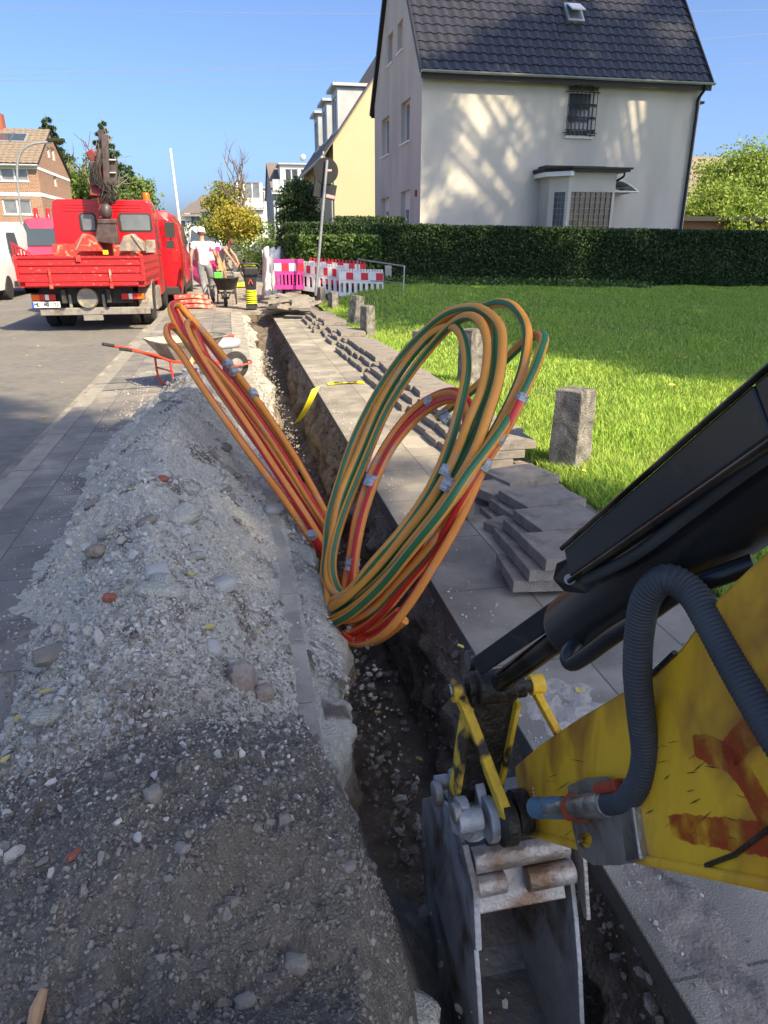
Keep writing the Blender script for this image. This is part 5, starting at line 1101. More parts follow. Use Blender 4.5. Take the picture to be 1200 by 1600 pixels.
def dormer(t, mxf, x, y, z, w_, d, h, wins, body='zinc', roofm='zinc', flat=True):
    """flat-roofed dormer with its front at local y"""
    o = MB(); a = mxf((x, y, z)); ux = (mxf((1, 0, 0))-mxf((0, 0, 0))); uy = (mxf((0, 1, 0))-mxf((0, 0, 0)))
    wall(o, a, ux, -uy, w_, h, [(q[0], q[1], q[2], q[3]) for q in wins], .08)
    o.add([mxf(q) for q in ((x, y, z), (x, y+d, z), (x, y+d, z+h), (x, y, z+h))], [(0, 1, 2, 3)]); o.add([mxf(q) for q in ((x+w_, y, z), (x+w_, y+d, z), (x+w_, y+d, z+h), (x+w_, y, z+h))], [(0, 1, 2, 3)])
    dm = o.build('dormer', body, t); k = MB(); k.add([mxf(q) for q in ((x-.15, y-.22, z+h), (x+w_+.15, y-.22, z+h), (x+w_+.15, y+d, z+h), (x-.15, y+d, z+h), (x-.15, y-.22, z+h+.12), (x+w_+.15, y-.22, z+h+.12), (x+w_+.15, y+d, z+h+.12), (x-.15, y+d, z+h+.12))], [(0, 1, 2, 3), (7, 6, 5, 4), (0, 4, 5, 1), (1, 5, 6, 2), (2, 6, 7, 3), (3, 7, 4, 0)]); k.build('dormer_roof', roofm, dm)
    for q in wins:
        f = MB(); A_ = a+ux*q[0]+Z_*q[1]+uy*.07
        for (x0, z0, x1, z1) in ((0, 0, q[2], .07), (0, q[3]-.07, q[2], q[3]), (0, .07, .07, q[3]-.07), (q[2]-.07, .07, q[2], q[3]-.07), (q[2]/2-.04, .07, q[2]/2+.04, q[3]-.07)):
            p0 = A_+ux*x0+Z_*z0; f.add([p0, p0+ux*(x1-x0), p0+ux*(x1-x0)+Z_*(z1-z0), p0+Z_*(z1-z0)]+[p_+uy*.05 for p_ in (p0, p0+ux*(x1-x0), p0+ux*(x1-x0)+Z_*(z1-z0), p0+Z_*(z1-z0))], [(0, 1, 2, 3), (7, 6, 5, 4), (0, 4, 5, 1), (1, 5, 6, 2), (2, 6, 7, 3), (3, 7, 4, 0)])
        f.build('window_frame', 'white_paint', dm); p0 = A_+uy*.03; MB().add([p0, p0+ux*q[2], p0+ux*q[2]+Z_*q[3], p0+Z_*q[3]], [(0, 1, 2, 3)]).build('pane', 'glass', dm)
    return dm
# brick house at the left end
joints(MATS['brick'], .24, .075, .010, (.42, .36, .29), rot=(R(90), 0, 0), bumpd=.3)
p = AY(57, 255, 50); ev = p.z; gx1 = p.x; D = 9.0
for Yt in np.linspace(53, 70, 80):
    if AX(107, 270, gx1).y <= Yt: D = Yt-50; break
def bz(py, Y=50): return AY(20, py, Y).z
f1 = (AY(0, 275, 50).x-(gx1-14), bz(283), AY(44, 275, 50).x-AY(0, 275, 50).x, bz(262)-bz(283)); f2 = (AY(4, 322, 50).x-(gx1-14), bz(335), AY(49, 322, 50).x-AY(4, 322, 50).x, bz(311)-bz(335))
def sy(px, py): q = AX(px, py, gx1); return q.y-50, q.z
rw_ = []
for (pl, pr_, pt, pb) in ((84, 89, 275, 291), (89, 94, 320, 332), (74, 78.5, 231, 246), (80, 86, 232, 250)):
    a, zb_ = sy((pl), (pt+pb)/2); b, _ = sy(pr_, (pt+pb)/2); zt_ = sy((pl+pr_)/2, pt)[1]; zl_ = sy((pl+pr_)/2, pb)[1]; rw_.append((a, zl_, b-a, zt_-zl_))
house('brick_house', 'brown brick house with white window bands at the left edge beyond the road', (gx1-14, 50, 0), 0, 14, D, ev, AY(76, 205, 50+D/2).z, 'brick', 'roof_brown', front=[f1, f2, (f1[0]-5, f1[1], f1[2], f1[3]), (f2[0]-5, f2[1], f2[2], f2[3])], right=rw_, bands=((bz(303)-.02, .2), (bz(350), .2), (ev-.25, .16)), tiles=True, rwins=((14+AY(26, 226, 51.5).x-gx1-.2, 3.9, .95, 1.4), (14+AY(-2, 226, 51.5).x-gx1, 3.9, .95, 1.4)), chimney=(11.0, D/2, .8, .9))
# the yellow house behind the white one
pg = AY(588, 300, 36); p0 = AX(522, 270, 4.95)
def yellow_house():
    Y0 = 34.0; xg0 = AY(522, 300, Y0).x; ev = AY(512, 218, Y0).z-.1
    # ridge runs along +Y: the gable faces the camera
    Wd = 9.6; rise = (AY(588, 117, Y0).z-ev)/(AY(588, 117, Y0).x-xg0); rh = ev+rise*Wd/2
    t, mxf, ux, uy = house('yellow_house', 'pale yellow gabled house with zinc dormers behind the white house', (xg0, Y0+13, 0), R(-90), 13, Wd, ev, rh, 'plaster_yellow', 'roof_grey', front=[(12.0-1.1*k*2.6-1.0, z, 1.0, 1.5) for k in range(3) for z in (1.0, 3.9)], ov=.45)
    for k, x in enumerate((9.6, 5.9, 2.3)): dormer(t, mxf, x, .25+.2, ev+.25, 1.9, 3.2, 2.15, [(.35, .5, 1.2, 1.35)])
    dp = MB(); dp.tube(spline([(xg0-.42, Y0+.1, ev-.35), (xg0-.38, Y0+.1, ev-.6), (xg0-.08, Y0+.12, ev-1.1), (xg0-.08, Y0+.12, ev-1.6)], 5)+[Vector((xg0-.08, Y0+.12, 0))], .05, 8); dp.build('downpipe', 'zinc', t, smooth=60)
yellow_house()
# houses further along the street
def far_house(name, label, x0, x1, yf, py_ev, pyr, px_ref, wm, rm_, D=9, **k):
    X0 = AY(x0, 330, yf).x; X1 = AY(x1, 330, yf).x; ev = AY(px_ref, py_ev, yf).z; rh = AY(px_ref, pyr, yf+D/2).z
    return house(name, label, (X0, yf, 0), 0, X1-X0, D, ev, rh, wm, rm_, **k), X0, ev, rh
(gh, mxf, ux, uy), X0, ev, rh = far_house('grey_house', 'blue-grey gabled house with white dormers beyond the dark bush', 428, 500, 62, 300, 256, 440, 'plaster_grey', 'roof_grey', D=11, front=[(.8, 4.6, 1.3, 1.5), (3.0, 4.6, .9, 1.3), (.8, 1.4, 1.3, 1.6)])
dormer(gh, mxf, .7, .9, ev+.15, 3.0, 3, 1.9, [(.35, .4, 1.1, 1.2), (1.6, .4, 1.1, 1.2)], 'plaster_white'); dormer(gh, mxf, 4.5, .9, ev+.15, 1.9, 3, 1.9, [(.35, .4, 1.1, 1.2)], 'zinc')
MB().tube([mxf((.3, -.1, ev-.2)), mxf((.3, -.1, 0))], .07, 8).build('downpipe', 'white_paint', gh)
MB().lathe([(.0, 0), (.2, .04), (.27, .09)], mxf((3.0, 5.2, rh+.5)), 16, 'Y').build('satellite_dish', 'zinc', gh)
(h2, mxf, ux, uy), X0, ev, rh = far_house('terraced_house', 'cream house with brown roof half hidden behind the yellow autumn tree', 372, 412, 80, 325, 286, 395, 'plaster_white', 'roof_grey', D=11, front=[(.8, 5.6, 1.5, 1.5), (.8, 2.2, 1.5, 1.6)])
dormer(h2, mxf, 1.0, .9, ev+.1, 2.4, 3, 1.8, [(.5, .4, 1.3, 1.1)], 'plaster_white')
(h3, mxf, ux, uy), X0, ev, rh = far_house('terraced_house', 'brown-roofed house low behind the autumn tree crown, left of the bare branches', 340, 372, 100, 330, 300, 355, 'plaster_white', 'roof_grey', D=11, front=[(.8, 5.6, 1.3, 1.5)])
for k, (px, Y, lab) in enumerate(((340, 92, 'nearest white terraced house with balconies on the left behind the workers'), (318, 112, 'middle white terraced house in the row left of the autumn tree'), (302, 135, 'farthest white terraced house in the row left of the autumn tree'))):
    q = AY(px, 378, Y); ev = AY(px, 352 if k == 0 else 358, Y).z; wdt = 8.5
    t_, mx_, ux_, uy_ = house('terraced_house', lab, (q.x-3.5, Y, 0), R(-28), 8.4, 9, AY(px, 352-7*(2-k)-2, Y).z, AY(px, 352-7*(2-k)-2, Y).z+2.3, 'plaster_white', 'roof_grey', front=[(.7, 3.4, 1.4, 1.2), (3.4, 3.4, 1.4, 1.2), (6.1, 3.4, 1.3, 1.2), (.8, .9, 1.4, 1.4), (3.6, .9, 1.4, 1.4), (6.2, .9, 1.3, 1.4)], chimney=(5, 4.5, .9, 1.0))
house('brown_roof_house', 'house with a pale brown tiled roof glimpsed right of the white house', (25.8, 40, 0), 0, 12, 9, 3.5, 6.4, 'plaster_yellow', 'roof_brown', front=[(2, 1, 1.2, 1.3)])
gs = thing('garage', 'low flat-roofed garage behind the right end of the hedge', 'garage', (17.5, 26, 0)); MB().bb(15.6, 26, 26, 31, 0, 2.2).build('wall', 'terracotta', gs); MB().bb(15.3, 26.4, 25.7, 31.3, 2.2, 2.36).build('roof', 'black_iron', gs)
# ---------------------------------------------------------------- hedges
def leafbox(name, label, x0, x1, y0, y1, z0, z1, size, dens, m, core='leaf_hedge_core', cat='hedge', bump_=.05, zfun=None, zb=None):
    t = thing(name, label, cat, ((x0+x1)/2, (y0+y1)/2, z0)); A_ = [(x1-x0)*(z1-z0), (x1-x0)*(y1-y0), (y1-y0)*(z1-z0), (y1-y0)*(z1-z0)]
    C = []
    for k, ar in enumerate(A_):
        n = int(ar*dens*(.6 if k == 1 else 1)); u = rng.uniform(0, 1, n); v = rng.uniform(0, 1, n); d = rng.uniform(-.03, .10, n)
        if k == 0: X = x0+(x1-x0)*u; Z = v; Y = y0+d; nb = fbm(X*1.3, v*3, 7, 4); Y = Y+nb*bump_*5
        elif k == 1: X = x0+(x1-x0)*u; Y = y0+(y1-y0)*v; Z = 1-d*.4
        elif k == 2: Y = y0+(y1-y0)*u; Z = v; X = x0+d+fbm(Y*2, v*3, 2, 3)*bump_*3
        else: Y = y0+(y1-y0)*u; Z = v; X = x1-d
        dz = (zfun(X) if zfun else 0)
        zz = z0+(z1-z0)*Z+dz+fbm(X*2.1, Y*2, 3, 3)*bump_*(Z > .9); C.append(np.stack([X, Y, zz], 1))
    leaves('foliage', np.concatenate(C), size, m, t)
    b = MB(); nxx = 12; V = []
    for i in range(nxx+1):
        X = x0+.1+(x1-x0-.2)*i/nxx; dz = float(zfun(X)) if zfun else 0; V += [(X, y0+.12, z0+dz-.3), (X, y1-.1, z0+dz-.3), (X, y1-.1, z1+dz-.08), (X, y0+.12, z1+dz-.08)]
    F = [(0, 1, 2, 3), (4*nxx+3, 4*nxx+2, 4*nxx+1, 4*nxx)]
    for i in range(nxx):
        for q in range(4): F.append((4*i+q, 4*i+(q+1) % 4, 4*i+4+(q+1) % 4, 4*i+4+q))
    b.add(V, F).build('dark_core', core, t); return t  # one dark solid box as the hedge core, no modelled twigs
hz = lambda X: -.0125*(X-4.9)
leafbox('hedge', 'long dark clipped hedge across the lawn in front of the white house', 1.5, 18.5, 19.55, 20.6, .28, 1.88, .075, 1900, 'leaf_hedge', zfun=hz)
leafbox('hedge', 'short hedge with a higher top behind the leaning sign', 3.0, 4.95, 21.0, 22.0, .3, 2.12, .08, 700, 'leaf_hedge')
leafbox('laurel_hedge', 'glossy light green laurel hedge behind the pink and white barriers', 1.42, 3.75, 18.75, 19.6, .1, 1.60, .12, 900, 'leaf_laurel', bump_=.07)
# ---------------------------------------------------------------- trees
def branchy(mb, p, d, L, r, depth, tips, rnd, spread=.5, up=.15):
    n = 4; pts = [Vector(p)]; dd = Vector(d).normalized()
    for i in range(n):
        dd = (dd+Vector((rnd.uniform(-1, 1), rnd.uniform(-1, 1), rnd.uniform(-.6, 1)*1))*.16+Z_*up*.3).normalized(); pts.append(pts[-1]+dd*L/n)
    mb.tube(pts, [r*(1-.45*i/n) for i in range(n+1)], 7 if depth > 1 else 5)
    tips.append(pts[-1]); tips.append(pts[-2])
    if depth == 0: return
    for k in range(rnd.choice((2, 3, 3))):
        a = rnd.uniform(0, 2*math.pi); s_ = dd.orthogonal().normalized(); s_ = (Matrix.Rotation(a, 3, dd) @ s_); q = pts[rnd.choice((2, 3, 4))]
        branchy(mb, q, dd*(1-spread*.5)+s_*spread*1.3, L*rnd.uniform(.55, .8), r*.5, depth-1, tips, rnd, spread, up)
def tree(name, label, x, y, h, cr, leafm, n, size, seed, trunk_h=.35, cz=None, squash=1.0, group=None, z0=0, depth=3, clump=.16, bark='bark', lim=None, tr=None, spread=.55):
    rnd = random.Random(seed); t = thing(name, label, 'tree', (x, y, z0), group=group); mb = MB(); tips = []
    th = h*trunk_h; r0 = tr or h*.022
    mb.tube([(x, y, z0-.2), (x+rnd.uniform(-.1, .1), y, z0+th*.5), (x+rnd.uniform(-.15, .15), y, z0+th)], [r0*1.25, r0, r0*.85], 10)
    for k in range(5):
        a = 2*math.pi*k/5+rnd.uniform(-.4, .4); branchy(mb, (x, y, z0+th*rnd.uniform(.8, 1)), (math.cos(a)*.75, math.sin(a)*.75, rnd.uniform(.5, 1.2)), h*.26, r0*.55, depth-1, tips, rnd, spread)
    branchy(mb, (x, y, z0+th), (0, 0, 1), h*.33, r0*.75, depth-1, tips, rnd, spread)
    mb.build('trunk', bark, t, smooth=60)
    C0 = np.array([x, y, z0+(cz or h*.64)]); Rr = np.array([cr, cr, (h-th)*.52*squash]); m = max(60, n//110); cl = []
    T = np.array([tuple(q) for q in tips]); e = ((T-C0)/Rr); ok = (e**2).sum(1) < 1.15; cl = list(T[ok])
    while len(cl) < m:
        q = rng.normal(size=3); q /= np.linalg.norm(q); q *= rng.uniform(.35, 1)**.6; cl.append(C0+q*Rr*(.82+.35*float(vn(q[0]*2+seed, q[1]*2+q[2]))))
    cl = np.array(cl); idx = rng.integers(0, len(cl), n); sc_ = cr*clump*rng.uniform(.5, 1.5, len(cl))[idx]
    pts = cl[idx]+np.clip(rng.normal(size=(n, 3)), -1.7, 1.7)*sc_[:, None]*np.array([1, 1, .7])
    if lim: pts = pts[lim(pts)]
    leaves('crown', pts, size, leafm, t); return t
def conifer(name, label, x, y, h, r, n, size, seed, m='leaf_conifer', z0=0, sparse=1.0, base=.12):
    t = thing(name, label, 'tree', (x, y, z0)); mb = MB(); mb.tube([(x, y, z0-.2), (x, y, z0+h*.6), (x, y, z0+h)], [h*.018, h*.01, .02], 8); C = []
    rnd = random.Random(seed); k = 0; z = h*base
    while z < h*.98:
        f = (1-z/h); L = r*(f**.8)*rnd.uniform(.65, 1.15)+.15; a = k*2.4+rnd.uniform(-.4, .4); e = Vector((math.cos(a)*L, math.sin(a)*L, -.18*L)); p = Vector((x, y, z0+z)); mb.tube([p, p+e*.6, p+e+Z_*.08*L], [.05*f+.012, .03*f+.008, .006], 4)
        m_ = int(n*L/(r*26)*sparse)+3; tt = rng.uniform(.15, 1, m_)**.8; q = np.array(p)[None]+np.array(e)[None]*tt[:, None]; q += rng.normal(size=(m_, 3))*np.array([.10, .10, .07])*L*(.5+.5*tt[:, None]); q[:, 2] -= rng.uniform(0, .16, m_)*L; C.append(q); z += h*.017; k += 1
    mb.build('trunk', 'bark', t, smooth=60); leaves('crown', np.concatenate(C), size, m, t, aspect=.35); return t
q = AY(88, 300, 75); conifer('conifer_tree', 'loose dark conifer rising behind the brick house', q.x, 75, AY(78, 178, 75).z, 4.6, 24000, .5, 3, sparse=1.2)
q = AY(172, 300, 70); conifer('conifer_tree', 'narrow pointed spruce behind the truck crane', q.x, 70, AY(170, 185, 70).z, 3.2, 22000, .42, 4, sparse=1.2)
q = AY(205, 300, 80); conifer('conifer_tree', 'broad low spruce right of the truck crane', q.x, 80, AY(200, 256, 80).z, 3.8, 14000, .45, 6, sparse=1.3)
q = AY(128, 300, 66); tree('birch_tree', 'light green drooping tree between the brick house and the truck crane', q.x, 66, AY(128, 250, 66).z, 2.9, 'leaf_green', 15000, .34, 8, cz=4.6, clump=.22)
q = AY(188, 300, 74); tree('birch_tree', 'light green round tree right behind the crane jib', q.x, 74, AY(190, 255, 74).z, 2.4, 'leaf_green', 11000, .36, 9, cz=5, clump=.22)
q = AY(143, 300, 60); tree('thin_tree', 'thin half-bare treetop left of the crane jib', q.x, 62, AY(145, 212, 62).z, 1.0, 'leaf_green', 700, .22, 19, trunk_h=.55)
q = AY(345, 380, 46); tree('autumn_tree', 'yellow-green autumn street tree left of the bare-topped one', q.x+.3, 46, AY(348, 300, 46).z, 1.5, 'leaf_autumn', 14000, .20, 21, trunk_h=.30, cz=3.3, clump=.2)
q = AY(374, 380, 41)
tb = tree('autumn_tree', 'autumn tree with bare twisted upper branches above its yellow crown', q.x, 41, AY(372, 318, 41).z, 1.35, 'leaf_yellow', 10000, .17, 22, trunk_h=.42, cz=2.4, clump=.2)
def bare():
    rnd = random.Random(5); mb = MB(); tips = []
    for (a, b) in (((372, 330), (356, 262)), ((376, 325), (380, 258)), ((371, 318), (342, 292)), ((378, 330), (398, 285)), ((376, 300), (372, 270))):
        p = AY(*a, 41); e = AY(*b, 41); branchy(mb, p, e-p, (e-p).length*.8, .065, 3, tips, rnd, .4, .25)
    mb.build('bare_branches', 'bark', tb, smooth=60)
bare()
q = AY(425, 395, 34); tree('shrub', 'bright lime green bush beside the parked grey car', q.x, 34, 2.2, 1.6, 'leaf_lime', 5000, .14, 31, trunk_h=.1, cz=1.1, depth=2, tr=.05)
q = AY(392, 410, 44); tree('shrub', 'green bush under the bare-topped autumn tree', q.x, 44, 1.9, 1.7, 'leaf_green', 3500, .16, 32, trunk_h=.1, cz=.9, depth=2, tr=.05)
q = AY(467, 330, 29); tree('dark_evergreen', 'dark evergreen tree left of the yellow house', q.x, 29, AY(467, 305, 29).z, .72, 'leaf_hedge', 20000, .12, 33, trunk_h=.08, cz=2.2, depth=2, squash=1.15, tr=.06, clump=.24)
for (px, Y, zt, cr, m, lab, sd_) in ((1150, 30, 218, 2.0, 'leaf_lime', 'lime green young tree above the garage roof', 41), (1195, 33, 240, 2.6, 'leaf_green', 'green tree at the right edge behind the garage', 42), (1118, 27, 290, 1.3, 'leaf_lime', 'yellow-green shrub right beside the white house corner', 43), (1175, 27, 315, 1.9, 'leaf_lime', 'low yellow-green shrub behind the garage edge', 44)):
    q = AY(px, 340, Y); tree('garden_tree', lab, q.x, Y, AY(px, zt, Y).z*1.18, cr, m, 14000, .15, sd_, trunk_h=.3, depth=3, clump=.22)
q = AY(3, 365, 40); tree('shrub', 'green bush at the left edge below the brick house', q.x, 44, 2.3, 1.6, 'leaf_green', 3000, .2, 51, trunk_h=.1, cz=1.2, depth=2)
# big trees beside and behind the photographer: their crowns shade the foreground, the lawn and the house wall
def shade_tree(label, x, y, h, clumps, n, size, seed):
    rnd = random.Random(seed); t = thing('plane_tree', label, 'tree', (x, y, 0)); mb = MB(); tips = []
    mb.tube([(x, y, -.2), (x+.1, y+.1, h*.25), (x, y, h*.5)], [.42, .34, .26], 14); C = []
    tot = sum(q[3]*q[4] for q in clumps)
    for (cx, cy, cz, r, w_) in clumps:
        a = Vector((x, y, h*.45)); b = Vector((cx, cy, cz)); mb.tube(spline([a, a+(b-a)*.5+Z_*.5, b], 4), [.13-.011*k for k in range(9)], 8)
        m_ = int(n*r*w_/tot); sub = rng.normal(size=(max(8, int(r*14)), 3))*np.array([1, 1, .55])*r*.5+np.array([cx, cy, cz]); idx = rng.integers(0, len(sub), m_)
        C.append(sub[idx]+rng.normal(size=(m_, 3))*.24)
    mb.build('trunk', 'bark', t, smooth=60); leaves('crown', np.concatenate(C), size, 'leaf_shade', t, up=2.0)
def src(x, y, z, h):      # where along the sun's ray through (x,y,z) the height h is reached
    k = (h-z)/(-LDIR.z); return (x-LDIR.x*k, y-LDIR.y*k, h)
# crowns placed so that their shade falls where the photograph has it
cl = []
for gx in np.arange(-4.5, 6.1, 1.1):
    for gy in np.arange(-1.2, 7.0, 1.1):
        lim_ = 6.2-.72*(gx+1.0) if gx < 3 else 3.3
        if gx > 3.0 and gy > 2.6: continue
        if gy > lim_-.5: continue
        if -1.0 < gx < 1.2 and gy > 2.6 and random.random() < .62: continue
        a = random.uniform(-.25, .25); h = 16+random.uniform(-1, 2); s_ = src(gx+a, gy+random.uniform(-.25, .25), 0, h); cl.append((*s_, .85, 1.0))
shade_tree('broad street tree behind the photographer, shading the foreground', 9.0, -15.5, 18, cl, 95000, .20, 61)
cl = []
for gx in np.arange(3.2, 18.4, 1.25):
    for gy in np.arange(6.3, 21.2, 1.25):
        if gy < 12.4-1.8*(gx-2.7)+random.uniform(-.4, .4): continue
        s_ = src(gx+random.uniform(-.3, .3), gy+random.uniform(-.3, .3), .2, 15+random.uniform(-1, 2)); cl.append((*s_, .85, 1.0))
shade_tree('tall lawn tree out to the right, shading the grass and the hedge', 19.5, 1.0, 17, cl, 165000, .22, 62)
cl = []
for k in range(122):       # the house wall: dappled, with gaps
    gx = random.uniform(5.4, 14.6); gz = random.uniform(.6, 6.6); lit = max(math.exp(-((gx-7.0)/.7)**2-((gz-4.3)/1.3)**2), .9*math.exp(-((gx-8.6)/.5)**2-((gz-2.6)/.9)**2), math.exp(-((gx-11.6-(gz-3.5)*.35)/.75)**2-((gz-4.2)/2.6)**2), .8*math.exp(-((gx-8.2)/.5)**2-((gz-4.6)/1.6)**2))
    if random.random() < lit*1.25: continue
    s_ = src(gx, 22, gz, 18+random.uniform(-1, 2)); cl.append((*s_, .36, 1.0))
for k in range(16):
    gx = random.uniform(7.2, 14.6); t_ = random.uniform(0, 2.4)*(gx-7.0)/7; s_ = src(gx, 22+t_, 6.3+t_*1.2, 19+random.uniform(-.5, 1)); cl.append((*s_, .9, 1.0))
shade_tree('very tall tree beyond the right of the lawn, dappling the white house wall', 22.5, 9.5, 20, cl, 60000, .17, 63)
# ---------------------------------------------------------------- fallen leaves
def leaf_mesh():
    pts = [(0, -.5), (.22, -.3), (.34, 0), (.24, .28), (0, .5), (-.26, .26), (-.33, 0), (-.2, -.3)]; V = [(x, y, .10*abs(x)) for x, y in pts]+[(0, 0, -.03)]
    return MB().add(V, [(k, (k+1) % 8, 8) for k in range(8)])
lp = None
spots = [(800, 892), (830, 905), (328, 988), (404, 992), (560, 1055), (590, 1115), (622, 1112), (30, 1130), (72, 1090), (10, 1195), (655, 1188), (300, 905), (60, 560), (95, 585), (40, 545), (130, 520), (20, 520), (150, 560), (190, 545), (75, 530), (110, 610), (228, 728), (205, 770), (720, 1010), (905, 1080)]
for k, (px, py) in enumerate(spots):
    z = 0.008
    if px < -1: continue
    g = G(px, py, z); x, y = (g.x, g.y) if px > 700 or (py < 640) else on_heap(px, py)
    zz = float(hh(x, y))+.02 if px < 700 and py > 640 else (-.088 if x < KX0 else .01)
    if 540 < px < 660 and py > 1050: gg = G(px, py, -.7); x, y, zz = gg.x, gg.y, -.69
    if lp is None: lp = leaf_mesh().build('fallen_leaf', 'leaf_fallen'); o = lp
    else: o = lp.copy(); COL.objects.link(o)
    s_ = random.uniform(.024, .042); o.scale = (s_, s_*1.1, s_); o.location = (x, y, zz); o.rotation_euler = (random.uniform(-.3, .3), random.uniform(-.3, .3), random.uniform(0, 6))
    tag(o, 'small yellow fallen leaf lying on the paving, road or spoil', 'leaf', 'fallen yellow leaves')
for k in range(34):
    y = random.uniform(3.0, 13); x = random.uniform(2.1, 2.4+y*.7) if k % 3 else random.uniform(-5, -1.7); o = lp.copy(); COL.objects.link(o)
    s_ = random.uniform(.04, .07); o.scale = (s_, s_*1.1, s_); o.location = (x, y, float(LZ(x, y))+.07 if x > 0 else -.092); o.rotation_euler = (random.uniform(-.4, .4), random.uniform(-.4, .4), random.uniform(0, 6)); tag(o, 'small yellow fallen leaf lying on the paving, road or spoil' if x < 0 else 'small yellow fallen leaf lying in the grass of the lawn', 'leaf', 'fallen yellow leaves' if x < 0 else 'yellow leaves in the grass')
# ================================================================ vehicles
def wheel(par, x, y, z, r, w_, tm='tyre', rmat='rim_steel', face=1, twin=0):
    mb = MB(); prof = [(r*.58, -w_/2), (r*.93, -w_/2), (r, -w_*.36), (r, w_*.36), (r*.93, w_/2), (r*.58, w_/2)]; mb.lathe(prof, (x, y, z), 32, 'X')
    wl = mb.build('wheel', tm, par, smooth=35); q = MB(); f = face
    q.lathe([(r*.06, f*w_*.42), (r*.16, f*w_*.44), (r*.2, f*w_*.25), (r*.45, f*w_*.12), (r*.52, f*w_*.45), (r*.6, f*w_*.46), (r*.6, -f*w_*.3)], (x, y, z), 28, 'X'); q.build('rim', rmat, wl, smooth=35); return wl
def truck():
    gz = -.10; Yt = 14.05; xl = AY(22, 410, Yt).x; xr = AY(222, 410, Yt).x; xr = xl+2.14
    t = thing('truck', 'red dropside truck with a folded loading crane parked at the kerb', 'truck', ((xl+xr)/2, Yt, gz))
    zb0, zb1 = .80, 1.22; L = 3.05
    lb = MB(); lb.bb(xl+.02, xr-.02, Yt+.05, Yt+L, .70, .80); lb.build('bed_floor', 'bed_red', t)
    # tailgate with pressed ribs
    tg = MB(); tg.bb(xl, xr, Yt, Yt+.035, zb0, zb1); tail = tg.build('tailgate', 'bed_red', t, bev=.004)
    rb = MB(); rb.bb(xl-.012, xr+.012, Yt-.022, Yt-.001, zb1-.035, zb1+.006); rb.bb(xl+.0, xr, Yt-.022, Yt-.001, zb0, zb0+.075)
    for z in (.965, 1.09): rb.prism([(xl+.06, Yt-.001, z-.035), (xl+.06, Yt-.020, z-.02), (xl+.06, Yt-.020, z+.02), (xl+.06, Yt-.001, z+.035)], (xr-xl-.12, 0, 0))
    for x in (xl, xr-.05): rb.bb(x, x+.05, Yt-.024, Yt-.002, zb0+.076, zb1-.036)
    rb.build('tailgate_ribs', 'bed_red', tail, bev=.003)
    for x in (xl+.55, xl+1.56): hm = MB(); hm.bb(x-.02, x+.02, Yt-.045, Yt-.024, zb0-.02, zb0+.22); hm.bb(x-.03, x+.03, Yt-.05, Yt-.02, zb0-.12, zb0-.03); hm.build('hinge', 'scuffed_red', tail, bev=.004)
    MB().bb(xl+1.02, xl+1.10, Yt-.05, Yt-.023, zb1-.09, zb1+.02).build('latch', 'scuffed_red', tail, bev=.006)
    MB().bb(xl+.12, xr-.12, Yt-.01, Yt+.05, zb0-.075, zb0-.002).build('rear_beam', 'bed_red', t, bev=.004)
    for s_, x in ((-1, xl), (1, xr-.03)):
        sb = MB(); sb.bb(x, x+.03, Yt+.06, Yt+L-.1, zb0, zb1)
        for z in (.87, 1.0, 1.13): sb.bb(x-.012 if s_ < 0 else x+.031, x-.001 if s_ < 0 else x+.042, Yt+.1, Yt+L-.15, z-.03, z+.03)
        sb.build('side_gate', 'bed_red', t, bev=.003)
        MB().bb(x-.004, x+.034, Yt+.036, Yt+.062, zb0-.05, zb1+.03).build('corner_post', 'scuffed_red', t, bev=.004)
    hd = MB(); hd.bb(xl+.02, xr-.02, Yt+L-.08, Yt+L-.03, zb0, zb1+.20); hd.build('headboard', 'scuffed_red', t, bev=.004)
    # lattice wing at the left corner
    wg = MB(); 
    for k in range(5): wg.bb(xl-.01+.05*k, xl+.012+.05*k, Yt+.05, Yt+.075, zb1+.01, zb1+.22-.035*k)
    wg.beam((xl-.02, Yt+.062, zb1+.23), (xl+.26, Yt+.062, zb1+.05), .03, .025); wg.bb(xl-.02, xl+.3, Yt+.05, Yt+.075, zb1+.0, zb1+.03); wg.build('corner_rack', 'bed_red', t)
    # chassis, bumper, lights
    ch = MB(); 
    for x in (xl+.65, xr-.72): ch.bb(x, x+.07, Yt+.15, Yt+5.0, .42, .66)
    ch.bb(xl+.3, xr-.3, Yt+.35, Yt+.45, .40, .68); ch.bb(xl+.5, xr-.5, Yt+1.2, Yt+2.6, .30, .60); ch.tube([(xl+.3, Yt+1.45, .27), (xr-.3, Yt+1.45, .27)], .08, 12); ch.lathe([(.05, -.2), (.17, -.12), (.19, 0), (.17, .12), (.05, .2)], ((xl+xr)/2, Yt+1.45, .28), 16, 'Y'); ch.build('chassis', 'chassis', t, bev=.005)
    bm_ = MB(); bm_.bb(xl+.22, xr+.0, Yt+.28, Yt+.36, .20, .33); bu_ = bm_.build('rear_bumper', 'dull_metal', t, bev=.012)
    br_ = MB(); 
    for x in (xl+.76, xr-.80): br_.bb(x-.025, x+.025, Yt+.30, Yt+.34, .33, .56)
    br_.bb(xl+.95, xr-.85, Yt+.29, Yt+.35, .10, .20); br_.build('bumper_bracket', 'dull_metal', bu_, bev=.004)
    sw = MB(); sw.lathe([(.05, -.05), (.17, -.05), (.19, 0), (.17, .03), (.05, .03)], ((xl+xr)/2+.0, Yt+.27, .50), 28, 'Y'); sp = sw.build('spare_wheel', 'tray_metal', t, smooth=30); sp.scale = (1.35, 1, .75); sp.scale = (1, 1, 1)
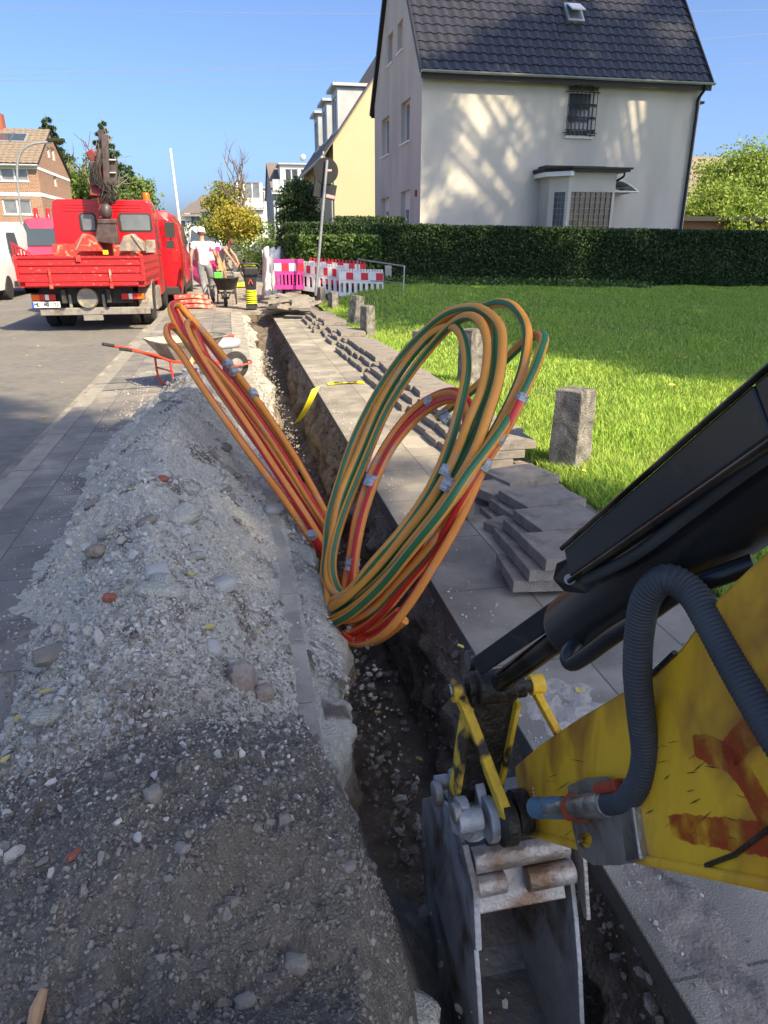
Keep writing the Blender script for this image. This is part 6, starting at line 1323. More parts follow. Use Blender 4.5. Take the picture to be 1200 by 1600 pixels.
    for s_, x in ((-1, xl+.02), (1, xr-.58)):
        hs = MB().bb(x+.10, x+.52, Yt+.24, Yt+.32, .46, .585).build('tail_light', 'chassis', t, bev=.006)
        seg_ = [('lamp_orange', 0, .13), ('lamp_red', .135, .22), ('lamp_clear', .225, .29), ('lamp_red', .295, .40)]
        if s_ > 0: seg_ = [('lamp_red', .0, .12), ('lamp_clear', .125, .19), ('lamp_red', .195, .27), ('lamp_orange', .275, .40)]
        for m, a, b in seg_: MB().bb(x+.11+a, x+.11+b, Yt+.225, Yt+.239, .475, .57).build('lamp_lens', m, hs)
    npx = xl+.11; pl_ = MB().bb(npx+.035, npx+.48, Yt+.24, Yt+.25, .345, .445).build('number_plate', 'plate_white', t); MB().bb(npx, npx+.034, Yt+.24, Yt+.25, .345, .445).build('plate_band', 'plate_blue', pl_)
    plate_text('ME:AG 70', npx+.05, Yt+.238, .365, .40, .062, pl_)
    # wheels: twin rear, single front
    wr = .40; ya = Yt+1.45
    for s_ in (-1, 1):
        xo = xl+.20 if s_ < 0 else xr-.14
        wheel(t, xo-s_*.0, ya, gz+wr, wr, .21, face=s_); wheel(t, xo-s_*.25, ya, gz+wr, wr, .21, face=s_)
        wheel(t, xo-s_*.02, Yt+4.65, gz+wr, wr, .23, face=s_)
        fd = MB(); n = 14; V = []; x_a, x_b = (xo-.13, xo+.13) if s_ > 0 else (xo-.13, xo+.13)
        for k in range(n+1):
            a_ = math.radians(-8+196*k/n)
            for rr in (wr+.07, wr+.045):
                for x in (x_a, x_b): V.append((x, ya-math.cos(a_)*rr, gz+wr+math.sin(a_)*rr))
        F = []
        for k in range(n):
            b = 4*k; F += [(b, b+1, b+5, b+4), (b+2, b+6, b+7, b+3), (b, b+4, b+6, b+2), (b+1, b+3, b+7, b+5)]
        fd.add(V, F); fd.build('mudguard', 'dull_metal' if s_ > 0 else 'chassis', t, smooth=40)
    MB().bb(xr-.30, xr-.02, Yt+2.1, Yt+3.0, .12, .58).build('tool_box', 'dull_metal', t, bev=.03)
    MB().bb(xl+.02, xl+.30, Yt+2.1, Yt+3.0, .12, .58).build('fuel_tank', 'chassis', t, bev=.04)
    # cab
    yc0 = Yt+L+.10; yc1 = yc0+1.75; cl_, cr_ = xl+.06, xr-.02; zt = AY(180, 312, yc0).z
    cb = MB(); w2 = (cr_-cl_)/2; cx = (cl_+cr_)/2
    pr = [(0, .55), (0, 1.25), (.03, zt-.28), (.14, zt-.05), (.28, zt)]
    prof = [(-w2, .35), (-w2, 1.35), (-w2+.025, zt-.22), (-w2+.06, zt-.05), (-w2+.14, zt), (w2-.14, zt), (w2-.06, zt-.05), (w2-.025, zt-.22), (w2, 1.35), (w2, .35)]
    wz0, wz1 = AY(200, 362, yc0).z, AY(200, 333, yc0).z
    V = []; secs = [(yc0, 1.0, 0), (yc0+.9, 1.0, .03), (yc0+1.35, .98, -.06), (yc0+1.75, .96, -.75), (yc0+1.95, .95, -1.15)]
    for (y, s_, dz) in secs: V += [(cx+x*s_, y, (z if z < .5 else max(z+dz*max(0, (z-1.0))/(zt-1.0), .8 if z > .5 else z))) for x, z in prof]
    n = len(prof); F = [tuple(range(n))[::-1], tuple((len(secs)-1)*n+k for k in range(n))]
    for i in range(len(secs)-1):
        for k in range(n): F.append((i*n+k, i*n+(k+1) % n, (i+1)*n+(k+1) % n, (i+1)*n+k))
    cb.add(V, F); cab = cb.build('cab', 'truck_red', t, smooth=40, bev=.02)
    for (a, b) in ((124, 152), (185, 238)):
        x0, x1 = AY(a, 345, yc0).x, AY(b, 345, yc0).x; wn = MB()
        wn.prism([(x0+.04, yc0-.004, wz0), (x1-.04, yc0-.004, wz0), (x1, yc0-.004, wz0+.05), (x1-.02, yc0-.004, wz1-.05), (x1-.06, yc0-.004, wz1), (x0+.05, yc0-.004, wz1), (x0, yc0-.004, wz1-.05), (x0, yc0-.004, wz0+.05)], (0, -.012, 0)); f = wn.build('rear_window', 'ink', cab, bev=.003)
        MB().prism([(x0+.06, yc0-.017, wz0+.03), (x1-.06, yc0-.017, wz0+.03), (x1-.05, yc0-.017, wz1-.06), (x1-.09, yc0-.017, wz1-.03), (x0+.08, yc0-.017, wz1-.03), (x0+.04, yc0-.017, wz1-.06)], (0, -.004, 0)).build('pane', 'glass_pale', f)
    rr = MB()
    for z in (zt-.10, zt-.155, zt-.22): rr.bb(cl_+.22, cr_-.22, yc0-.010, yc0+.01, z-.014, z+.012)
    rr.build('pressed_ribs', 'truck_red', cab, bev=.005)
    for s_, x in ((1, cr_),):
        sd_ = MB(); sd_.prism([(x+.004, yc0+.35, 1.30), (x+.004, yc0+1.35, 1.30), (x-.03, yc0+1.15, zt-.25), (x-.035, yc0+.40, zt-.25)], (.008, 0, 0)); sd_.build('side_window', 'glass', cab)
        MB().bb(x+.003, x+.014, yc0+.30, yc0+.32, .55, 1.95).build('door_seam', 'ink', cab); MB().box((x+.03, yc0+.42, 1.18), (.03, .14, .03)).build('door_handle', 'ink', cab, bev=.005)
        mr = MB(); mr.box((x+.20, yc0+1.55, 1.72), (.22, .10, .34)); mr.box((x+.18, yc0+1.55, 1.40), (.18, .09, .17)); mr.tube([(x, yc0+1.6, 1.95), (x+.2, yc0+1.6, 1.92), (x+.2, yc0+1.6, 1.35)], .014, 8); mr.build('mirror', 'ink', cab, bev=.02)
    mr = MB(); mr.box((cl_-.16, yc0+1.5, 1.68), (.2, .10, .36)); mr.tube([(cl_, yc0+1.55, 1.95), (cl_-.16, yc0+1.55, 1.9)], .014, 8); mr.build('mirror', 'ink', cab, bev=.02)
    bx_ = AY(229, 310, yc0+.5).x; MB().lathe([(.085, 0), (.085, .02), (.075, .03), (.07, .15), (.055, .17)], (bx_, yc0+.45, zt+.0), 18).build('beacon', 'lamp_orange', cab, smooth=40)
    # crane folded up behind the cab
    Yc = yc0-.28; k = lambda px, py, y=Yc: AY(px, py, y)
    cr = MB(); a, b = k(165, 372), k(160, 300); cr.beam((a.x, Yc, .75), (b.x, Yc, k(160, 306).z), .20, .22, up=(0, 1, 0)); base = cr.build('crane_column', 'arm_red', t, bev=.01)
    bo = MB(); p0 = k(155, 308); p1 = k(150, 238); bo.beam(p0, p1+Vector((0, .1, .0)), .32, .30, up=(0, 1, 0), w2=.22, h2=.24); bo.beam(k(150, 252), k(139, 236), .14, .12, up=(0, 1, 0)); boom = bo.build('crane_boom', 'arm_red', t, bev=.01)
    MB().beam(k(149, 290, Yc-.16), k(146, 252, Yc-.16), .13, .08, up=(0, 1, 0)).build('boom_plate', 'crane_grey', boom, bev=.01)
    tl = MB()
    for (a, b, wd, dy) in (((163, 296), (158, 203), .11, 0), ((169, 290), (165, 212), .12, -.12), ((177, 288), (176, 248), .16, .05)):
        p0, p1 = k(*a), k(*b); p0.y += dy; p1.y += dy; tl.beam(p0, p1, wd, wd, up=(0, 1, 0))
    tl.build('telescopic_jib', 'crane_grey', t, bev=.006)
    for z in (250, 270): q = k(175, z, Yc-.05); MB().box((q.x, Yc-.03, q.z), (.15, .15, .015)).build('jib_clamp', 'white_paint', t)
    MB().tube([k(150, 205+70, Yc-.2), k(156, 232, Yc-.2)], .05, 12).build('lift_cylinder', 'crane_grey', t, smooth=50)
    hs = MB(); rnd = random.Random(3)
    for i in range(13):
        x0 = rnd.uniform(154, 178); pts = [k(x0, rnd.uniform(282, 290), Yc-.18), k(x0+rnd.uniform(-4, 8), rnd.uniform(292, 300), Yc-.28), k(x0+rnd.uniform(-2, 16), rnd.uniform(300, 316), Yc-.34), k(rnd.uniform(160, 176), rnd.uniform(318, 322), Yc-.25)]; hs.tube(spline(pts, 5), .012, 6)
    for i in range(12):
        x0 = rnd.uniform(150, 160); pts = [k(x0, rnd.uniform(235, 262), Yc-.2), k(x0-rnd.uniform(2, 9), rnd.uniform(262, 285), Yc-.28), k(x0+rnd.uniform(0, 10), rnd.uniform(288, 302), Yc-.25)]; hs.tube(spline(pts, 5), .014, 6)
    hs.build('hydraulic_hoses', 'tyre', t, smooth=60)
    hb = MB()
    for (px, py, s_) in ((168, 295, .16), (162, 305, .12), (172, 286, .11)): q = k(px, py, Yc-.12); hb.box(q, (s_, .16, s_*.8), rz=.3)
    hb.build('valve_block', 'grease', t, bev=.012)
    rt = MB(); q = k(166, 330, Yc-.4); rt.lathe([(.05, .14), (.10, .10), (.12, 0), (.10, -.1), (.05, -.14)], q, 20); rt.build('rotator', 'crane_grey', t, smooth=40)
    gr_ = MB(); a = k(168, 346, Yc-.4); gr_.box(a, (.36, .20, .09)); gr_.beam(a, k(168, 380, Yc-.4), .34, .16, up=(0, 1, 0), w2=.48); gr_.build('grab_frame', 'crane_grey', t, bev=.015)
    for s_, (px, w_) in ((-1, (139, .40)), (1, (205, .46))):
        c_ = k(px, 378, Yc-.45); sh_ = MB(); pts = [(-.26, -.18), (-.24, .0), (-.06, .16), (.12, .11), (.26, -.18)]; sh_.prism([(c_.x+x*(1 if s_ < 0 else -1), Yc-.65, c_.z+z) for x, z in pts], (0, .5, 0)); sh_.build('grab_shell', 'tray_metal' if s_ > 0 else 'scuffed_red', t, bev=.012); e_ = MB(); e_.beam((c_.x-.24*(1 if s_ > 0 else -1)*-1, Yc-.66, c_.z-.16), (c_.x+.05*(1 if s_ < 0 else -1)*-1, Yc-.66, c_.z+.14), .03, .04, up=(0, 1, 0)); e_.build('shell_edge', 'dull_metal', t, bev=.004)
    MB().bb(k(170, 384).x-.05, k(170, 384).x+.05, Yc-.55, Yc-.52, zb1+.0, zb1+.08).build('warning_label', 'tape_yellow', t)
    MB().bb(k(236, 372).x-.13, k(236, 372).x+.08, Yc-.1, Yc-.0, zb1+.02, zb1+.28).build('load_box', 'rubbed_steel', t, bev=.01)
FONT = {'M': ((0, 0, 0, 1), (0, 1, .5, .5), (.5, .5, 1, 1), (1, 1, 1, 0)), 'E': ((0, 0, 0, 1), (0, 1, 1, 1), (0, .5, .8, .5), (0, 0, 1, 0)), 'A': ((0, 0, .5, 1), (.5, 1, 1, 0), (.25, .4, .75, .4)), 'G': ((1, .85, .3, 1), (.3, 1, 0, .7), (0, .7, 0, .3), (0, .3, .3, 0), (.3, 0, 1, .1), (1, .1, 1, .45), (1, .45, .55, .45)), '7': ((0, 1, 1, 1), (1, 1, .35, 0)), '0': ((0, .2, 0, .8), (0, .8, .5, 1), (.5, 1, 1, .8), (1, .8, 1, .2), (1, .2, .5, 0), (.5, 0, 0, .2)), ':': ((.4, .7, .6, .7), (.4, .3, .6, .3))}
def plate_text(s, x, y, z, wd, h, par):
    mb = MB(); cw = wd/len(s)
    for i, c in enumerate(s):
        for (a, b, c_, d) in FONT.get(c, ()):
            mb.beam((x+cw*(i+a*.72), y, z+b*h), (x+cw*(i+c_*.72)+(1e-4), y, z+d*h), .011, .004, up=(0, 1, 0))
    mb.build('lettering', 'ink', par)
truck()
def van(name, label, cat, x0, x1, y0, L, h, m, gz=-.10, face=-1, hood=.9, glassm='glass', roofextra=None, tail=False):
    """box van or car seen end-on; face=-1: its front looks at -Y, +1: its back looks at -Y"""
    t = thing(name, label, cat, ((x0+x1)/2, y0, gz)); w2 = (x1-x0)/2; cx = (x0+x1)/2; zl = gz+.28
    prof = [(-w2*.96, zl), (-w2, zl+.25), (-w2, gz+h*.52), (-w2*.90, gz+h*.86), (-w2*.78, gz+h*.97), (-w2*.5, gz+h), (w2*.5, gz+h), (w2*.78, gz+h*.97), (w2*.90, gz+h*.86), (w2, gz+h*.52), (w2, zl+.25), (w2*.96, zl)]
    if face < 0: secs = [(0, .93, .50), (.12, .98, .55), (hood, 1, .60), (hood+.75, 1, .97), (hood+1.2, 1, 1), (L-.1, 1, 1), (L, .97, .97)]
    else: secs = [(0, .96, .90), (.10, 1, .985), (L-hood-1.3, 1, 1), (L-hood-.8, 1, .97), (L-hood, 1, .60), (L-.1, .98, .54), (L, .93, .48)]
    V = []
    for (dy, sx, sz) in secs:
        top = gz+h*sz
        for x, z in prof: V.append((cx+x*sx, y0+dy, min(z, top-(.0 if abs(x) < w2*.6 else .03))))
    n = len(prof); K = len(secs); F = [tuple(range(n))[::-1], tuple((K-1)*n+k for k in range(n))]
    for i in range(K-1):
        for k in range(n): F.append((i*n+k, i*n+(k+1) % n, (i+1)*n+(k+1) % n, (i+1)*n+k))
    b = MB(); b.add(V, F); body = b.build('body', m, t, smooth=40, bev=.02)
    r = h*.16 if h > 1.9 else .33
    r = max(r, .32)
    for yy in (y0+.85, y0+L-.95):
        for s_ in (-1, 1): wheel(t, cx+s_*(w2-.09), yy, gz+r, r, .2, face=s_)
    if face < 0:
        a, c = y0+hood+.02, y0+hood+.74; z0_, z1_ = gz+h*.615, gz+h*.93
        ws = MB(); ws.add([(cx-w2*.86, a, z0_), (cx+w2*.86, a, z0_), (cx+w2*.76, c, z1_), (cx-w2*.76, c, z1_), (cx-w2*.86, a-.03, z0_+.02), (cx+w2*.86, a-.03, z0_+.02), (cx+w2*.76, c-.03, z1_+.02), (cx-w2*.76, c-.03, z1_+.02)], [(4, 5, 6, 7), (0, 3, 2, 1), (0, 1, 5, 4), (1, 2, 6, 5), (2, 3, 7, 6), (3, 0, 4, 7)]); ws.build('windscreen', glassm, t)
        for s_ in (-1, 1): MB().box((cx+s_*w2*.72, y0-.0, gz+h*.40), (.26, .06, .16)).build('headlight', 'lamp_clear', t, bev=.02)
        MB().box((cx, y0+.0, gz+h*.36), (w2*.9, .05, .16)).build('grille', 'ink', t, bev=.01); MB().box((cx, y0-.0, gz+.36), (w2*1.85, .10, .2)).build('bumper', 'ink', t, bev=.03)
    else:
        MB().box((cx, y0+.015, gz+h*.72), (w2*1.45, .03, h*.22)).build('rear_window', glassm, t, bev=.01)
        for s_ in (-1, 1): MB().box((cx+s_*w2*.86, y0+.02, gz+h*.52), (.14, .06, .30)).build('tail_light', 'lamp_red', t, bev=.01)
        MB().box((cx, y0+.0, gz+.38), (w2*1.9, .10, .2)).build('bumper', 'ink', t, bev=.03)
    for s_ in (-1, 1):
        yy0, yy1 = (y0+hood+.55, y0+hood+1.7) if face < 0 else (y0+L-hood-1.7, y0+L-hood-.5)
        q = MB(); xo = cx+s_*w2*.985; xi = cx+s_*w2*.93; q.prism([(xo, yy0, gz+h*.60), (xo, yy1, gz+h*.60), (xi, yy1-.1, gz+h*.86), (xi, yy0+.2, gz+h*.86)], (s_*.012, 0, 0)); q.build('side_window', 'glass', t)
        ym = y0+hood+.55 if face < 0 else y0+L-hood-.6
        MB().box((cx+s_*(w2+.12), ym, gz+h*.60), (.16, .1, .26)).build('mirror', 'ink', t, bev=.02)
        MB().bb(min(cx+s_*w2*.995, cx+s_*(w2+.02)), max(cx+s_*w2*.995, cx+s_*(w2+.02)), y0+1.4, y0+L-1.5, gz+.33, gz+.48).build('side_sill', 'ink', t, bev=.005)
    return t
# red van parked in front of the truck
v = van('red_van', 'red van parked at the kerb in front of the truck, only its right side showing', 'van', -3.25, -1.22, 19.9, 5.4, 2.35, 'truck_red', face=1)
sx_ = -1.215; spl = MB(); 
q1 = AY(50, 390, 27); pv = van('pink_van', 'faded pinkish red van with roof beacons facing us behind the truck', 'van', AY(18, 380, 25.5).x, AY(79, 380, 25.5).x+.25, 25.5, 5.6, AY(50, 338, 26.5).z+.1, 'pink_paint', face=-1, hood=.55)
for px in (54, 73):
    q = AY(px, 334, 27.2); MB().lathe([(.10, 0), (.09, .03), (.075, .05), (.07, .26), (.05, .28)], (q.x, 27.4, AY(50, 338, 26.5).z-.0), 14).build('beacon', 'lamp_red', pv, smooth=40)
x1 = AY(20, 400, 24.0).x; van('white_van', 'white delivery van cut by the left edge of the road', 'van', x1-1.95, x1, 22.3, 5.0, 2.12, 'white_van', face=-1, hood=.9)
van('parked_car', 'dark silver car squeezed between the white and the pink van', 'car', AY(18, 400, 31).x-1.0, AY(44, 400, 31).x+.2, 31, 4.3, 1.5, 'car_grey', face=-1, hood=1.1)
x0 = AY(287, 390, 52).x; van('camper_van', 'small white camper van far down the street', 'van', x0+.3, x0+2.5, 52, 6, 2.6, 'white_van', face=-1, hood=.5)
def suv():
    Y = 36.0; xa = AY(384, 405, Y).x; t = thing('parked_suv', 'grey SUV parked across the pavement end by the lime bush', 'car', (xa+2, Y, 0)); L = 4.5
    side = [(0, .35), (.02, .75), (.10, 1.0), (.55, 1.45), (1.1, 1.58), (2.3, 1.58), (3.1, 1.08), (4.2, .92), (4.48, .65), (4.45, .32)]
    b = MB(); V = []
    for y, s_ in ((Y-.0, .94), (Y+.12, 1), (Y+1.68, 1), (Y+1.8, .94)):
        for x, z in side: V.append((xa+2.2+(x-2.2)*s_, y, .3+(z-.3)*(s_ if z > 1 else 1)))
    n = len(side); F = [tuple(range(n)), tuple(3*n+k for k in range(n))[::-1]]
    for i in range(3):
        for k in range(n): F.append((i*n+k, i*n+(k+1) % n, (i+1)*n+(k+1) % n, (i+1)*n+k))
    b.add(V, F); b.build('body', 'car_grey', t, smooth=40, bev=.03)
    g_ = MB(); g_.prism([(xa+.75, Y-.012, 1.08), (xa+1.6, Y-.012, 1.05), (xa+1.6, Y-.012, 1.45), (xa+1.15, Y-.012, 1.47)], (0, .02, 0)); g_.prism([(xa+1.66, Y-.012, 1.05), (xa+2.7, Y-.012, 1.04), (xa+2.25, Y-.012, 1.45), (xa+1.66, Y-.012, 1.46)], (0, .02, 0)); g_.build('side_window', 'glass', t)
    MB().prism([(xa+.12, Y-.0, 1.02), (xa+.56, Y-.0, 1.42), (xa+.60, Y+1.8, 1.42), (xa+.12, Y+1.8, 1.02)], (-.015, 0, .015)).build('rear_window', 'glass', t)
    MB().prism([(xa+.06, Y-.02, .80), (xa+.55, Y-.02, .92), (xa+.5, Y-.02, .98), (xa+.08, Y-.02, .95)], (0, .05, 0)).build('tail_light', 'lamp_red', t, bev=.01)
    for x in (xa+.95, xa+3.6):
        for yy, f in ((Y+.09, -1), (Y+1.7, 1)):
            w_ = MB(); w_.lathe([(.2, -.1), (.32, -.1), (.35, -.06), (.35, .06), (.32, .1), (.2, .1)], (x, yy, .35), 26, 'Y'); wl = w_.build('wheel', 'tyre', t, smooth=40); r_ = MB(); r_.lathe([(.03, f*.09), (.08, f*.10), (.2, f*.06), (.22, f*.105)], (x, yy, .35), 20, 'Y'); r_.build('rim', 'rim_steel', wl, smooth=30)
suv()
# ================================================================ barriers, sign, rail, lamp
def barrier(px0, py0, px1, py1, Y0, Y1, m, label, n=8, group='plastic road barriers by the hedge', h=.82, rest=False, kind='board'):
    a = AY(px0, py0, Y0); b = AY(px1, py1, Y1); d = (b-a); L = d.length; u = d/L; n_ = Vector((u.y, -u.x, 0)).normalized(); n_ = n_ if n_.y < 0 else -n_
    t = thing('road_barrier', label, 'barrier', a, group=group); M = Matrix((u, n_, Z_)).transposed()
    sh = MB(); nn = 8; bx = lambda mb, s0, s1, z0, z1, d0, d1: mb.add([a+u*s_+n_*q+Z_*z for q in (d0, d1) for s_, z in ((s0, z0), (s1, z0), (s1, z1), (s0, z1))], [(0, 1, 2, 3), (7, 6, 5, 4), (0, 4, 5, 1), (1, 5, 6, 2), (2, 6, 7, 3), (3, 7, 4, 0)])
    bx(sh, 0, L, h*.58, h*.90, -.025, .025); bx(sh, 0, L, h*.0, h*.14, -.025, .025); bx(sh, 0, L, h*.49, h*.575, -.02, .02)
    for i in range(nn+1): s_ = L*i/nn; s0 = max(0, s_-L*.032); s1 = min(L, s_+L*.032); bx(sh, s0, s1, h*.141, h*.489, -.022, .022)
    for i in range(nn*2): s_ = L*(i+.5)/(nn*2); bx(sh, s_-.025, s_+.025, h*.902, h*1.0, -.018, .018)
    shell = sh.build('frame', m, t, bev=.004)
    st_ = {}
    for i in range(n):
        MB().add([a+u*(L*i/n+.004)+n_*.0275+Z_*h*.61, a+u*(L*(i+1)/n-.004)+n_*.0275+Z_*h*.61, a+u*(L*(i+1)/n-.004)+n_*.0275+Z_*h*.87, a+u*(L*i/n+.004)+n_*.0275+Z_*h*.87], [(0, 1, 2, 3)]).build('reflective_stripe', 'barrier_red' if i % 2 else 'barrier_white', shell)
    if rest:
        for s_ in (.22*L, .78*L): MB().box(a+u*s_+Z_*(-.03), (.20, .55, .07)).build('foot', 'red_plastic', t, bev=.01)
    return t
barrier(430, 452, 476, 452, 18.5, 18.4, 'barrier_pink', 'pink barrier with a red and white board beside the wrapped panels', 4, h=.70)
barrier(474, 454, 541, 463, 18.6, 17.9, 'barrier_white', 'long white barrier behind the leaning sign pole', 10, h=.70)
barrier(530, 463, 599, 465, 17.8, 17.5, 'barrier_white', 'white barrier nearest to the steel hoop rail', 6, h=.64, rest=False)
barrier(484, 442, 572, 448, 18.68, 18.5, 'barrier_red', 'red barrier whose teeth show just above the white ones', 10, h=.60)
fr = 'pink barriers around the far dig'
barrier(303, 437, 316, 446, 26.5, 25.0, 'barrier_pink', 'pink barrier left of the worker in white, by the road', 2, fr, h=1.15); barrier(328, 440, 347, 436, 26.0, 27.5, 'barrier_pink', 'pink barrier showing between the two workers', 2, fr, h=1.1)
# steel hoop rail
hr = thing('hoop_rail', 'bent galvanised steel hoop rail standing in the lawn before the hedge', 'railing', AY(594, 468, 17.2))
yy0, yy1 = 18.0, 16.6; a, b, c, d = AY(558, 460, yy0), AY(559, 405, yy0), AY(632, 416, yy1), AY(629, 470, yy1)
hm = MB(); hm.tube(spline([a, a+(b-a)*.85], 2)+spline([a+(b-a)*.9, b+(c-b)*.01, b+(c-b)*.06], 5)+spline([b+(c-b)*.94, b+(c-b)*.99, c+(d-c)*.12], 5)+[d], .018, 10); hm.tube([a+(b-a)*.42, d+(c-d)*.52], .013, 8); hm.tube([a+(b-a)*.05, d+(c-d)*.1], .013, 8); hm.build('hoop', 'galv', hr, smooth=60)
lw = thing('low_wall', 'low brown edging wall strip below the hoop rail', 'wall', AY(594, 470, 17.2)); q0, q1 = AY(555, 463, 17.9), AY(629, 477, 16.7); MB().beam(q0-Z_*.05, q1-Z_*.05, .10, .26).build('edging', 'slab', lw, bev=.01)
MB().beam(AY(600, 441, 19.2), AY(1130, 452, 19.2), .12, .10).build('wall_coping', 'slab', lw, bev=.01)
for px in (606,): q = AY(px, 415, 19.35); MB().bb(q.x-.09, q.x+.09, 19.3, 19.48, 0, q.z).build('gate_post', 'concrete_far', lw, bev=.01)
# wrapped panels / tarps
for k, (px, w_, lab) in enumerate(((428, .38, 'white wrapped panel standing against the hedge end'), (437, .34, 'grey tarp-wrapped panel between the two white ones'), (419, .2, 'pale wrapped panel nearest the grey car'))):
    a = AY(px, 450 if k != 2 else 445, 19.2+k*.3); zt = AY(px, 388+3*k, 19.2).z; o = MB(); n = 9; V = []
    for j in range(6):
        z = zt*j/5
        for i in range(n): f = i/(n-1)-.5; V.append((a.x+f*w_*(1+.15*math.sin(j+k)), a.y+.06*math.sin(i*2.2+j*.7+k)+.05, z+(.05*math.sin(i*1.7+k) if j == 5 else 0)))
    F = [(j*n+i, j*n+i+1, (j+1)*n+i+1, (j+1)*n+i) for j in range(5) for i in range(n-1)]; o.add(V, F); q = o.build('wrapped_panel', 'tarp' if k == 1 else 'white_paint', smooth=60); sm = q.modifiers.new('thick', 'SOLIDIFY'); sm.thickness = .08; tag(q, lab, 'panel')
# sign on its leaning post, seen from behind
sg = thing('road_sign', 'leaning road sign seen from behind, a dark disc over a dark plate', 'road sign', G(495, 452, 0)+Vector((0, -4.6, 0)))
Ys = 17.6; b0, b1 = AY(493, 462, Ys), AY(511, 250, Ys-.1); MB().tube([b0, b1], .034, 14).build('post', 'galv', sg, smooth=50)
dc = AY(509.5, 267, Ys-.1); ax = Vector((.10, 1, .06)).normalized(); dn = MB(); dn.tube([dc+ax*.05, dc+ax*.075], .275, 40); ds = dn.build('sign_disc', 'sign_back', sg, smooth=30); 
q = AY(515, 262, Ys-.1); MB().box(dc+Vector((.06, .045, .03)), (.15, .006, .07), rz=-.1).build('sticker', 'sticker', ds)
pc = AY(508, 298, Ys-.05); Mr = Matrix.Rotation(R(12), 3, 'Y'); pn = MB().box(pc+ax*.05, (.50, .02, .33), rot=Mr).build('sign_plate', 'sign_back', sg, bev=.004); MB().box(pc+ax*.036+Vector((.12, 0, -.12)), (.2, .004, .07), rot=Mr).build('sticker', 'sticker', pn)
# street lamp at left
ll = thing('street_lamp', 'green arched street lamp in front of the brick house', 'street lamp', (AY(31, 380, 40).x, 40, 0)); q = lambda a, b: AY(a, b, 40)
MB().tube([(q(32, 380).x, 40, 0)]+spline([q(32, 335), q(28, 290), q(27, 258), q(34, 236), q(48, 226), q(64, 223), q(80, 222)], 5), .055, 10).build('pole', 'galv', ll, smooth=60)
MB().box(q(88, 219), (.75, .25, .16)).build('lamp_head', 'leaf_hedge_core', ll, bev=.04)
# overhead wires
for k, (a, b, lab) in enumerate((((-700, -10), (1700, -10), 'highest overhead wire at the top left'), ((-700, 130), (1500, 20), 'overhead wire crossing behind the white house roof'), ((-700, 96), (1900, 66), 'second overhead wire from the bottom'), ((-700, 118), (2000, 84), 'lowest overhead wire above the truck'))):
    p, q_ = AY(*a, 62+3*k), AY(*b, 80+3*k); pts = [p+(q_-p)*(i/24)+Z_*(-6*(i/24)*(1-i/24)) for i in range(25)]; tag(MB().tube(pts, .014, 5).build('overhead_wire', 'galv'), lab, 'wire')
# far tree mass and bins down the street
for k, (px, Y, m, lab) in enumerate(((300, 120, 'leaf_green', 'small green tree far down the street left of the autumn trees'), (322, 70, 'leaf_hedge', 'dark bush beyond the worker in white'))):
    q = AY(px, 378, Y); tree('street_tree', lab, q.x, Y, 4.2, 2.2, m, 2500, .3, 70+k, trunk_h=.3, depth=2)
bn = thing('wheelie_bin', 'dark blue-grey wheelie bin under the autumn tree', 'bin', (AY(371, 400, 38).x, 38, 0)); q = AY(371, 400, 38); MB().box((q.x, 38, .55), (.5, .5, 1.0), taper=1.15).build('body', 'car_grey', bn, bev=.04); MB().box((q.x, 38, 1.09), (.62, .62, .08)).build('lid', 'ink', bn, bev=.03)
# plate compactor of the second worker
pcx = AY(372, 430, 26).x; pc_ = thing('plate_compactor', 'small yellow plate compactor at the second worker’s feet', 'compactor', (pcx, 26, 0)); pb = (pcx+.05, 26.0)
MB().box((pb[0], pb[1], .10), (.55, .5, .14)).build('base_plate', 'rammer_yellow', pc_, bev=.03); MB().box((pb[0]-.05, pb[1], .36), (.34, .34, .30)).build('engine', 'dull_metal', pc_, bev=.04); MB().tube(spline([(pb[0]-.1, 26, .2), (pb[0]-.3, 26.0, .6), (pb[0]-.45, 26.0, .80)], 4), .018, 8).build('handle', 'crane_grey', pc_, smooth=60)
# ================================================================ workers
def skin(name, chains, m, parent, lvl=2):
    """chains: list of (points, radii); the first point of a later chain may repeat a point of an earlier one to branch there"""
    V = []; E = []; Rr = []
    off = wloc(parent)
    for pts, rr in chains:
        prev = None
        for p, r in zip(pts, rr):
            p = Vector(p); hit = next((i for i, q in enumerate(V) if (q-p).length < 1e-5), None)
            if hit is None: V.append(p); Rr.append(r); hit = len(V)-1
            if prev is not None: E.append((prev, hit))
            prev = hit
    me = bpy.data.meshes.new(name); me.from_pydata([q-off for q in V], E, []); me.materials.append(MATS[m]); o = bpy.data.objects.new(name, me); COL.objects.link(o); o.parent = parent
    md = o.modifiers.new('skin', 'SKIN'); md.use_smooth_shade = True; md.branch_smoothing = .4
    for i, v in enumerate(me.skin_vertices[0].data): r = Rr[i]; v.radius = r if isinstance(r, tuple) else (r, r); v.use_root = (i == 0)
    s_ = o.modifiers.new('sub', 'SUBSURF'); s_.levels = lvl; s_.render_levels = lvl; return o
def fingers(w, d, palm_n):
    """five finger chains from the wrist w along d"""
    d = Vector(d).normalized(); s_ = Vector(palm_n).cross(d).normalized(); w = Vector(w); pc = w+d*.05; out = []
    for k, (a, L) in enumerate(((-.028, .075), (-.009, .085), (.010, .08), (.028, .062))):
        b = pc+s_*a+d*.04; out.append(([w, pc+s_*a*.6, b, b+d*L*.5+Vector(palm_n)*.008, b+d*L+Vector(palm_n)*.025], [.024, .017, .0095, .0088, .0075]))
    out.append(([w, w+d*.02-s_*.028, w+d*.065-s_*.048+Vector(palm_n)*.01, w+d*.095-s_*.042+Vector(palm_n)*.022], [.024, .015, .0105, .0085])); return out
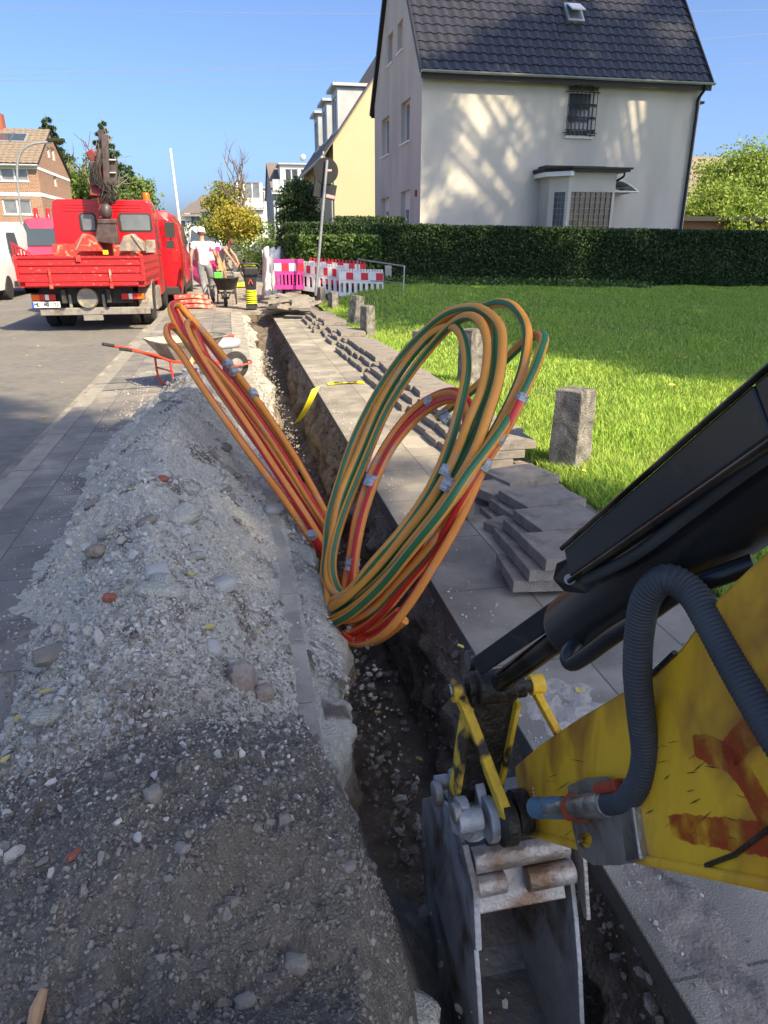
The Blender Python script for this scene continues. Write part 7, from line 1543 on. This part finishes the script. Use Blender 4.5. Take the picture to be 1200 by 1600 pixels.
def person(label, J, shirt, legs_m, short=False, cap=None, hair='hair', sleeves=.55):
    t = thing('person', label, 'person', (J['pel'].x, J['pel'].y, 0)); g = lambda k: Vector(J[k])
    mid = (g('pel')+g('neck'))/2; L = lambda a, b, k: g(a)+(g(b)-g(a))*k
    hd = g('head'); hu = (g('head')-g('neck')).normalized(); fw = Vector(J['face']).normalized(); Zb = lambda r, s_: (r, s_)
    ch = [([g('pel'), mid, g('chest'), g('neck'), g('neck')+hu*.06, hd-hu*.045+fw*.01, hd+hu*.02, hd+hu*.085-fw*.01, hd+hu*.12], [.125, .115, .13, .06, .052, .075, .092, .082, .045])]
    for s_ in 'lr':
        ch.append(([g('chest'), g('sh'+s_), L('sh'+s_, 'el'+s_, .5), g('el'+s_), L('el'+s_, 'wr'+s_, .4), g('wr'+s_)], [.13, .062, .05, .042, .04, .026]))
        d = g('wr'+s_)-g('el'+s_); ch += fingers(g('wr'+s_), d, J.get('pn'+s_, fw))
        ch.append(([g('pel'), g('hi'+s_), L('hi'+s_, 'kn'+s_, .5), g('kn'+s_), L('kn'+s_, 'an'+s_, .35), g('an'+s_), g('to'+s_)], [.125, .098, .08, .058, .056, .038, .035]))
    body = skin('body', ch, 'skin', t)
    ft = Vector(J['face']).normalized()
    fc = MB(); fr_ = fw.cross(hu).normalized(); c_ = hd+hu*.01
    nose = MB(); nose.prism([c_+fw*.085+hu*.02, c_+fw*.115-hu*.012, c_+fw*.085-hu*.02], fr_*.018); nose.build('nose', 'skin', body)
    ey = MB()
    for s_ in (-1, 1): ey.lathe([(.002, -.008), (.009, 0), (.002, .008)], c_+fw*.082+fr_*.03*s_+hu*.022, 8)
    ey.build('eyes', 'ink', body); MB().box(c_+fw*.088-hu*.042, (.04, .012, .008)).build('mouth', 'brick_red', body)
    er = MB()
    for s_ in (-1, 1): er.lathe([(.006, -.03), (.014, -.01), (.016, .012), (.006, .03)], c_+fr_*.088*s_, 8)
    er.build('ears', 'skin', body, smooth=60)
    # shirt
    sc = [([g('pel')-(mid-g('pel'))*.35, g('pel')+(mid-g('pel'))*.05, mid, g('chest'), L('chest', 'neck', .75)], [.150, .150, .142, .158, .085])]
    for s_ in 'lr': sc.append(([g('chest'), g('sh'+s_), L('sh'+s_, 'el'+s_, sleeves)], [.155, .085, .075 if sleeves > .3 else .07]))
    skin('shirt', sc, shirt, t)
    lc = [([g('pel')+(mid-g('pel'))*.4, g('pel')], [.130, .145])]
    for s_ in 'lr':
        if short: lc.append(([g('pel'), g('hi'+s_), L('hi'+s_, 'kn'+s_, .5), L('hi'+s_, 'kn'+s_, 1.0)], [.15, .112, .105, .09]))
        else: lc.append(([g('pel'), g('hi'+s_), L('hi'+s_, 'kn'+s_, .5), g('kn'+s_), L('kn'+s_, 'an'+s_, .5), L('kn'+s_, 'an'+s_, .97)], [.15, .112, .098, .08, .075, .07]))
    skin('trousers', lc, legs_m, t)
    for s_ in 'lr':
        skin('boot', [([g('an'+s_)+Z_*.06, g('an'+s_), g('to'+s_), g('to'+s_)+(g('to'+s_)-g('an'+s_))*.25], [.055, .052, .048, .034])], 'boot', t)
    hm_ = MB(); n = 16; prof = [(.1, -.02), (.104, .02), (.098, .06), (.075, .095), (.04, .112), (.002, .118)]
    V = []; rt_ = fw.cross(hu).normalized(); f2 = hu.cross(rt_)
    for r, z in prof:
        for k in range(n): a = 2*math.pi*k/n; V.append(c_+hu*(z+.02)+(rt_*math.cos(a)*.92+f2*math.sin(a)*1.05)*r-fw*.008)
    F = [(i*n+k, i*n+(k+1) % n, (i+1)*n+(k+1) % n, (i+1)*n+k) for i in range(len(prof)-1) for k in range(n)]
    hm_.add(V, F)
    if cap:
        V = [c_+hu*.005+fw*(.09+.0*k)+rt_*(.075*math.cos(math.pi*k/8))+fw*(.075*math.sin(math.pi*k/8)) for k in range(9)]; hm_.prism(V, hu*.008)
    hm_.build('cap' if cap else 'hair', cap or hair, t, smooth=50)
    if cap:
        nb = MB(); V = []
        for r, z in ((.093, -.055), (.0985, -.01), (.1, .02)):
            for k in range(n): a = math.pi+math.pi*k/(n-1); V.append(c_+hu*z+(rt_*math.cos(a)*.9+f2*math.sin(a)*(1.0 if False else 1.0))*r)
        nb.add([V[k] for k in range(len(V))], [(i*n+k, i*n+k+1, (i+1)*n+k+1, (i+1)*n+k) for i in range(2) for k in range(n-1)]); nb.build('hair', hair, t, smooth=60)
    return t
# walking away, white T-shirt and cap
q = G(322, 474, 0); px, py = q.x+.03, 19.3; s1 = 1.02
def J1(x, y, z): return Vector((px+x*s1, py+y*s1, z*s1))
person('worker in white T-shirt, cream cap and grey trousers walking away from us', dict(pel=J1(0, 0, .95), chest=J1(.0, .03, 1.30), neck=J1(0, .03, 1.48), head=J1(.0, .06, 1.63), face=(0.05, 1, -.1),
    shl=J1(-.20, .02, 1.40), ell=J1(-.29, -.04, 1.12), wrl=J1(-.31, .04, .87), shr=J1(.20, .04, 1.40), elr=J1(.29, .10, 1.13), wrr=J1(.30, .30, .98),
    hil=J1(-.10, 0, .90), knl=J1(-.06, .04, .50), anl=J1(.02, -.12, .12), tol=J1(.02, .06, .03), hir=J1(.10, 0, .90), knr=J1(.13, .20, .52), anr=J1(.14, .28, .09), tor=J1(.15, .46, .04), pnl=(0, 1, 0), pnr=(0, .6, -.6)), 'cloth_white', 'cloth_grey', cap='cap_cream')
q = G(357, 438, 0); wx, wy = AY(357, 430, 26).x-.08, 26.1
def J2(x, y, z): return Vector((wx+x, wy+y, z))
person('second worker in grey tank top and tan shorts bending over the compactor', dict(pel=J2(-.18, .05, .92), chest=J2(.02, -.06, 1.20), neck=J2(.14, -.12, 1.34), head=J2(.22, -.18, 1.42), face=(.5, -.6, -.65),
    shl=J2(-.02, -.26, 1.26), ell=J2(.16, -.34, 1.02), wrl=J2(.30, -.30, .82), shr=J2(.14, .10, 1.27), elr=J2(.34, .06, 1.04), wrr=J2(.44, -.05, .80),
    hil=J2(-.22, -.06, .86), knl=J2(-.16, -.14, .48), anl=J2(-.24, -.06, .09), tol=J2(-.08, -.12, .04), hir=J2(-.16, .14, .86), knr=J2(-.02, .16, .50), anr=J2(-.14, .22, .09), tor=J2(.03, .18, .04), pnl=(.2, .5, -.6), pnr=(.2, -.5, -.6)), 'cloth_grey', 'cloth_tan', short=True, sleeves=.08)
